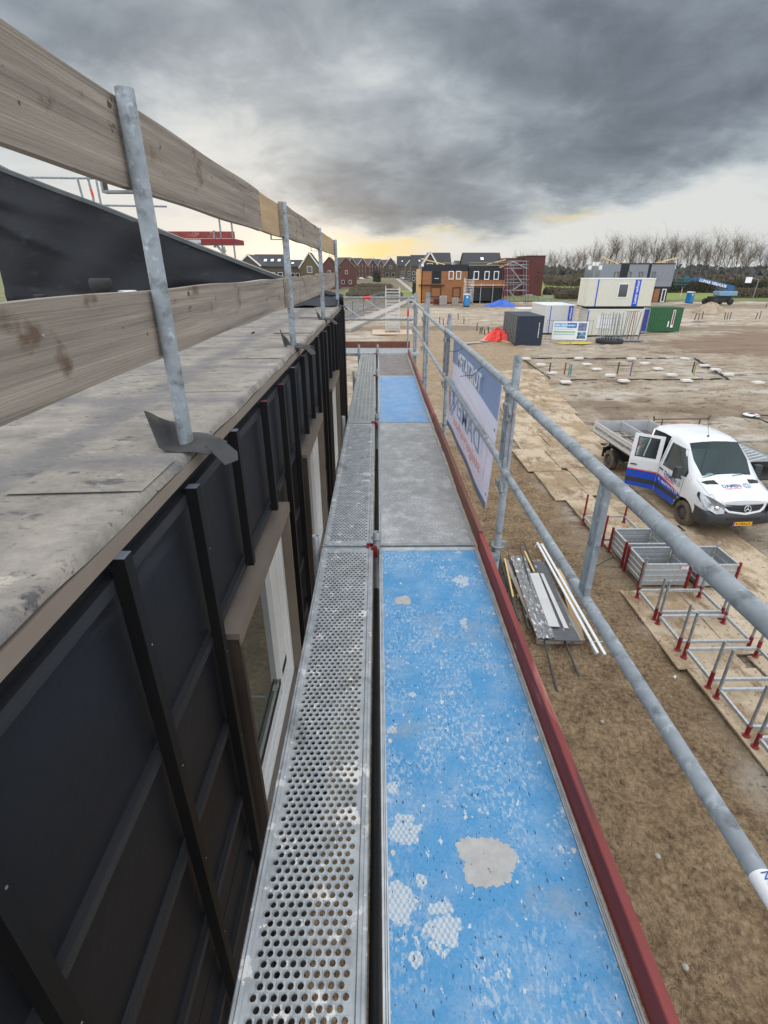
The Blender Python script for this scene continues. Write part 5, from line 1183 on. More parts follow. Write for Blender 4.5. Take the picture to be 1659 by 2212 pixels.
# sticker on the bonnet
def bonnet(u, v): y = .62 - v; return Vector((u, y, bz(u, y) + .004))
mb = MB(); gq = [bonnet(-.44 + .88 * i / 8, .0 + .26 * j / 4) for j in range(5) for i in range(9)]
mb.add(gq, [(j * 9 + i, j * 9 + i + 1, (j + 1) * 9 + i + 1, (j + 1) * 9 + i) for j in range(4) for i in range(8)], 0, True); stk = mb.build('bonnet_sticker', textwhite, VAN)
yd_ = (bonnet(0, .0) - bonnet(0, .26)).normalized()
def wrap(o, fn):
    o.matrix_local = Matrix()
    for v in o.data.vertices: v.co = fn(v.co.x, v.co.y, v.co.z)
for o_ in (stk,):
    wrap(text('DAMEN', .18, (0, 0, 0), (1, 0, 0), (0, 1, 0), textblue, o_, width=.50, bold=.003), lambda x, y, z: bonnet(-.40 + x, .175 - y) + Vector((0, 0, .006 + z)))
    wrap(text('steigerverhuur', .085, (0, 0, 0), (1, 0, 0), (0, 1, 0), textred, o_, width=.46), lambda x, y, z: bonnet(-.38 + x, .24 - y) + Vector((0, 0, .006 + z)))
mb = MB(); c_ = bonnet(.27, .13) + Vector((0, 0, .018))
for rr in (.10, .05):
    mb.path([c_ + Vector((rr * math.cos(a), 0, 0)) + yd_ * (rr * math.sin(a)) for a in np.linspace(0, 2 * math.pi, 21)], .006, 5)
for q in range(10): a = q * math.pi / 5; mb.path([c_ + Vector((.05 * math.cos(a), 0, 0)) + yd_ * (.05 * math.sin(a)), c_ + Vector((.10 * math.cos(a + .5), 0, 0)) + yd_ * (.10 * math.sin(a + .5))], .005, 4)
mb.build('round_mark', textgrey, stk)
# side lettering on the front door
for str_, sz_, y_, z_, m_, wd_, sl_ in (('DAMEN', .19, 2.12, 1.05, textblue, .60, .10), ('steigerverhuur', .085, 2.08, .985, textred, .52, .10), ('T: 0637417110', .12, 2.34, .80, textwhite, 1.0, .06)):
    wrap(text(str_, sz_, (0, 0, 0), (1, 0, 0), (0, 1, 0), m_, VAN, width=wd_, bold=.002), lambda x, y, z: Vector((-(side_x(min(3.3, y_ - x), z_ + y - sl_ * x) + .008 + z), y_ - x, z_ + y - sl_ * x)))
mb = MB()
for rr in (.07, .035): mb.path([(-1.0, 1.36 + rr * math.cos(a), 1.04 + rr * math.sin(a)) for a in np.linspace(0, 2 * math.pi, 17)], .006, 4)
mb.build('round_mark', textgrey, VAN)
# rear side door standing open
dr = bpy.data.objects.new('rear_door', None); COL.objects.link(dr); dr.parent = VAN; dr.location = (-.985, 2.46, 0); dr.rotation_euler = (0, 0, R(52))
dr['label'] = 'open rear side door with blue and orange stripes'
def dpanel(y0, y1, zlo, zhi, m_, name, off):   # local: y along the door away from the hinge, x outwards = -x
    mb = MB(); n = 8
    def dx(z): return -(side_x(2.8, z) - .985) - off
    zs = [zlo + (zhi - zlo) * q / n for q in range(n + 1)]
    if off < .0005:
        vs = [(dx(z), y, z) for y in (y0, y1) for z in zs] + [(dx(z) + .05, y, z) for y in (y0, y1) for z in zs]; q = n + 1
        fs = [(i, i + 1, q + i + 1, q + i) for i in range(n)] + [(2 * q + i, 3 * q + i, 3 * q + i + 1, 2 * q + i + 1) for i in range(n)]
        fs += [(0, q, 3 * q, 2 * q), (n, 2 * q + n, 3 * q + n, q + n)] + [(i, 2 * q + i, 2 * q + i + 1, i + 1) for i in range(n)] + [(q + i, q + i + 1, 3 * q + i + 1, 3 * q + i) for i in range(n)]
        mb.add(vs, fs)
    else:
        vs = [(dx(z), y, z) for y in (y0, y1) for z in zs]; q = n + 1; mb.add(vs, [(i, i + 1, q + i + 1, q + i) for i in range(n)])
    return mb.build(name, m_, dr)
dpanel(0, .83, .42, 1.26, vanw, 'panel', 0); dpanel(0, .12, 1.26, 2.02, vanw, 'panel', 0); dpanel(.71, .83, 1.26, 2.02, vanw, 'panel', 0); dpanel(.12, .71, 1.95, 2.02, vanw, 'panel', 0); dpanel(.12, .71, 1.26, 1.36, vanw, 'panel', 0)
for a, b, c1_, c2_ in ((.12, .15, 1.36, 1.95), (.68, .71, 1.36, 1.95), (.15, .68, 1.36, 1.39), (.15, .68, 1.92, 1.95)): dpanel(a, b, c1_, c2_, dark, 'window_seal', .006)
dpanel(.15, .68, 1.39, 1.92, windsc, 'window', .002)
dpanel(0, .83, .42, .56, vanblue, 'blue_stripe', .004); dpanel(.0, .83, .56, .70, darkg, 'rub_strip', .008); dpanel(0, .83, .70, .945, vanblue, 'blue_stripe', .004); dpanel(0, .83, .945, .98, orange, 'orange_stripe', .004)
mb = MB(); mb.beam((-.03, .58, 1.12), (-.03, .77, 1.12), .03, .035); mb.build('handle', dark, dr, bevel=.01)

# ---- trailer with a load of aluminium scaffold parts, right of the van
TR = root('loaded_trailer', 'flatbed trailer stacked with aluminium scaffold parts beside the van', 'trailer', (12.05, 14.6, .03), .06, world=False)
ribbed((-.95, 0, 0), (-.95, 4.4, 0), .55, .95, (-1, 0, 0), 'side_board', TR, galvd); ribbed((.95, 0, 0), (.95, 4.4, 0), .55, .95, (1, 0, 0), 'side_board', TR, galvd)
mb = MB(); mb.box(-.95, .95, 0, 4.4, .50, .55); mb.build('floor', dark, TR)
for sx in (-1, 1):
    mb = MB(); mb.lathe([(.1, -.09), (.28, -.1), (.32, -.07), (.32, .07), (.28, .1), (.0, .09)], (sx * .8, 2.3, .32), (sx, 0, 0), 20); mb.build('wheel', dark, TR)
for q in range(9):
    mb = MB(); y = .15 + q * .20
    mb.beam((-.88, y, 1.0 + .01 * (q % 2)), (.5, y + .5, 1.02), .05, .05); mb.build('scaffold_part', alu, TR)
for q in range(7):
    mb = MB(); y = 2.6 + q * .22; mb.beam((-.85, y, 1.02 + .02 * (q % 2)), (.85, y - .1, 1.02), .06, .07); mb.build('scaffold_part', galv2, TR)
mb = MB(); mb.box(-.6, .8, .4, 2.2, .97, .985); mb.box(-.85, .1, 3.0, 4.2, .93, .96); mb.build('platform_stack', galvd, TR)
mb = MB(); mb.path([(-.97, 4.2, .9), (-.5, 4.25, 1.15), (.4, 4.2, 1.14), (.95, 4.2, .95)], .02, 6); mb.build('strap', tarpr, TR)

# ---- foundation plot: edge strips, pile caps, conduit stubs
def P(px, py, z=0): return at(px, py, z)
ed = [((1130, 775), (1500, 775)), ((1500, 775), (1575, 822)), ((1232, 822), (1575, 820)), ((1130, 777), (1188, 819))]
for (a, b), lab in zip(ed, ('far black edge strip of the marked foundation plot', 'right black edge strip of the foundation plot', 'near black edge strip of the foundation plot', 'left black edge strip of the foundation plot')):
    a, b = P(*a), P(*b); mb = MB(); n = 24; pts = []
    for q in range(n + 1):
        p_ = a + (b - a) * q / n; pts.append(p_ + Vector((random.uniform(-.03, .03), random.uniform(-.10, .10), 0)))
    for p_, q_ in zip(pts[:-1], pts[1:]): mb.beam(p_ + Vector((0, 0, .04)), q_ + Vector((0, 0, .04)), .09 if a.y - b.y > 3 else .05, random.choice((.03, .07, .10)))
    one(mb, 'edge_strip', dark, lab, 'edge strip', 'black edge strips round the foundation plot')
caps = [(1137, 776), (1168, 789), (1192, 807), (1222, 827), (1250, 775), (1267, 788), (1289, 799), (1318, 812), (1347, 824), (1364, 776), (1392, 786), (1420, 798), (1450, 811), (1483, 824), (1479, 776), (1521, 791), (1545, 800), (1572, 810), (1637, 828)]
proto = None; capn = {'back': 1}
posn = ('far row', 'second row', 'third row', 'fourth row', 'near row')
for k, (px, py) in enumerate(caps):
    p_ = P(px, py, .05)
    if proto is None:
        mb = MB(); mb.box(-.32, .32, -.20, .20, -.05, .06); mb.box(-.26, .26, -.14, .14, .061, .075); proto = mb.build('pile_cap', mat('pale foam pile cap', S(224, 220, 212), S(204, 198, 188), scale=4, rough=.9), bevel=.01); proto.location = p_
        tag(proto, 'far left corner pale block of the foundation plot', 'pile cap', 'pale pile caps in the foundation plot')
    else:
        nrow = {776: 'back', 775: 'back', 773: 'back'}; rw = 'back' if py < 780 else 'second' if py < 794 else 'third' if py < 802 else 'fourth' if py < 815 else 'front'
        capn[rw] = capn.get(rw, 0) + 1
        dup(proto, loc=p_, rz=random.uniform(-.2, .2), label=f"pale pile block, {rw} row of the foundation plot, number {('one', 'two', 'three', 'four', 'five', 'six', 'seven', 'eight')[capn[rw] - 1]} from the left")
for k, (px, pb, pt, m_, lab) in enumerate(((1186, 809, 784, dark, 'black conduit stub at the left of the foundation plot'), (1219, 809, 784, redst, 'red conduit stub in the foundation plot'), (1228, 810, 786, mat('green conduit', S(50, 140, 116), rough=.5), 'green conduit stub beside the red one'), (1232, 810, 787, mat('teal conduit', S(70, 120, 150), rough=.5), 'blue conduit stub beside the green one'),
        (1333, 808, 782, dark, 'black conduit stub in the middle of the foundation plot'), (1361, 812, 783, mat('violet conduit', S(96, 90, 130), rough=.5), 'violet conduit stub in the foundation plot'), (1495, 805, 782, dark, 'black conduit stub at the right of the foundation plot'), (1498, 810, 784, mat('olive conduit', S(140, 136, 70), rough=.5), 'olive conduit stub at the right of the foundation plot'))):
    b_ = P(px, pb); t_ = aty(px, pt, b_.y); mb = MB(); mb.cyl(b_, (b_.x, b_.y, t_.z), .045, 8); one(mb, 'conduit_stub', m_, lab, 'pipe', 'conduit stubs in the foundation plot')
mb = MB(); a, b = P(1500, 812, .05), P(1660, 850, .05)
# cone marker lying on the sand beyond the trailer
c_ = P(1623, 897, .0); mb = MB(); mb.lathe([(.36, .0), (.38, .03), (.30, .06), (.18, .08), (.12, .05)], c_, (0, 0, 1), 20); mb.lathe([(.17, .081), (.10, .10), (.0, .10)], c_, (0, 0, 1), 16, mi=1); one(mb, 'lid', [whitep, redst], 'white round lid with a red centre lying on the sand', 'lid')
mb = MB(); mb.path([P(1628, 900, .04), P(1640, 897, .05), P(1662, 897, .05), P(1690, 900, .05)], .03, 5); mb.path([P(1628, 901, .04), P(1645, 907, .04), P(1668, 915, .04)], .03, 5); one(mb, 'black_cable', dark, 'black cable on the sand at the right picture edge', 'cable')
# loose thin planks on the sand
for (a, b), lab in zip((((1040, 738), (1072, 731)), ((1072, 731), (1108, 742)), ((985, 743), (1040, 740))), ('loose board on the sand left of the navy container', 'loose board in front of the navy container doors', 'long loose board on the damp sand')):
    a, b = P(*a), P(*b); mb = MB(); mb.beam(a + Vector((0, 0, .04)), b + Vector((0, 0, .04)), 1.0, .03); one(mb, 'loose_board', ply if 'front' in lab else MATS['pale concrete'], lab, 'board', 'loose boards on the sand')
#PART4
# ================================================================== SITE COMPOUND
random.seed(33)
def Q(px, py, Y): return aty(px, py, Y)
def corrugated(p0, p1, z0, z1, nrm, name, par, m_, pitch=.28, amp=.036):
    p0, p1, nrm = Vector(p0), Vector(p1), Vector(nrm); L_ = (p1 - p0).length; n = int(L_ / pitch); pts = []
    for k in range(n):
        for f_, o in ((0, 0), (.25, 0), (.38, -amp), (.82, -amp), (.95, 0)): pts.append(p0 + (p1 - p0) * ((k + f_) / n) + nrm * o)
    pts.append(p1); q = len(pts); vs = [p + Vector((0, 0, zz)) for zz in (z0, z1) for p in pts]
    return MB().add(vs, [(i, i + 1, q + i + 1, q + i) for i in range(q - 1)]).build(name, m_, par)
def container(x, y, wd, dp, ht, m_, lab, door='left', rz=0, dm=None):
    r_ = root('shipping_container', lab, 'container', (x, y, .0), rz, world=False)
    z0 = .12
    for a, b, nr, nm in (((.06, 0, 0), (wd - .06, 0, 0), (0, -1, 0), 'front_wall'), ((wd, .06, 0), (wd, dp - .06, 0), (1, 0, 0), 'side_wall'), ((.06, dp, 0), (wd - .06, dp, 0), (0, 1, 0), 'rear_wall')):
        corrugated(a, b, z0, ht - .08, nr, nm, r_, m_)
    if door != 'left': corrugated((0, .06, 0), (0, dp - .06, 0), z0, ht - .08, (-1, 0, 0), 'side_wall', r_, m_)
    mb = MB(); mb.box(.02, wd - .02, .02, dp - .02, ht - .06, ht - .03); 
    for q in range(int(dp / .5)): mb.box(.1, wd - .1, .25 + q * .5, .45 + q * .5, ht - .03, ht - .012)
    mb.build('roof', mat('container roof ' + lab[:9], S(76, 84, 92), S(64, 72, 80), scale=3, rough=.5) if m_ is navy else m_, r_)
    mb = MB()
    for cx_ in (0, wd):
        for cy_ in (0, dp): mb.box(cx_ - .07 * (cx_ > 0), cx_ + .07 * (cx_ == 0), cy_ - .07 * (cy_ > 0), cy_ + .07 * (cy_ == 0), 0, ht)
    for cy_ in (0, dp): mb.box(.07, wd - .07, cy_ - .05 * (cy_ > 0), cy_ + .05 * (cy_ == 0), ht - .1, ht - .002); mb.box(.07, wd - .07, cy_ - .05 * (cy_ > 0), cy_ + .05 * (cy_ == 0), 0, .13)
    for cx_ in (0, wd): mb.box(cx_ - .05 * (cx_ > 0), cx_ + .05 * (cx_ == 0), .07, dp - .07, ht - .1, ht - .003); mb.box(cx_ - .05 * (cx_ > 0), cx_ + .05 * (cx_ == 0), .07, dp - .07, 0, .129)
    mb.build('frame', dm or m_, r_)
    if door == 'left':
        for k in range(4):
            a, b = .1 + k * (dp - .2) / 4, .1 + (k + 1) * (dp - .2) / 4
            mb = MB(); mb.box(-.0, .04, a + .02, b - .02, z0 + .03, ht - .12)
            for zz in (.5, 1.1, 1.7, 2.2): mb.box(-.02, .0, a + .08, b - .08, zz, zz + .25)
            o = mb.build('door', navyd, r_)
            mb = MB()
            for f_ in (.25, .75): yy = a + (b - a) * f_; mb.cyl((-.05, yy, z0), (-.05, yy, ht - .12), .028, 6)
            mb.build('locking_bar', galvd, o)
    return r_
cn = container(13.14, 50.2, 2.48, 5.7, 2.62, navy, 'navy shipping container with scuffed doors on its left side', dm=navy)
text('www.container.nl', .16, (2.02, -.06, 2.05), (0, 0, -1), (1, 0, 0), textwhite, cn, width=1.35, bold=.004)
gc = container(30.6, 61.9, 4.6, 2.4, 2.6, green, 'green shipping container with a white and red vertical sign', door='none')
mb = MB(); mb.box(3.42, 3.72, -.05, -.045, .45, 2.35); sg = mb.build('sign_strip', textwhite, gc); mb = MB(); mb.box(3.50, 3.66, -.06, -.051, .75, 2.28); mb.build('lettering_band', mat('brown red lettering band', S(130, 50, 50), rough=.6), sg)
mb = MB(); mb.box(3.05, 3.2, -.05, -.045, .5, 1.15); mb.build('small_sign', textwhite, gc)
def cabin(x, y, z, wd, dp, ht, m_, lab, strips=(), win=(), door=(), txt=None):
    r_ = root('site_cabin', lab, 'cabin', (x, y, z), world=False)
    mb = MB(); mb.box(0, wd, 0, dp, .10, ht - .12); mb.build('wall', m_, r_)
    mb = MB(); mb.box(-.03, wd + .03, -.03, dp + .03, ht - .119, ht); mb.build('roof_rim', whitep, r_, bevel=.02)
    mb = MB(); mb.box(.02, wd - .02, .02, dp - .02, 0, .099); mb.build('base_frame', dark, r_)
    for a, b in strips: mb = MB(); mb.box(a, b, -.012, -.0, .105, ht - .125); mb.build('blue_strip', vanblue, r_)
    for a, b, c1_, c2_ in win:
        mb = MB(); mb.box(a - .09, b + .09, -.05, .0, c1_ - .09, c1_); mb.box(a - .09, b + .09, -.05, .0, c2_, c2_ + .09); mb.box(a - .09, a, -.05, .0, c1_, c2_); mb.box(b, b + .09, -.05, .0, c1_, c2_); wf = mb.build('window', white, r_)
        mb = MB(); mb.box(a, b, -.02, -.002, c1_, c2_); mb.build('pane', glassd if m_ is cream and z > 1 else whitep, wf)
    if txt: text('Lumar verhuur', txt[1], (txt[0], -.016, .35), (0, 0, 1), (-1, 0, 0), textwhite, r_, width=ht * .80, bold=.006)
    return r_
cab1 = cabin(22.3, 57.1, 0.05, 6.0, 2.4, 2.72, cream, 'lower cream site cabin behind the tube racks', strips=((.02, .14),), win=((1.2, 2.5, .9, 1.9),))
cab2 = cabin(21.85, 57.0, 2.95, 6.9, 2.4, 2.78, cream, 'upper cream site cabin with one dark window, stacked on the lower one', strips=((.95, 1.08), (4.85, 5.45)), win=((3.25, 4.15, 1.0, 2.2),), txt=(5.28, .42))
mb = MB(); mb.box(22.4, 28.2, 57.2, 59.4, 2.76, 2.95); one(mb, 'bearer', dark, 'dark bearer frame between the two stacked cream cabins', 'beam')
cab3 = cabin(18.45, 59.3, .05, 3.3, 5.4, 3.0, cream2, 'white site cabin with a blue strip behind the printed sign', strips=((.55, .64), (2.55, 3.05)), txt=(2.92, .36))
cab4 = cabin(17.4, 66.0, .05, 4.4, 2.6, 2.2, cream, 'low cream cabin seen behind the navy container')
b_ = root('blue_container_end', 'blue container end with a grey frame between cream cabin and green container', 'container', (29.4, 60.2, 0), world=False)
mb = MB(); mb.box(0, .95, 0, 2.3, .25, 2.5); mb.build('panel', blue, b_); mb = MB(); mb.box(.96, 1.10, -.05, 2.35, .0, 2.62); mb.box(-.05, .95, -.04, 2.3, 2.501, 2.62); mb.box(-.05, .95, -.04, 2.3, 0, .249); mb.build('frame', galv, b_)

# printed sign on a fence panel
sg = root('printed_site_sign', 'large white printed site sign with a green bar fixed to a fence panel', 'sign', (17.3, 52.6, 0), -.16, world=False)
mb = MB(); mb.box(.0, 3.35, -.03, -.01, .25, 1.95); mb.build('board', mat('white sign board', S(232, 234, 236), S(222, 224, 228), rough=.5), sg)
mb = MB(); mb.box(.12, 2.25, -.036, -.0305, 1.42, 1.80); mb.build('blue_bar', mat('sign light blue', S(150, 196, 226), S(96, 160, 208), scale=.6, rough=.5), sg)
mb = MB(); mb.box(1.35, 2.25, -.0375, -.0365, 1.36, 1.83); mb.build('dark_blue_field', mat('sign blue', S(50, 116, 184), rough=.5), sg)
text('van Grinsven', .30, (.16, -.0385, 1.52), (1, 0, 0), (0, 0, 1), textwhite, sg, width=1.95, bold=.006)
mb = MB(); mb.box(.12, 2.2, -.036, -.0305, .92, 1.05); mb.build('green_bar', mat('sign green', S(120, 190, 90), rough=.5), sg)
mb = MB(); mb.box(.12, 2.2, -.036, -.0305, .70, .82); mb.box(.12, 2.0, -.036, -.0305, 1.20, 1.26); mb.build('grey_bar', mat('sign grey blue', S(176, 190, 206), rough=.5), sg)
for z0, z1, nm, c1_, c2_ in ((1.08, 1.84, 'upper_picture', (150, 130, 110), (70, 110, 170)), (.36, 1.0, 'lower_picture', (130, 180, 220), (50, 60, 66))):
    mb = MB(); mb.box(2.4, 3.2, -.036, -.0305, z0, z1); mb.build(nm, mat('sign ' + nm, S(*c1_), S(*c2_), scale=3.5, rough=.5, contrast=.06), sg)
mb = MB()
for x in (-.03, 3.4): mb.cyl((x, 0, 0), (x, 0, 2.05), .025, 8)
for z in (.2, 2.02): mb.cyl((-.03, 0, z), (3.4, 0, z), .02, 8)
for x, dx in ((3.45, .5), (-.05, -.4)): mb.cyl((x, .0, 2.0), (x + dx, .9, 2.0), .02, 6); mb.cyl((x + dx, .9, 2.0), (x + dx, .9, 0), .02, 6); mb.cyl((x, 0, .2), (x + dx, .9, .2), .02, 6)
mb.build('fence_frame', galv, sg)
mb = MB()
for k in range(26):
    a0 = random.uniform(0, 6); pts = [Vector((18.0 + k * .1 + random.uniform(-.3, .3) + .45 * math.cos(a0 + q * .8), 51.3 + random.uniform(-.5, .5) + .3 * math.sin(a0 + q * .8), .05)) for q in range(7)]; mb.path(pts, .025, 4)
one(mb, 'yellow_hose', hosey, 'tangled yellow hose lying in front of the printed sign', 'hose')
# tarpaulins
def heap(c, rx, ry, h, name, m_, lab, seed, cat='tarpaulin'):
    random.seed(seed); n, q = 30, 12; mb = MB(); vs = []
    for j in range(q + 1):
        for i in range(n):
            a = 2 * math.pi * i / n; f_ = j / q; rr = (1 - f_) * (1 + .22 * math.sin(3 * a + seed) + .12 * math.sin(7 * a) + random.uniform(-.05, .05))
            vs.append((c[0] + rx * rr * math.cos(a), c[1] + ry * rr * math.sin(a), h * (1 - (1 - f_) ** 1.6) * (1 + random.uniform(-.12, .12)) + (.0 if j else -.02)))
    mb.add(vs, [(j * n + i, j * n + (i + 1) % n, (j + 1) * n + (i + 1) % n, (j + 1) * n + i) for j in range(q) for i in range(n)], 0, False); return one(mb, name, m_, lab, cat)
heap((12.3, 54.6), 1.5, 1.5, 1.1, 'red_tarpaulin', tarpr, 'bright red tarpaulin heap beside the navy container', 3)
heap((24.6, 107.0), 2.9, 1.6, 1.2, 'blue_tarpaulin', tarpb, 'blue tarpaulin spread over a heap by the timber clad building', 5)
heap((55.5, 90), 2.6, 2.2, 1.6, 'sand_pile', mat('pale piled sand', S(176, 160, 138), S(150, 132, 110), scale=.8, rough=.95), 'heap of pale sand in front of the blue boom lift', 8, 'sand pile')
# upright tube racks in front of the cabins
tr = root('upright_tube_rack', 'cluster of upright galvanised ladder frames in a black ring', 'rack', (22.9, 52.0, 0), world=False)
mb = MB(); mb.lathe([(1.25, 0), (1.3, .12), (1.28, .34), (1.1, .38), (1.0, .30), (1.0, .0)], (0, 0, 0), (0, 0, 1), 30); mb.build('base_ring', dark, tr)
for k in range(15):
    x = -1.15 + k * .165; mb = MB(); y = random.uniform(-.4, .4); ln = random.uniform(-.08, .04); h = 2.75 + random.uniform(-.15, .12)
    mb.cyl((x, y, .2), (x + ln, y + .1, h), .034, 8); mb.build('upright_tube', galv, tr)
mb = MB()
for x in (-1.15, -.45, .35): 
    for z in (.7, 1.2, 1.7, 2.3): mb.cyl((x, -.3, z), (x + .5, -.25, z), .02, 6)
mb.build('rungs', galv, tr)
tr2 = root('tube_pallet_rack', 'rack of upright red and galvanised tubes right of the black ring', 'rack', (25.3, 53.0, 0), world=False)
mb = MB(); mb.box(-.9, 1.3, -.5, .5, .08, .2); mb.build('base', galvd, tr2)
for k in range(9):
    x = -.8 + k * .22; mb = MB(); mb.cyl((x, random.uniform(-.3, .3), .2), (x + random.uniform(.0, .14), random.uniform(-.3, .3), 2.8), .038, 8); mb.build('upright_tube', redst if k in (3, 4, 8) else galv, tr2)
mb = MB(); mb.cyl((-.8, 0, 2.8), (.5, 0, 2.85), .03, 8); mb.build('top_bar', galv, tr2)
# aluminium tower standing on a board
tw = root('aluminium_tower', 'tall narrow aluminium ladder tower standing on a board on the sand', 'scaffold tower', (.95, 61.0, 0), world=False)
def ladder_tower(r_, w_, d_, h, step, m_):
    for x in (0, w_):
        for y in (0, d_): mb = MB(); mb.cyl((x, y, .1), (x, y, h), .03, 8); mb.build('upright', m_, r_)
    mb = MB(); z = .5; k = 0
    while z < h - .1:
        for y in (0, d_): mb.cyl((0, y, z), (w_, y, z), .022, 6)
        z += step
    mb.build('rungs', m_, r_)
    mb = MB()
    for z in np.arange(.6, h, 1.6): mb.cyl((0, 0, z), (0, d_, z + 1.1), .018, 6); mb.cyl((w_, 0, z + 1.1), (w_, d_, z), .018, 6)
    mb.build('braces', m_, r_)
    mb = MB(); mb.box(.05, w_ - .05, .05, d_ - .05, .46, .52); mb.build('platform', galvd, r_)
    mb = MB()
    for x in (0, w_):
        for y in (0, d_): mb.lathe([(0, -.03), (.1, -.03), (.1, .03), (0, .03)], (x, y, .1), (1, 0, 0), 12)
    mb.build('castors', dark, r_)
ladder_tower(tw, 1.55, 2.0, 4.7, .31, alu)
mb = MB(); mb.box(-.6, 4.6, 59.0, 64.0, .02, .05); one(mb, 'ground_board', mat('pale tan board', S(196, 172, 146), S(184, 162, 138), scale=1, rough=.9), 'pale board under the aluminium tower', 'board')
# stubs and stakes in the sand beyond
for k, (px, py, h) in enumerate(((1030, 715, .9), (1040, 722, .8), (1036, 722, .7), (1047, 724, .6), (1055, 722, .8), (950, 700, .9), (958, 702, .8), (966, 700, 1.0), (990, 690, .8), (1002, 700, .8), (1500, 692, .9), (1508, 692, .9), (1516, 690, 1.1), (1565, 690, .9), (1570, 691, 1.0), (1576, 690, 1.0), (1632, 690, .9), (1640, 689, 1.1), (1654, 664, .8))):
    p_ = at(px, py, 0); mb = MB(); mb.cyl(p_, p_ + Vector((random.uniform(-.1, .1), 0, h)), .055, 6)
    one(mb, 'stake', redst if k > 9 and k % 3 == 2 else dark, ('leftmost', 'second', 'third', 'fourth', 'fifth', 'sixth', 'seventh', 'eighth', 'ninth', 'tenth')[[5, 6, 7, 8, 9, 0, 1, 2, 3, 4][k] if k < 10 else k - 10] + (' dark' if not (k > 9 and k % 3 == 2) else ' red') + ' conduit stake in the churned sand ' + ('near the portable toilet' if k < 10 else 'right of the green container'), 'stake', 'conduit stakes ' + ('near the portable toilet' if k < 10 else 'right of the green container'))
for k, (px, py) in enumerate(((1560, 700), (1600, 702), (1640, 706))):
    a = at(1490, 706 - 2 * k, 0); 
# portable toilets
def toilet(x, y, lab, rz=0.0):
    r_ = root('portable_toilet', lab, 'portable toilet', (x, y, 0), rz, world=False)
    mb = MB(); mb.box(-.55, .55, -.55, .55, .12, 2.12); mb.build('cabin', wcblue, r_, bevel=.05)
    mb = MB(); mb.box(-.6, .6, -.6, .6, 0, .119); mb.build('base', dark, r_)
    mb = MB(); mb.prism([(-.6, 2.1), (.6, 2.1), (.55, 2.25), (.2, 2.33), (-.2, 2.33), (-.55, 2.25)], lambda u, v, a: Vector((u, a, v)), -.6, .6); mb.build('roof', whitep, r_)
    mb = MB(); mb.box(-.40, .40, -.575, -.552, .2, 2.02); d_ = mb.build('door', mat('toilet door blue', S(38, 130, 190), rough=.4) if 'toilet door blue' not in MATS else MATS['toilet door blue'], r_); mb = MB(); mb.box(.28, .34, -.60, -.576, 1.0, 1.15); mb.build('handle', dark, d_)
    mb = MB(); mb.lathe([(.17, 0), (.0, 0)], (0, -.58, 1.72), (0, -1, 0), 16); mb.build('white_mark', textwhite, d_)
toilet(17.5, 107, 'portable blue toilet in front of the timber clad building')
toilet(67.2, 117, 'portable blue toilet beside the blue boom lift', .3)
# brick and block pallets, tables
for k, (px0, px1, py0, py1, Y, m_, lab) in enumerate(((950, 966, 652, 639, 110, concrete, 'pallet of pale blocks left of the portable toilet'), (977, 991, 653, 643, 110, concrete, 'smaller block pallet next to the portable toilet'), (921, 930, 652, 632, 111, galvd, 'stack of grey crates at the timber building corner'), (937, 949, 653, 645, 111, brickwine, 'low stack of dark red bricks at the glass door'))):
    a, b = Q(px0, py0, Y), Q(px1, py1, Y); r_ = root('block_pallet', lab, 'pallet', (a.x, Y, 0), group='pallets of building blocks')
    mb = MB(); mb.box(a.x, b.x, Y, Y + 1, 0, .14); mb.build('pallet', wood, r_)
    for i in range(3):
        for j in range(3): mb = MB(); zz = .14 + j * (b.z - .14) / 3; xx = a.x + i * (b.x - a.x) / 3; mb.box(xx + .02, xx + (b.x - a.x) / 3 - .02, Y, Y + 1, zz + .01, zz + (b.z - .14) / 3 - .02); mb.build('block_stack', m_, r_)
for k, (px0, px1, py, Y, lab) in enumerate(((1315 * .864 - 0, 0, 0, 0, ''),)): pass
for k, (px, py, lab) in enumerate(((1140, 650, 'left trestle table with materials behind the compound'), (1178, 655, 'middle trestle table with materials behind the compound'), (1215, 668, 'right trestle table nearest the white cabin'))):
    p_ = at(px, py, 0); r_ = root('trestle_table', lab, 'table', p_, world=False, group='trestle tables behind the compound')
    mb = MB(); mb.box(-1.6, 1.6, -.6, .6, 1.0, 1.12); mb.box(-.8, .9, -.4, .4, 1.13, 1.4); mb.build('top', galvd, r_)
    for x in (-1.4, 1.4):
        for y in (-.5, .5): mb = MB(); mb.box(x - .05, x + .05, y - .05, y + .05, 0, 1.0); mb.build('leg', galvd, r_)

def QX(px, Y): return Q(px, 583, Y).x
def QZ(py, Y, px=815): return Q(px, py, Y).z
# ================================================================== BUILDINGS
def fbox(mb, px0, px1, py0, py1, Y, d0=0.0, d1=.05, mi=0):
    a, b = Q(px0, py1, Y), Q(px1, py0, Y); mb.box(a.x, b.x, Y - d1, Y - d0, a.z, b.z, mi)
def fwin(r_, px0, px1, py0, py1, Y, fr_m, pane_m=None, fw=.16, name='window'):
    a, b = Q(px0, py1, Y), Q(px1, py0, Y); mb = MB()
    mb.box(a.x, b.x, Y - .12, Y - .0, a.z, a.z + fw); mb.box(a.x, b.x, Y - .12, Y, b.z - fw, b.z); mb.box(a.x, a.x + fw, Y - .12, Y, a.z + fw, b.z - fw); mb.box(b.x - fw, b.x, Y - .12, Y, a.z + fw, b.z - fw)
    o = mb.build(name, fr_m, r_); mb = MB(); mb.box(a.x + fw, b.x - fw, Y - .04, Y - .002, a.z + fw, b.z - fw); mb.build('pane', pane_m or glassd, o); return o
Y = 117.8
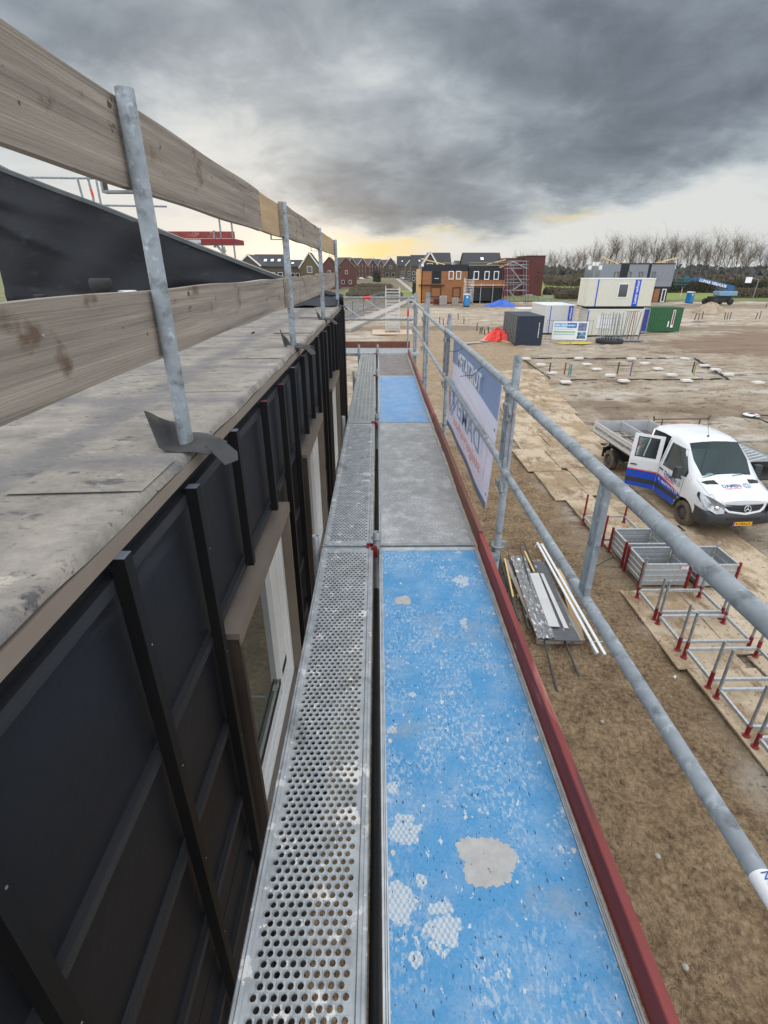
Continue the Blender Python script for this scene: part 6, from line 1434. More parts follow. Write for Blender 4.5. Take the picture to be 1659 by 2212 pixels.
tb_ = root('timber_clad_building', 'two storey building with orange timber and charcoal cladding, white framed windows', 'building', (16, Y, 0))
A = lambda px, py: Q(px, py, Y)
def wl(px0, px1, py0, py1, m_, name='wall', d=0.0, dep=9.0):
    a, b = A(px0, py1), A(px1, py0); mb = MB(); mb.box(a.x, b.x, Y + d, Y + dep, max(a.z, -.1), b.z); return mb.build(name, m_, tb_)
X4 = lambda x: 864 + x * .2187
Y4 = lambda y: 483.8 + y * .2187
wl(X4(215), X4(672), Y4(465), Y4(775), cladd, d=.02); wl(X4(672.5), X4(1040), Y4(552), Y4(632), cladd, d=.02)
wl(X4(215), X4(672), Y4(400), Y4(464.5), cladk, 'parapet', d=-.05); wl(X4(672.5), X4(1040), Y4(430), Y4(551.5), cladk, 'wall', d=-.03)
wl(X4(312), X4(410), Y4(465), Y4(588), cladk, 'recess', d=-.06, dep=.1)
wl(X4(690), X4(1040), Y4(633), Y4(760), mat('dark glazed front', S(40, 44, 46), S(26, 28, 30), scale=1.2, rough=.3), 'glazed_front', d=.6)
a, b = A(X4(172), Y4(775)), A(X4(214), Y4(445)); mb = MB(); mb.box(a.x + .25, b.x, Y + .03, Y + 8.9, 0, b.z); mb.build('bay', clad_lit, tb_)  # left side wall, its sun glow painted in as a paler timber tone
mb = MB(); a, b = A(X4(172), Y4(606)), A(X4(440), Y4(598)); mb.box(a.x + .2, b.x, Y - .5, Y, a.z, a.z + .12); mb.build('canopy', cladk, tb_)
for (x0, x1, y0, y1) in ((478, 532, 465, 548), (552, 606, 465, 548), (724, 782, 466, 551), (830, 886, 466, 551), (922, 980, 466, 551)): fwin(tb_, X4(x0), X4(x1), Y4(y0), Y4(y1), Y - .04, white)
fwin(tb_, X4(336), X4(386), Y4(468), Y4(585), Y - .10, cladk, fw=.1); fwin(tb_, X4(300), X4(408), Y4(620), Y4(722), Y, cladk, fw=.14, name='door'); fwin(tb_, X4(516), X4(600), Y4(625), Y4(725), Y, cladk, fw=.14)
mb = MB(); a = A(X4(340), Y4(541)); b = A(X4(382), Y4(537)); mb.box(a.x, b.x, Y - .25, Y - .17, a.z, a.z + .1); mb.build('railing', white, tb_)
for x in (700, 800, 920, 1020):
    mb = MB(); a = A(X4(x), Y4(605)); mb.box(a.x - .06, a.x + .06, Y - .2, Y - .1, 0, a.z + .3); mb.build('post', galv2, tb_)
mb = MB(); a, b = A(X4(690), Y4(606)), A(X4(1045), Y4(600)); mb.box(a.x, b.x, Y - 1.2, Y - .0, a.z, a.z + .1); mb.build('canopy', whitep, tb_)
mb = MB(); a, b = A(X4(215), Y4(398)), A(X4(560), Y4(380)); mb.box(QX(X4(680), 117.8), QX(X4(1160), 117.8), Y - .2, Y + .1, QZ(Y4(384), 117.8, 900), QZ(Y4(378), 117.8, 900)); mb.box(QX(X4(680), 117.8), QX(X4(1160), 117.8), Y - .2, Y + .1, QZ(Y4(412), 117.8, 900), QZ(Y4(404), 117.8, 900)); mb.box(QX(X4(420), 117.8), QX(X4(560), 117.8), Y + .2, Y + .4, QZ(Y4(388), 117.8, 900), QZ(Y4(380), 117.8, 900)); mb.build('roof_timbers', wood, tb_)
mb = MB()
for p0, p1 in (((208, 342), (445, 400)), ((860, 398), (1045, 352)), ((985, 430), (1135, 366))): mb.beam(A(X4(p0[0]), Y4(p0[1])), A(X4(p1[0]), Y4(p1[1])), .18, .18)
mb.build('loose_poles', MATS['yellow pine'], tb_)
mb = MB(); a = A(X4(222), Y4(412)); mb.lathe([(0, -.2), (.25, -.15), (.3, 0), (.25, .15), (0, .2)], a + Vector((0, -.4, 0)), (0, 1, 0), 12); mb.build('round_lamp', whitep, tb_)
# scaffold stair tower at the right end and ladder tower at the front
st = root('scaffold_stair_tower', 'reddish galvanised scaffold stair tower at the right end of the timber clad building', 'scaffold', (26, 112, 0))
Ys = 112.5
for px in (1040, 1062, 1080, 1122, 1250, 1268):
    for dy in (0, 2.2):
        mb = MB(); b_ = Q(X4(px), Y4(770), Ys); t_ = Q(X4(px), Y4(365 if px > 1070 else 430), Ys); mb.cyl((b_.x, Ys + dy, 0), (t_.x, Ys + dy, t_.z), .05, 6); mb.build('upright', galv if px % 4 else redst, st)
for py in (368, 404, 440, 512, 550, 600, 660):
    mb = MB(); a, b = Q(X4(1045), Y4(py), Ys), Q(X4(1275), Y4(py), Ys); mb.cyl((a.x, Ys, a.z), (b.x, Ys, b.z), .045, 6); mb.cyl((a.x + 1, Ys + 2.2, a.z + .1), (b.x, Ys + 2.2, b.z + .1), .045, 6); mb.build('ledger', galv, st)
for (a, b) in (((1100, 445), (1200, 575)), ((1200, 590), (1110, 655)), ((1080, 665), (1150, 755)), ((1110, 370), (1250, 440))):
    p0, p1 = Q(X4(a[0]), Y4(a[1]), Ys), Q(X4(b[0]), Y4(b[1]), Ys); mb = MB(); mb.beam(p0, p1, .8, .16); mb.build('stair_flight', galvd, st)
for py in (440, 582, 660): mb = MB(); a, b = Q(X4(1050), Y4(py), Ys), Q(X4(1240), Y4(py), Ys); mb.box(a.x, b.x, Ys + .2, Ys + 1.8, a.z, a.z + .1); mb.build('platform', galvd, st)
lt = root('ladder_tower', 'white ladder tower leaning up the front of the timber clad building', 'scaffold tower', (A(X4(603), 655).x, 113.5, 0), world=False)
ladder_tower(lt, 1.75, 1.6, 5.0, .30, whitep)

# zinc clad building
Y = 121.0
zb_ = root('zinc_clad_building', 'building with grey zinc upper storey and timber below, behind the cream cabins', 'building', (60, Y, 0))
X1 = lambda x: 1209.6 + x * .2708
Y1 = lambda y: 553. + y * .2708
def zl(px0, px1, py0, py1, m_, name='wall', d=0.0, dep=9.0):
    a, b = Q(px0, py1, Y), Q(px1, py0, Y); mb = MB(); mb.box(a.x, b.x, Y + d, Y + dep, max(a.z, -.1), b.z); return mb.build(name, m_, zb_)
zl(X1(300), X1(925), Y1(66), Y1(244), zinc); zl(X1(470), X1(558), Y1(66), Y1(180), cladk, 'dark_panel', d=-.05, dep=.1); zl(X1(690), X1(735), Y1(66), Y1(180), cladk, 'dark_panel', d=-.05, dep=.1)
zl(X1(300), X1(740), Y1(244.5), Y1(370), cladk, d=.05); zl(X1(740), X1(868), Y1(244.5), Y1(370), cladk, d=.05); zl(X1(735), X1(800), Y1(262), Y1(366), cladd, 'timber_panel', d=-.04, dep=.1)
for (x0, x1) in ((430, 475), (532, 575), (627, 668), (732, 768)): fwin(zb_, X1(x0), X1(x1), Y1(124), Y1(176), Y - .06, bronze, fw=.12)
fwin(zb_, X1(795), X1(850), Y1(262), Y1(368), Y, whitep, fw=.18, name='door')
mb = MB(); a, b = Q(X1(470), Y1(66), Y), Q(X1(925), Y1(55), Y); mb.box(a.x, b.x, Y - .1, Y + .2, a.z, a.z + .25); mb.build('parapet', bronzed, zb_)
mb = MB()
for k in range(46): x = Q(X1(300), Y1(66), Y).x + k * .52; (mb.box(x, x + .04, Y - .05, Y, 4.2, QZ(Y1(66), Y, 1400) - .02) if x < Q(X1(925), Y1(244), Y).x else None)
mb.build('standing_seams', zinc, zb_)
mb = MB()
for p0, p1 in (((335, 8), (478, 66)), ((735, 64), (945, 12))): mb.beam(Q(X1(p0[0]), Y1(p0[1]), Y), Q(X1(p1[0]), Y1(p1[1]), Y), .2, .2)
mb.build('loose_poles', MATS['yellow pine'], zb_)
# mast with white floodlights
fm = root('floodlight_mast', 'slim mast with white floodlights behind the upper cream cabin', 'mast', (Q(1290, 600, 66).x, 66, 0))
xm = QX(X1(275), 66); zt_ = QZ(Y1(95), 66, 1280)
mb = MB(); mb.cyl((xm, 66, 0), (xm, 66, zt_ + .8), .06, 8); mb.build('mast', galvd, fm)
for k in range(4): mb = MB(); mb.box(xm - .8 + k * .42, xm - .45 + k * .42, 65.8, 66, zt_ + (.2 if k in (1, 2) else -.2), zt_ + (.6 if k in (1, 2) else .25)); mb.build('lamp', whitep, fm, bevel=.04)
# blue boom lift
bl = root('boom_lift', 'blue articulated boom lift with white lettering on its boom, parked at the field edge', 'boom lift', (Q(1560, 655, 112).x, 112, 0))
YB = 112.0
def LQ(x, y): p_ = Q(1209.6 + x * .2708, 553 + y * .2708, YB); return p_
mb = MB(); mb.beam(LQ(1095, 182), LQ(1385, 255), .5, .72, up=(0, 0, 1)); bo = mb.build('boom', liftblue, bl, bevel=.03)
d_ = (LQ(1385, 255) - LQ(1095, 182)).normalized(); up_ = Vector((0, -1, 0)).cross(d_) * -1
p_ = LQ(1105, 194) + Vector((0, -.27, -.02)); text('LUMAR VERHUUR', .72, p_ - up_ * .18 if False else p_ + Vector((0, 0, -.12)), d_, Vector((-d_.z, 0, d_.x)), textwhite, bl, width=6.0, bold=.02)
mb = MB(); mb.beam(LQ(1075, 172), LQ(1020, 208), .2, .25); mb.beam(LQ(1110, 185), LQ(1060, 178), .3, .35); mb.beam(LQ(1060, 178), LQ(1000, 212), .12, .15); mb.build('jib', liftblue, bl)
mb = MB(); c_ = LQ(965, 205)
for z in (0, .55, 1.05): mb.path([c_ + Vector((sx, sy, z - .5)) for sx, sy in ((-1.1, -.5), (1.1, -.5), (1.1, .5), (-1.1, .5), (-1.1, -.5))], .05, 5)
for sx in (-1.1, 0, 1.1):
    for sy in (-.5, .5): mb.cyl(c_ + Vector((sx, sy, -.5)), c_ + Vector((sx, sy, .55)), .04, 5)
mb.box(c_.x - 1.1, c_.x + 1.1, YB - .5, YB + .5, c_.z - .55, c_.z - .45); mb.box(c_.x + .3, c_.x + 1.3, YB - .4, YB + .3, c_.z - .1, c_.z + 1.0); mb.build('basket', mat('teal basket', S(50, 110, 112), S(36, 80, 84), rough=.6), bl)
mb = MB(); a, b = LQ(1240, 318), LQ(1395, 280); mb.box(a.x, b.x, YB - 1.2, YB + 1.2, a.z, b.z); mb.build('counterweight_body', mat('pale blue machine body', S(120, 158, 178), S(100, 140, 162), rough=.4), bl, bevel=.15)
mb = MB(); mb.beam(LQ(1385, 255), LQ(1300, 285), .6, .6); mb.beam(LQ(1240, 238), LQ(1290, 275), .15, .15); mb.build('turret', liftblue, bl)
mb = MB(); a, b = LQ(1190, 350), LQ(1345, 322); mb.box(a.x, b.x, YB - .9, YB + .9, .45, b.z); mb.build('chassis', dark, bl)
for px in (1180, 1215, 1300, 1335):
    q_ = LQ(px, 350); mb = MB(); mb.lathe([(.2, -.2), (.55, -.22), (.62, -.12), (.62, .12), (.55, .22), (.0, .2)], (q_.x, YB + (-1.1 if px in (1215, 1335) else .9), .62), (0, -1, 0), 18); mb.build('wheel', dark, bl)
# white board on a pole
q_ = Q(1615, 610, 125); r_ = root('basketball_board', 'white basketball backboard on a bent pole in the field', 'backboard', (q_.x + 2, 125, 0)); mb = MB(); mb.cyl((q_.x + 2.2, 125, 0), (q_.x + 2.4, 125, q_.z + .6), .08, 8); mb.cyl((q_.x + 2.4, 125, q_.z + .6), (q_.x, 125, q_.z + .9), .07, 8); mb.build('pole', galv, r_)
mb = MB(); mb.box(q_.x - .7, q_.x + .7, 124.8, 124.9, q_.z - .1, q_.z + 1.1, 0, None); mb.build('board', textwhite, r_)

# ---- generic house
def house_at(name, lab, cx_, cy_, wd, dp, eave, ridge, wallm, roofm, rz=0.0, gable='front', wins_=(), white_verge=True, group=None, cat='house', chimney=False, sky_=0):
    """wd along local x (front), dp along local y; gable 'front': triangle faces local -y, else ridge runs along x"""
    r_ = root(name, lab, cat, (cx_, cy_, 0), rz, group=group, world=False); h = wd / 2; mb = MB()
    if gable == 'front':
        mb.prism([(-h, 0), (h, 0), (h, eave), (0, ridge), (-h, eave)], lambda u, v, a: Vector((u, a, v)), 0, dp); mb.build('wall', wallm, r_)
        mb = MB()
        for sx in (-1, 1):
            e0 = Vector((sx * (h + .25), -.2, eave - .25 * (ridge - eave) / h)); e1 = Vector((0, -.2, ridge)); up_ = Vector((0, 0, .22))
            mb.add([e0, e1, e1 + Vector((0, dp + .4, 0)), e0 + Vector((0, dp + .4, 0)), e0 + up_, e1 + up_, e1 + up_ + Vector((0, dp + .4, 0)), e0 + up_ + Vector((0, dp + .4, 0))], [(0, 1, 2, 3), (4, 7, 6, 5), (0, 4, 5, 1), (1, 5, 6, 2), (3, 2, 6, 7), (0, 3, 7, 4)])
        ro = mb.build('roof', roofm, r_)
        if white_verge:
            mb = MB()
            for sx in (-1, 1): mb.beam((sx * (h + .25), -.28, eave - .25 * (ridge - eave) / h + .12), (0, -.28, ridge + .12), .08, .38)
            mb.build('verge_board', whitep, ro)
    else:
        mb.prism([(0, 0), (dp, 0), (dp, eave), (dp / 2, ridge), (0, eave)], lambda u, v, a: Vector((a, u, v)), -h, h); mb.build('wall', wallm, r_); mb = MB()
        for s_ in (0, 1):
            yy = -.25 if s_ == 0 else dp + .25; ez = eave - .25 * (ridge - eave) / (dp / 2)
            v_ = [Vector((x, y, z)) for x, y, z in ((-h - .2, yy, ez), (h + .2, yy, ez), (h + .2, dp / 2, ridge), (-h - .2, dp / 2, ridge))]
            mb.add(v_ + [p + Vector((0, 0, .22)) for p in v_], [(0, 1, 2, 3), (4, 7, 6, 5), (0, 4, 5, 1), (1, 5, 6, 2), (2, 6, 7, 3), (3, 7, 4, 0)])
        ro = mb.build('roof', roofm, r_)
        for k in range(sky_):
            x = -h + wd * (k + .7) / (sky_ + .4); f_ = .45; z = eave + (ridge - eave) * f_; y = dp / 2 * f_; mb = MB(); n_ = Vector((0, -(ridge - eave), dp / 2)).normalized(); t_ = Vector((0, dp / 2, ridge - eave)).normalized(); c_ = Vector((x, y, z + .30))
            mb.add([c_ + Vector((sx * .45, 0, 0)) + t_ * sy + n_ * .06 for sx, sy in ((-1, -.6), (1, -.6), (1, .6), (-1, .6))], [(0, 1, 2, 3)]); mb.build('roof_window', mat('bright roof window', (.8, .82, .84), rough=.2) if 'bright roof window' not in MATS else MATS['bright roof window'], r_)
        if white_verge:
            mb = MB()
            for sx in (-1, 1):
                for yy in (-.25, dp + .25): mb.beam((sx * (h + .25), yy, eave - .1), (sx * (h + .25), dp / 2, ridge + .12), .08, .34)
            mb.build('verge_board', whitep, ro)
    for (x, z, ww, hh) in wins_:
        mb = MB(); mb.box(x - ww / 2, x + ww / 2, -.10, .0, z, z + .12); mb.box(x - ww / 2, x + ww / 2, -.10, .0, z + hh - .12, z + hh); mb.box(x - ww / 2, x - ww / 2 + .12, -.10, .0, z + .12, z + hh - .12); mb.box(x + ww / 2 - .12, x + ww / 2, -.10, .0, z + .12, z + hh - .12)
        o = mb.build('window', white, r_); mb = MB(); mb.box(x - ww / 2 + .12, x + ww / 2 - .12, -.05, -.002, z + .12, z + hh - .12); mb.build('pane', glassd, o)
    if chimney: mb = MB(); mb.box(-h + .8, -h + 1.6, dp / 2 - .4, dp / 2 + .4, ridge - .5, ridge + 1.0); mb.build('chimney', wallm, r_)
    return r_
def hpx(name, lab, px0, px1, py_e, py_r, Y, dp, wallm, roofm, **k):
    a, b = Q(px0, py_e, Y), Q(px1, py_e, Y); rr = Q((px0 + px1) / 2, py_r, Y); return house_at(name, lab, (a.x + b.x) / 2, Y, b.x - a.x, dp, a.z, rr.z, wallm, roofm, **k)
W3 = lambda wd: tuple((x, z, 1.3, 1.5) for z in (1.0, 4.0) for x in (-wd * .3, 0, wd * .3))
hpx('terrace_house', 'grey gabled house with white verge boards half hidden by the black gable', 512, 562, 574, 551, 150, 10, brickdk, rooft, gable='front', wins_=((0, 5.2, 1.2, 1.4),))
hpx('terrace_house', 'long dark brick house with a row of bright roof windows left of the second post', 546, 612, 576, 550, 175, 10, brickdk, rooft, gable='side', wins_=tuple((x, z, 1.5, 1.6) for z in (1.0, 4.2) for x in (-3.6, -1.2, 1.2, 3.6)), sky_=4, white_verge=False)
hpx('terrace_house', 'low dark roofed house between the long house and the yellow brick gable', 612, 650, 577, 562, 200, 9, brickdk, rooft, gable='side', sky_=1, white_verge=False, wins_=W3(6))
hpx('terrace_house', 'yellow brown brick gable house with white verge boards between the guard posts', 647, 690, 578, 546, 185, 9, mat('yellow brown brick', S(110, 96, 74), S(94, 82, 64), scale=2, rough=.9), rooft, gable='front', wins_=((0, 5.6, 1.7, 2.0), (-1.6, 1.2, 1.4, 1.5), (1.6, 1.2, 1.4, 1.5)))
hpx('terrace_house', 'red brick house behind the third guard post', 690, 732, 580, 556, 205, 12, brickred, rooft, gable='front', wins_=((-1.5, 1.2, 1.2, 1.5), (1.5, 1.2, 1.2, 1.5), (0, 5, 1.1, 1.3)), white_verge=False)
hpx('terrace_house', 'red brick house right of the third guard post', 728, 768, 580, 558, 230, 12, brickred, roofb, gable='front', wins_=((-1.5, 1.2, 1.2, 1.5), (1.5, 1.2, 1.2, 1.5), (0, 5, 1.1, 1.3)), white_verge=False)
# red terrace running away along the left side of the street
tA, tB = at(748, 602.5, 0), at(858, 596.8, 0)
lr = ('nearest', 'second', 'third', 'fourth', 'fifth', 'farthest')
dirv = (tB - tA); Lr = dirv.length; rzr = math.atan2(dirv.y, dirv.x)
for k in range(6):
    f0, f1 = [0, .16, .34, .52, .68, .84, 1.0][k:k + 2]
    p0, p1 = tA + dirv * f0, tA + dirv * f1; mid = (p0 + p1) / 2; L_ = (p1 - p0).length
    zt_e = QZ(573.5 + k * .9, mid.y); zt_r = QZ(556.5 + k * 1.2, mid.y)
    house_at('terrace_house', f'{lr[k]} house of the red brick terrace on the left of the far street', mid.x, mid.y, L_ * .99, 11, zt_e, zt_r, brickred, rooft if k % 2 else roofb, rz=rzr, gable='front', wins_=tuple((x * L_ / 12, z, 1.6, 2.0) for z in (1.0, 4.6, 8.0) for x in (-3.6, 0, 3.6)) + ((0, zt_e + .2, 1.4, 1.6),), group='red brick terrace on the left of the far street')
hpx('white_house', 'tall white gabled house closing the far street', 797, 818, 575, 556, 560, 10, mat('white render', S(222, 220, 212), S(206, 204, 198), rough=.8), rooft, gable='front', wins_=((1, 5, 5, 5), (-2, 12, 3, 4)), white_verge=False)
hpx('brick_block', 'dark red brick block beyond the white house', 818, 848, 576, 562, 640, 12, brickwine, roofb, gable='side', wins_=((-4, 6, 3, 3), (3, 6, 3, 3)), white_verge=False)
# right side of the street
hpx('brown_gable_house', 'brown brick gable house with white verges at the right of the far street', 829, 859, 575, 556, 520, 14, brickdk, rooft, gable='front', wins_=((0, 7.4, 2.4, 2.6), (-3.2, .6, 2.8, 3.4), (2.4, .6, 2.8, 3.4)))
rt = (('long grey roofed house right of the brown gable', 858, 896, 574, 553.5, 470, 'side', True, 2), ('brown brick row house with white verges, nearer the timber clad building', 876, 912, 574, 552, 400, 'front', True, 0),
      ('grey brick row house just left of the timber clad building', 888, 925, 575, 551, 330, 'side', False, 1))
for lab, a, b, e_, r2, Yh, gb, wv, sk in rt: hpx('brown_row_house', lab, a, b, e_, r2, Yh, 12, brickdk, rooft, gable=gb, white_verge=wv, sky_=sk, wins_=tuple((x, z, 1.5, 1.8) for z in (.8, 3.8) for x in (-3.4, -1.2, 1.2, 3.4)))
hpx('gable_house', 'brown gable house with a white verge rising behind the timber clad building', 911, 946, 574, 546, 160, 10, brickdk, rooft, gable='front', wins_=((0, 6.6, 1.6, 1.6),))
hpx('long_roof_house', 'long dark tiled roof behind the left half of the timber clad building', 926, 974, 573, 546.5, 166, 9, brickdk, rooft, gable='side', white_verge=False, sky_=0, wins_=W3(6))
hpx('long_roof_house', 'long dark tiled roof with one bright roof window behind the white framed windows', 1003, 1083, 573, 546.5, 165, 9, brickdk, rooft, gable='side', white_verge=False, sky_=1, wins_=W3(10))
hpx('small_white_house', 'small pale house in the gap between the two long roofs', 985, 1002, 573, 564, 230, 9, MATS['white render'], rooft, gable='side', white_verge=False, wins_=W3(3))
Y = 150.0
fb = root('flat_red_block', 'flat roofed wine red brick block right of the scaffold stair tower', 'building', (40, Y, 0))
a, b = Q(1133, 600, Y), Q(1179, 554, Y); mb = MB(); mb.box(a.x, b.x, Y, Y + 11, 0, b.z); mb.build('wall', brickwine, fb); mb = MB(); mb.box(QX(1094, Y), a.x - .02, Y + 2, Y + 11, 0, QZ(557, Y, 1100)); mb.build('wing', brickwine, fb)
mb = MB(); mb.box(a.x - .1, b.x + .1, Y - .1, Y + 11, b.z + .01, b.z + .25); mb.build('roof', rooft, fb)
for (x0, x1, y0, y1) in ((1282, 1308, 355, 392), (1350, 1392, 438, 475), (1340, 1388, 514, 570)): fwin(fb, X4(x0), X4(x1), Y4(y0), Y4(y1), Y, brickdk, fw=.15)

# ---- wind turbines on the horizon
for px, py, h, lab in ((838, 548, 1, 'wind turbine left of the brown gable house on the horizon'), (907, 548, 1, 'wind turbine above the long grey roofs'), (945, 542, 1, 'wind turbine above the gable house behind the timber clad building')):
    Yt = 1500; b_ = Q(px, 583, Yt); r_ = root('wind_turbine', lab, 'wind turbine', (b_.x, Yt, 0), group='wind turbines on the horizon'); zt_ = Q(px, py + 6, Yt).z
    mb = MB(); mb.cyl((b_.x, Yt, 0), (b_.x, Yt, zt_), 1.6, 8, r2=1.0); mb.build('mast', whitep, r_)
    for k in range(3): mb = MB(); an = R(90 + 120 * k + px % 50); mb.beam((b_.x, Yt - 2, zt_), (b_.x + 20 * math.cos(an), Yt - 2, zt_ + 20 * math.sin(an)), 1.3, .6); mb.build('blade', whitep, r_)

# ---- cars
def car_build(lab, p_, rz, m_, L_=4.3, van=False):
    r_ = root('parked_car', lab, 'car', (p_[0], p_[1], .04), rz, group='cars parked along the far street', world=False)
    hw = .88; prof = [(-.5, .35), (-.5, .75), (-.46, .88), (-.22, .98), (-.08, 1.38), (.10, 1.46), (.30, 1.42), (.44, 1.02), (.5, .92), (.5, .35)] if not van else [(-.5, .35), (-.5, 1.1), (-.42, 1.25), (-.28, 2.1), (.5, 2.2), (.5, .35)]
    mb = MB(); mb.prism([(u * L_, v) for u, v in prof], lambda u, v, a: Vector((a * (1 if v < 1.0 else .86), u, v)), -hw, hw); mb.build('body', m_, r_)
    mb = MB()
    g_ = [(-.20, 1.0), (-.08, 1.33), (.28, 1.36), (.40, 1.03)] if not van else [(-.41, 1.3), (-.3, 1.95), (-.12, 1.95), (-.12, 1.3)]
    for s_ in (-1, 1): mb.add([(s_ * hw * (.885 if not van else .87), u * L_, v) for u, v in g_], [(0, 1, 2, 3)])
    f0, f1 = ((-.225, 1.0), (-.085, 1.37)) if not van else ((-.425, 1.27), (-.29, 2.04))
    mb.add([(-.70, f0[0] * L_ - .02, f0[1]), (.70, f0[0] * L_ - .02, f0[1]), (.64, f1[0] * L_ - .02, f1[1]), (-.64, f1[0] * L_ - .02, f1[1])], [(0, 1, 2, 3)]); mb.build('glass', glassd, r_)
    for s_ in (-1, 1):
        for u in (-.31, .31): mb = MB(); mb.lathe([(.0, -.1), (.31, -.1), (.33, 0), (.31, .1), (.0, .1)], (s_ * .80, u * L_, .32), (1, 0, 0), 14); mb.build('wheel', dark, r_)
    return r_
cw = mat('white car paint', (.78, .78, .78), rough=.3); cg = mat('grey car paint', S(110, 116, 122), rough=.3); cb = mat('black car paint', S(36, 42, 50), rough=.3); cr_ = mat('dark red car paint', S(110, 46, 44), rough=.3)
for px, py, m_, lab in ((766, 606, cw, 'white car nearest the third guard post in the left parking row'), (780, 604.5, cb, 'dark blue car, second in the left parking row'), (791, 603.5, cw, 'white car, third in the left parking row'), (800, 602, cr_, 'dark red car, fourth in the left parking row'), (808, 601, cw, 'white car at the far end of the left parking row')):
    p_ = at(px - 10, py, 0); car_build(lab, (p_.x, p_.y), .7, m_, 4.6)
for px, py, m_, lab, vn in ((843, 596.5, cw, 'white delivery van in the right parking row', True), (849, 599, cw, 'white car in front of the delivery van', False), (857, 600.5, cb, 'black car in the right parking row', False), (866, 602.5, cg, 'grey car left of the white hatchback', False), (871, 604, cw, 'white hatchback in the right parking row', False), (878, 606, cb, 'dark estate car in the right parking row', False), (886, 608.5, cg, 'grey car nearest the timber clad building', False)):
    p_ = at(px, py, 0); car_build(lab, (p_.x, p_.y), -.15, m_, 4.6, vn)
p_ = at(812, 606, 0); mb = MB(); mb.box(p_.x - 2.2, p_.x + 2.2, p_.y, p_.y + 2, 0, 1.9); mb.box(p_.x - 1.4, p_.x + .6, p_.y, p_.y + 2, 1.91, 2.7); one(mb, 'lime_machine', mat('lime machine paint', S(150, 200, 60), rough=.5), 'small lime green machine on the rough ground by the street', 'machine', bevel=.1)

# ================================================================== PLANTING
def tree_mesh(seed, h=17.0, spread=.30, dense=1.0, name='crown'):
    rnd = random.Random(seed); tk, cr2 = MB(), MB()
    def seg(mb, a, b, r0, r1, n=4): mb.cyl(a, b, r0, n, r2=r1, cap=False)
    def grow(p, d, L_, r, lev):
        n = 3 if lev < 3 else 2; q = p; r0 = r
        for i in range(n):
            d = (d + Vector((rnd.uniform(-.16, .16), rnd.uniform(-.16, .16), rnd.uniform(-.02, .12)))).normalized(); e_ = q + d * L_ / n; r1 = r * (1 - .55 * (i + 1) / n)
            seg(tk if lev == 0 else cr2, q, e_, r0, r1, 6 if lev == 0 else 3); q = e_; r0 = r1
            if lev < 4 and (lev > 0 or i > 0):
                for b in range((rnd.choice((1, 2, 3)) if lev < 3 else rnd.choice((1, 2))) if lev else 3):
                    a = rnd.uniform(0, 6.283); t_ = rnd.uniform(spread * .8, spread * 2.0) * (1.5 if lev else 1.0)
                    nd = (d + Vector((math.cos(a), math.sin(a), 0)) * t_).normalized(); nd.z = max(nd.z, .12)
                    grow(q - d * rnd.uniform(0, L_ / n), nd, L_ * rnd.uniform(.48, .66) * dense, r1 * .60 + .003, lev + 1)
    grow(Vector((0, 0, 0)), Vector((0, 0, 1)), h * .62, h * .011, 0)
    grow(Vector((0, 0, h * .55)), Vector((.02, 0, 1)), h * .34, h * .007, 1)
    return tk, cr2
TV = []
def tree_thing(variant, x, y, s_, rz, lab, group, cat='tree', m_=None):
    if TV[variant][0] is None: pass
    src = TV[variant][1]
    if not src.get('_used'):
        o = src; o['_used'] = 1; o.location = (x, y, 0); o.rotation_euler = (0, 0, rz); o.scale = (s_, s_, s_)
    else: o = dup(src, loc=(x, y, 0), rz=rz); o.scale = (s_, s_, s_)
    tag(o, lab, cat, group); return o
for k in range(5):
    tk, cr2 = tree_mesh(100 + k, 17, .26 if k < 3 else .42, 1.0 if k < 3 else 1.08)
    r_ = root('bare_tree', 'x', 'tree', (0, 0, 0), world=False); tk.build('trunk', bark, r_); cr2.build('crown', twig, r_); TV.append((True, r_))
random.seed(77); rowd = []
for k in range(38):
    f_ = k / 37; px = 1196 + 480 * f_ + random.uniform(-4, 4); Yt = random.uniform(205, 260); top = 548 - 33 * min(1, (px - 1190) / 150) + random.choice((-7, 0, 6, 14)) + random.uniform(-5, 6)
    if px < 1240: top = random.uniform(538, 548)
    b_ = Q(px, 583, Yt); hgt = Q(px, top, Yt).z; rowd.append((px, b_.x, Yt, hgt, k))
rowd.sort(); cnt = {}
ON = ('first', 'second', 'third', 'fourth', 'fifth', 'sixth', 'seventh', 'eighth', 'ninth', 'tenth', 'eleventh', 'twelfth', 'thirteenth', 'fourteenth', 'fifteenth', 'sixteenth', 'seventeenth', 'eighteenth')
for i, (px, x, y, hgt, k) in enumerate(rowd):
    where = ('row beside the wine red block' if px < 1260 else 'tree row above the zinc clad building' if px < 1440 else 'tree row above the blue boom lift' if px < 1570 else 'tree row at the right picture edge')
    tree_thing(k % 5, x, y, hgt / 17.0 * 1.02, random.uniform(0, 6.28), f'{ON[cnt.setdefault(where, 0)]} bare tree from the left in the ' + where, 'bare trees in the ' + where); cnt[where] += 1
for kd, (px, top, Yt) in enumerate(((1108, 546, 330), (1120, 547, 320), (1131, 547, 335), (1145, 548, 325), (1156, 547, 330), (1183, 545, 320), (1190, 546, 300))):
    b_ = Q(px, 583, Yt); tree_thing(px % 3, b_.x, Yt, Q(px, top, Yt).z / 17, px, f'{ON[kd]} small distant bare tree from the left above the wine red block', 'distant bare trees beyond the wine red block')
b_ = Q(686, 583, 160); tree_thing(3, b_.x, 160, .42, 1.0, 'small bare tree in front of the red brick house by the third guard post', None)
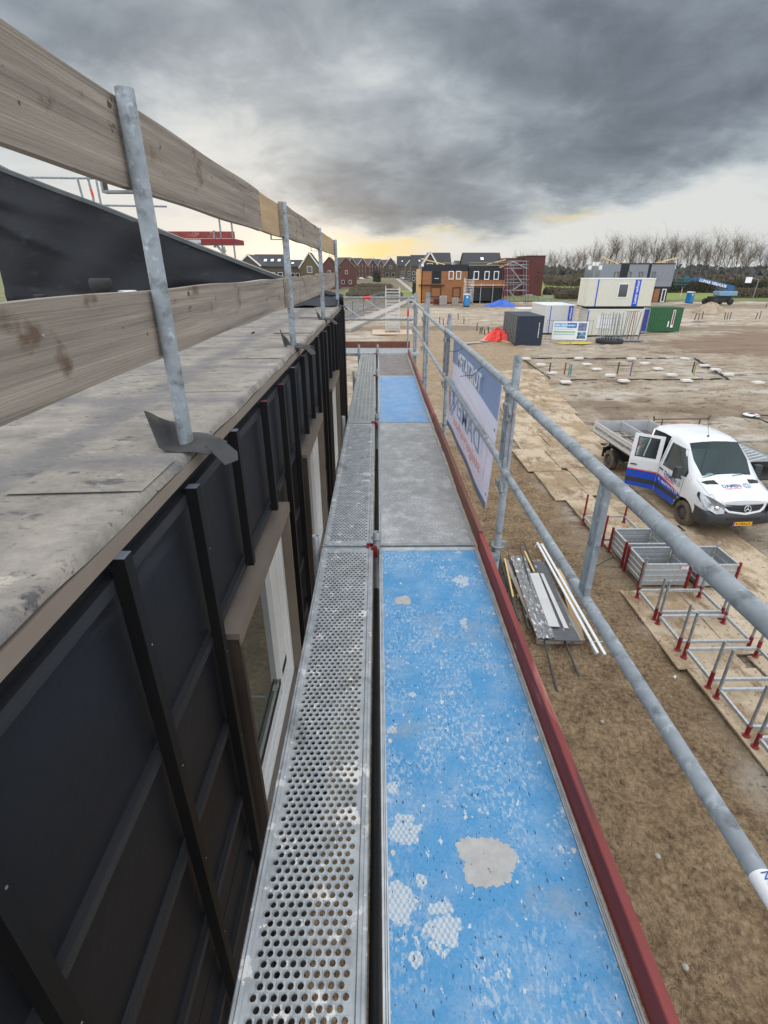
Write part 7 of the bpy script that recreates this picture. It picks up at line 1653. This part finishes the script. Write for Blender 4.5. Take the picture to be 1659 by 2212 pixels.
def bush_mass(name, box_, n, size, m_, lab=None, cat=None, kind=None, seed=1, hfun=None):
    """many small leaf and twig faces through a volume"""
    rnd = random.Random(seed); x0, x1, y0, y1, h = box_; mb = MB(); vs = []; fs = []
    for k in range(n):
        x, y = rnd.uniform(x0, x1), rnd.uniform(y0, y1); hh = h * (hfun(x) if hfun else 1.0); z = hh * (1 - rnd.random() ** 1.6) * rnd.uniform(.5, 1.0); s_ = size * rnd.uniform(.5, 1.4)
        a, b = rnd.uniform(0, 3.14), rnd.uniform(-.8, .8); d1 = Vector((math.cos(a), math.sin(a) * .6, b)) * s_; d2 = Vector((-math.sin(a) * .3, .2, 1)) * s_ * rnd.uniform(.4, .9); c_ = Vector((x, y, z)); i = len(vs)
        vs += [c_ - d1, c_ - d2, c_ + d1, c_ + d2]; fs.append((i, i + 1, i + 2, i + 3))
    mb.add(vs, fs); o = mb.build(name, m_)
    if kind: o['kind'] = kind; o['label'] = lab; o['category'] = cat
    else: tag(o, lab, cat)
    return o
wob = lambda s_, a=.35: (lambda x: 1 - a + a * vn1(x / s_))
def vn1(x): return float(fbm(np.array([x * 1.0]), np.array([3.3]), 3, 4)[0]) * 1.6
def at_h(px, Yt): return Q(px, 583, Yt).x
bush_mass('undergrowth', (at_h(1185, 255), at_h(1720, 255), 236, 262, 5.0), 9000, .8, shrub_m, 'brown winter undergrowth at the foot of the tree row', 'undergrowth', 'stuff', 3, wob(9))
bush_mass('distant_wood', (at_h(1080, 420), at_h(1900, 420), 400, 440, 10), 7000, 1.9, mat('far bluish wood', S(96, 96, 92), S(80, 82, 82), scale=.05, rough=1), 'far bluish grey wood beyond the fields', 'wood', 'stuff', 4, wob(30, .5))
bush_mass('distant_wood', (-60, at_h(1100, 700), 680, 720, 9), 5000, 3.0, MATS['far bluish wood'], 'far grey tree line behind the street houses', 'wood', 'stuff', 14, wob(30, .5))
bush_mass('hedge', (at_h(1445, 172), at_h(1665, 172), 170, 173, 3.6), 7000, .28, hedge_m, 'long dark clipped hedge behind the blue boom lift', 'hedge', None, 5, wob(20, .12))
bush_mass('hedge', (at_h(1182, 158), at_h(1262, 158), 156, 160, 2.2), 3500, .25, shrub_m, 'brown hedge left of the zinc clad building', 'hedge', None, 6, wob(5, .3))
bush_mass('shrub', (at_h(1212, 135), at_h(1262, 135), 133, 138, 2.3), 3000, .22, shrub_m, 'low brown shrub patch on the grass left of the cream cabins', 'shrub', None, 7, wob(3, .4))
bush_mass('hedge', (at_h(1560, 140), at_h(1700, 140), 139, 140.5, 2.4), 3500, .22, mat('woven hedge brown', S(104, 92, 74), S(84, 76, 62), scale=.6, rough=1), 'brown woven screen hedge at the right picture edge', 'hedge', None, 8)
for k, (y0, y1, px0, px1, n, lab) in enumerate(((148, 156, 745, 868, 4200, 'nearest brown shrub bed beyond the lawn'), (178, 190, 752, 858, 3600, 'second brown shrub bed towards the street'), (225, 245, 765, 846, 3000, 'third brown shrub bed towards the street'))):
    bush_mass('shrub_bed', (at_h(px0, y0), at_h(px1, y1), y0, y1, 1.3), n, .3, shrub_m, lab, 'shrub bed', None, 20 + k, wob(3, .5))
bush_mass('street_shrub', (at_h(892, 165), at_h(903, 165), 160, 166, 3.4), 900, .25, hedge_m, 'dark shrub at the left corner of the timber clad building', 'shrub', None, 31)
bush_mass('street_shrub', (at_h(806, 330), at_h(822, 330), 325, 335, 6.5), 900, .5, hedge_m, 'dark tree like shrub in front of the white house', 'shrub', None, 32)
# saplings on the grass, small white posts
for k, (px, py) in enumerate(((1136, 632), (1175, 633), (1211, 634), (1228, 633), (1470, 640), (871, 614))):
    p_ = at(px, py, 0); r_ = root('young_tree', ('first', 'second', 'third', 'fourth', 'lone', 'street side')[k] + ' young staked tree on the grass' + (' left of the cream cabins' if k < 4 else ''), 'young tree', p_, world=False, group='young staked trees on the grass')
    mb = MB(); mb.cyl((0, 0, 0), (.05, 0, 2.2), .07, 5); mb.build('trunk', whitep if k != 5 else galv, r_); mb = MB()
    for q in range(9): a = q * .7; mb.cyl((.05, 0, 1.8), (.05 + .6 * math.cos(a), .6 * math.sin(a), 2.5 + .05 * q), .03, 3)
    mb.build('crown', twig, r_)
# mesh fence panels beside the side road
for k in range(6):
    a, b = at(748 + k * 19, 708 - k * 9.6, 0), at(748 + (k + 1) * 19, 708 - (k + 1) * 9.6, 0)
    a = a + Vector((-3.2, 0, 0)); b = b + Vector((-3.2, 0, 0))
    r_ = root('mesh_fence_panel', ('nearest', 'second', 'third', 'fourth', 'fifth', 'farthest')[k] + ' mesh fence panel beside the side road', 'fence panel', a, group='mesh fence panels beside the side road')
    mb = MB(); up_ = Vector((0, 0, 2.0))
    for p0, p1 in ((a, a + up_), (b, b + up_), (a + up_, b + up_), (a + Vector((0, 0, .2)), b + Vector((0, 0, .2)))): mb.cyl(p0, p1, .045, 5)
    mb.build('frame', galv2, r_); mb = MB()
    for q in range(1, 16): c_ = a + (b - a) * q / 16; mb.cyl(c_ + Vector((0, 0, .2)), c_ + up_, .012, 3)
    for q in range(1, 6): mb.cyl(a + Vector((0, 0, .2 + .3 * q)), b + Vector((0, 0, .2 + .3 * q)), .012, 3)
    mb.build('mesh', galv, r_)
    if k % 2 == 0: mb = MB(); mb.cyl(a + up_, a + Vector((3.2, -1.2, 0)), .05, 5); mb.build('stay', galv2, r_)

# ---- scaffold beyond the black gable
def sc_tube(mb, p0, p1, Y, r=.026): a, b = Q(*p0, Y), Q(*p1, Y); mb.cyl(a, b, r, 8)
YS = 17.0
sf = root('rear_guard_rail', 'galvanised scaffold guard rail showing above the black gable', 'guard rail', (-9, YS, 5))
mb = MB(); sc_tube(mb, (55, 383), (240, 386), YS); sc_tube(mb, (190, 443), (360, 446), YS); mb.build('rail', galv, sf)
for p0, p1 in (((167, 385), (182, 440)), ((208, 390), (219, 446))): mb = MB(); sc_tube(mb, p0, p1, YS, .03); mb.build('stay', galv, sf)
mb = MB(); sc_tube(mb, (186, 370), (196, 408), YS, .033); sc_tube(mb, (201, 425), (206, 470), YS, .033); mb.build('post', galv, sf); mb = MB(); sc_tube(mb, (196, 408), (201, 425), YS, .036); mb.build('red_band', tarpr, sf)
YS = 19.0
s2 = root('rear_scaffold_bay', 'scaffold bay with red toe boards rising behind the black gable', 'scaffold', (-5, YS, 4))
for p0, p1, r in (((459, 352), (482, 548), .03), ((487, 368), (512, 590), .03), ((462, 498), (464, 535), .04)): mb = MB(); sc_tube(mb, p0, p1, YS, r); mb.build('post', galv, s2)
mb = MB(); a, b = Q(360, 515, YS), Q(506, 500, YS); mb.box(a.x, b.x, YS - .02, YS + .02, a.z, b.z); mb.build('toe_board', redp, s2)
mb = MB(); a, b = Q(400, 527, YS), Q(508, 516, YS); mb.box(a.x, b.x, YS - .1, YS + 1.2, a.z, b.z); mb.build('deck', redst, s2)
mb = MB(); a, b = Q(395, 526, YS), Q(436, 518, YS); mb.box(a.x, b.x, YS - .13, YS - .101, a.z, b.z); mb.build('perforated_panel', galv2, s2)
mb = MB(); sc_tube(mb, (468, 530), (488, 552), YS, .04); sc_tube(mb, (482, 533), (486, 545), YS, .05); mb.build('brace', galvd, s2)
for o in bpy.data.objects:
    for k_ in ('_w', '_used'):
        if k_ in o: del o[k_]
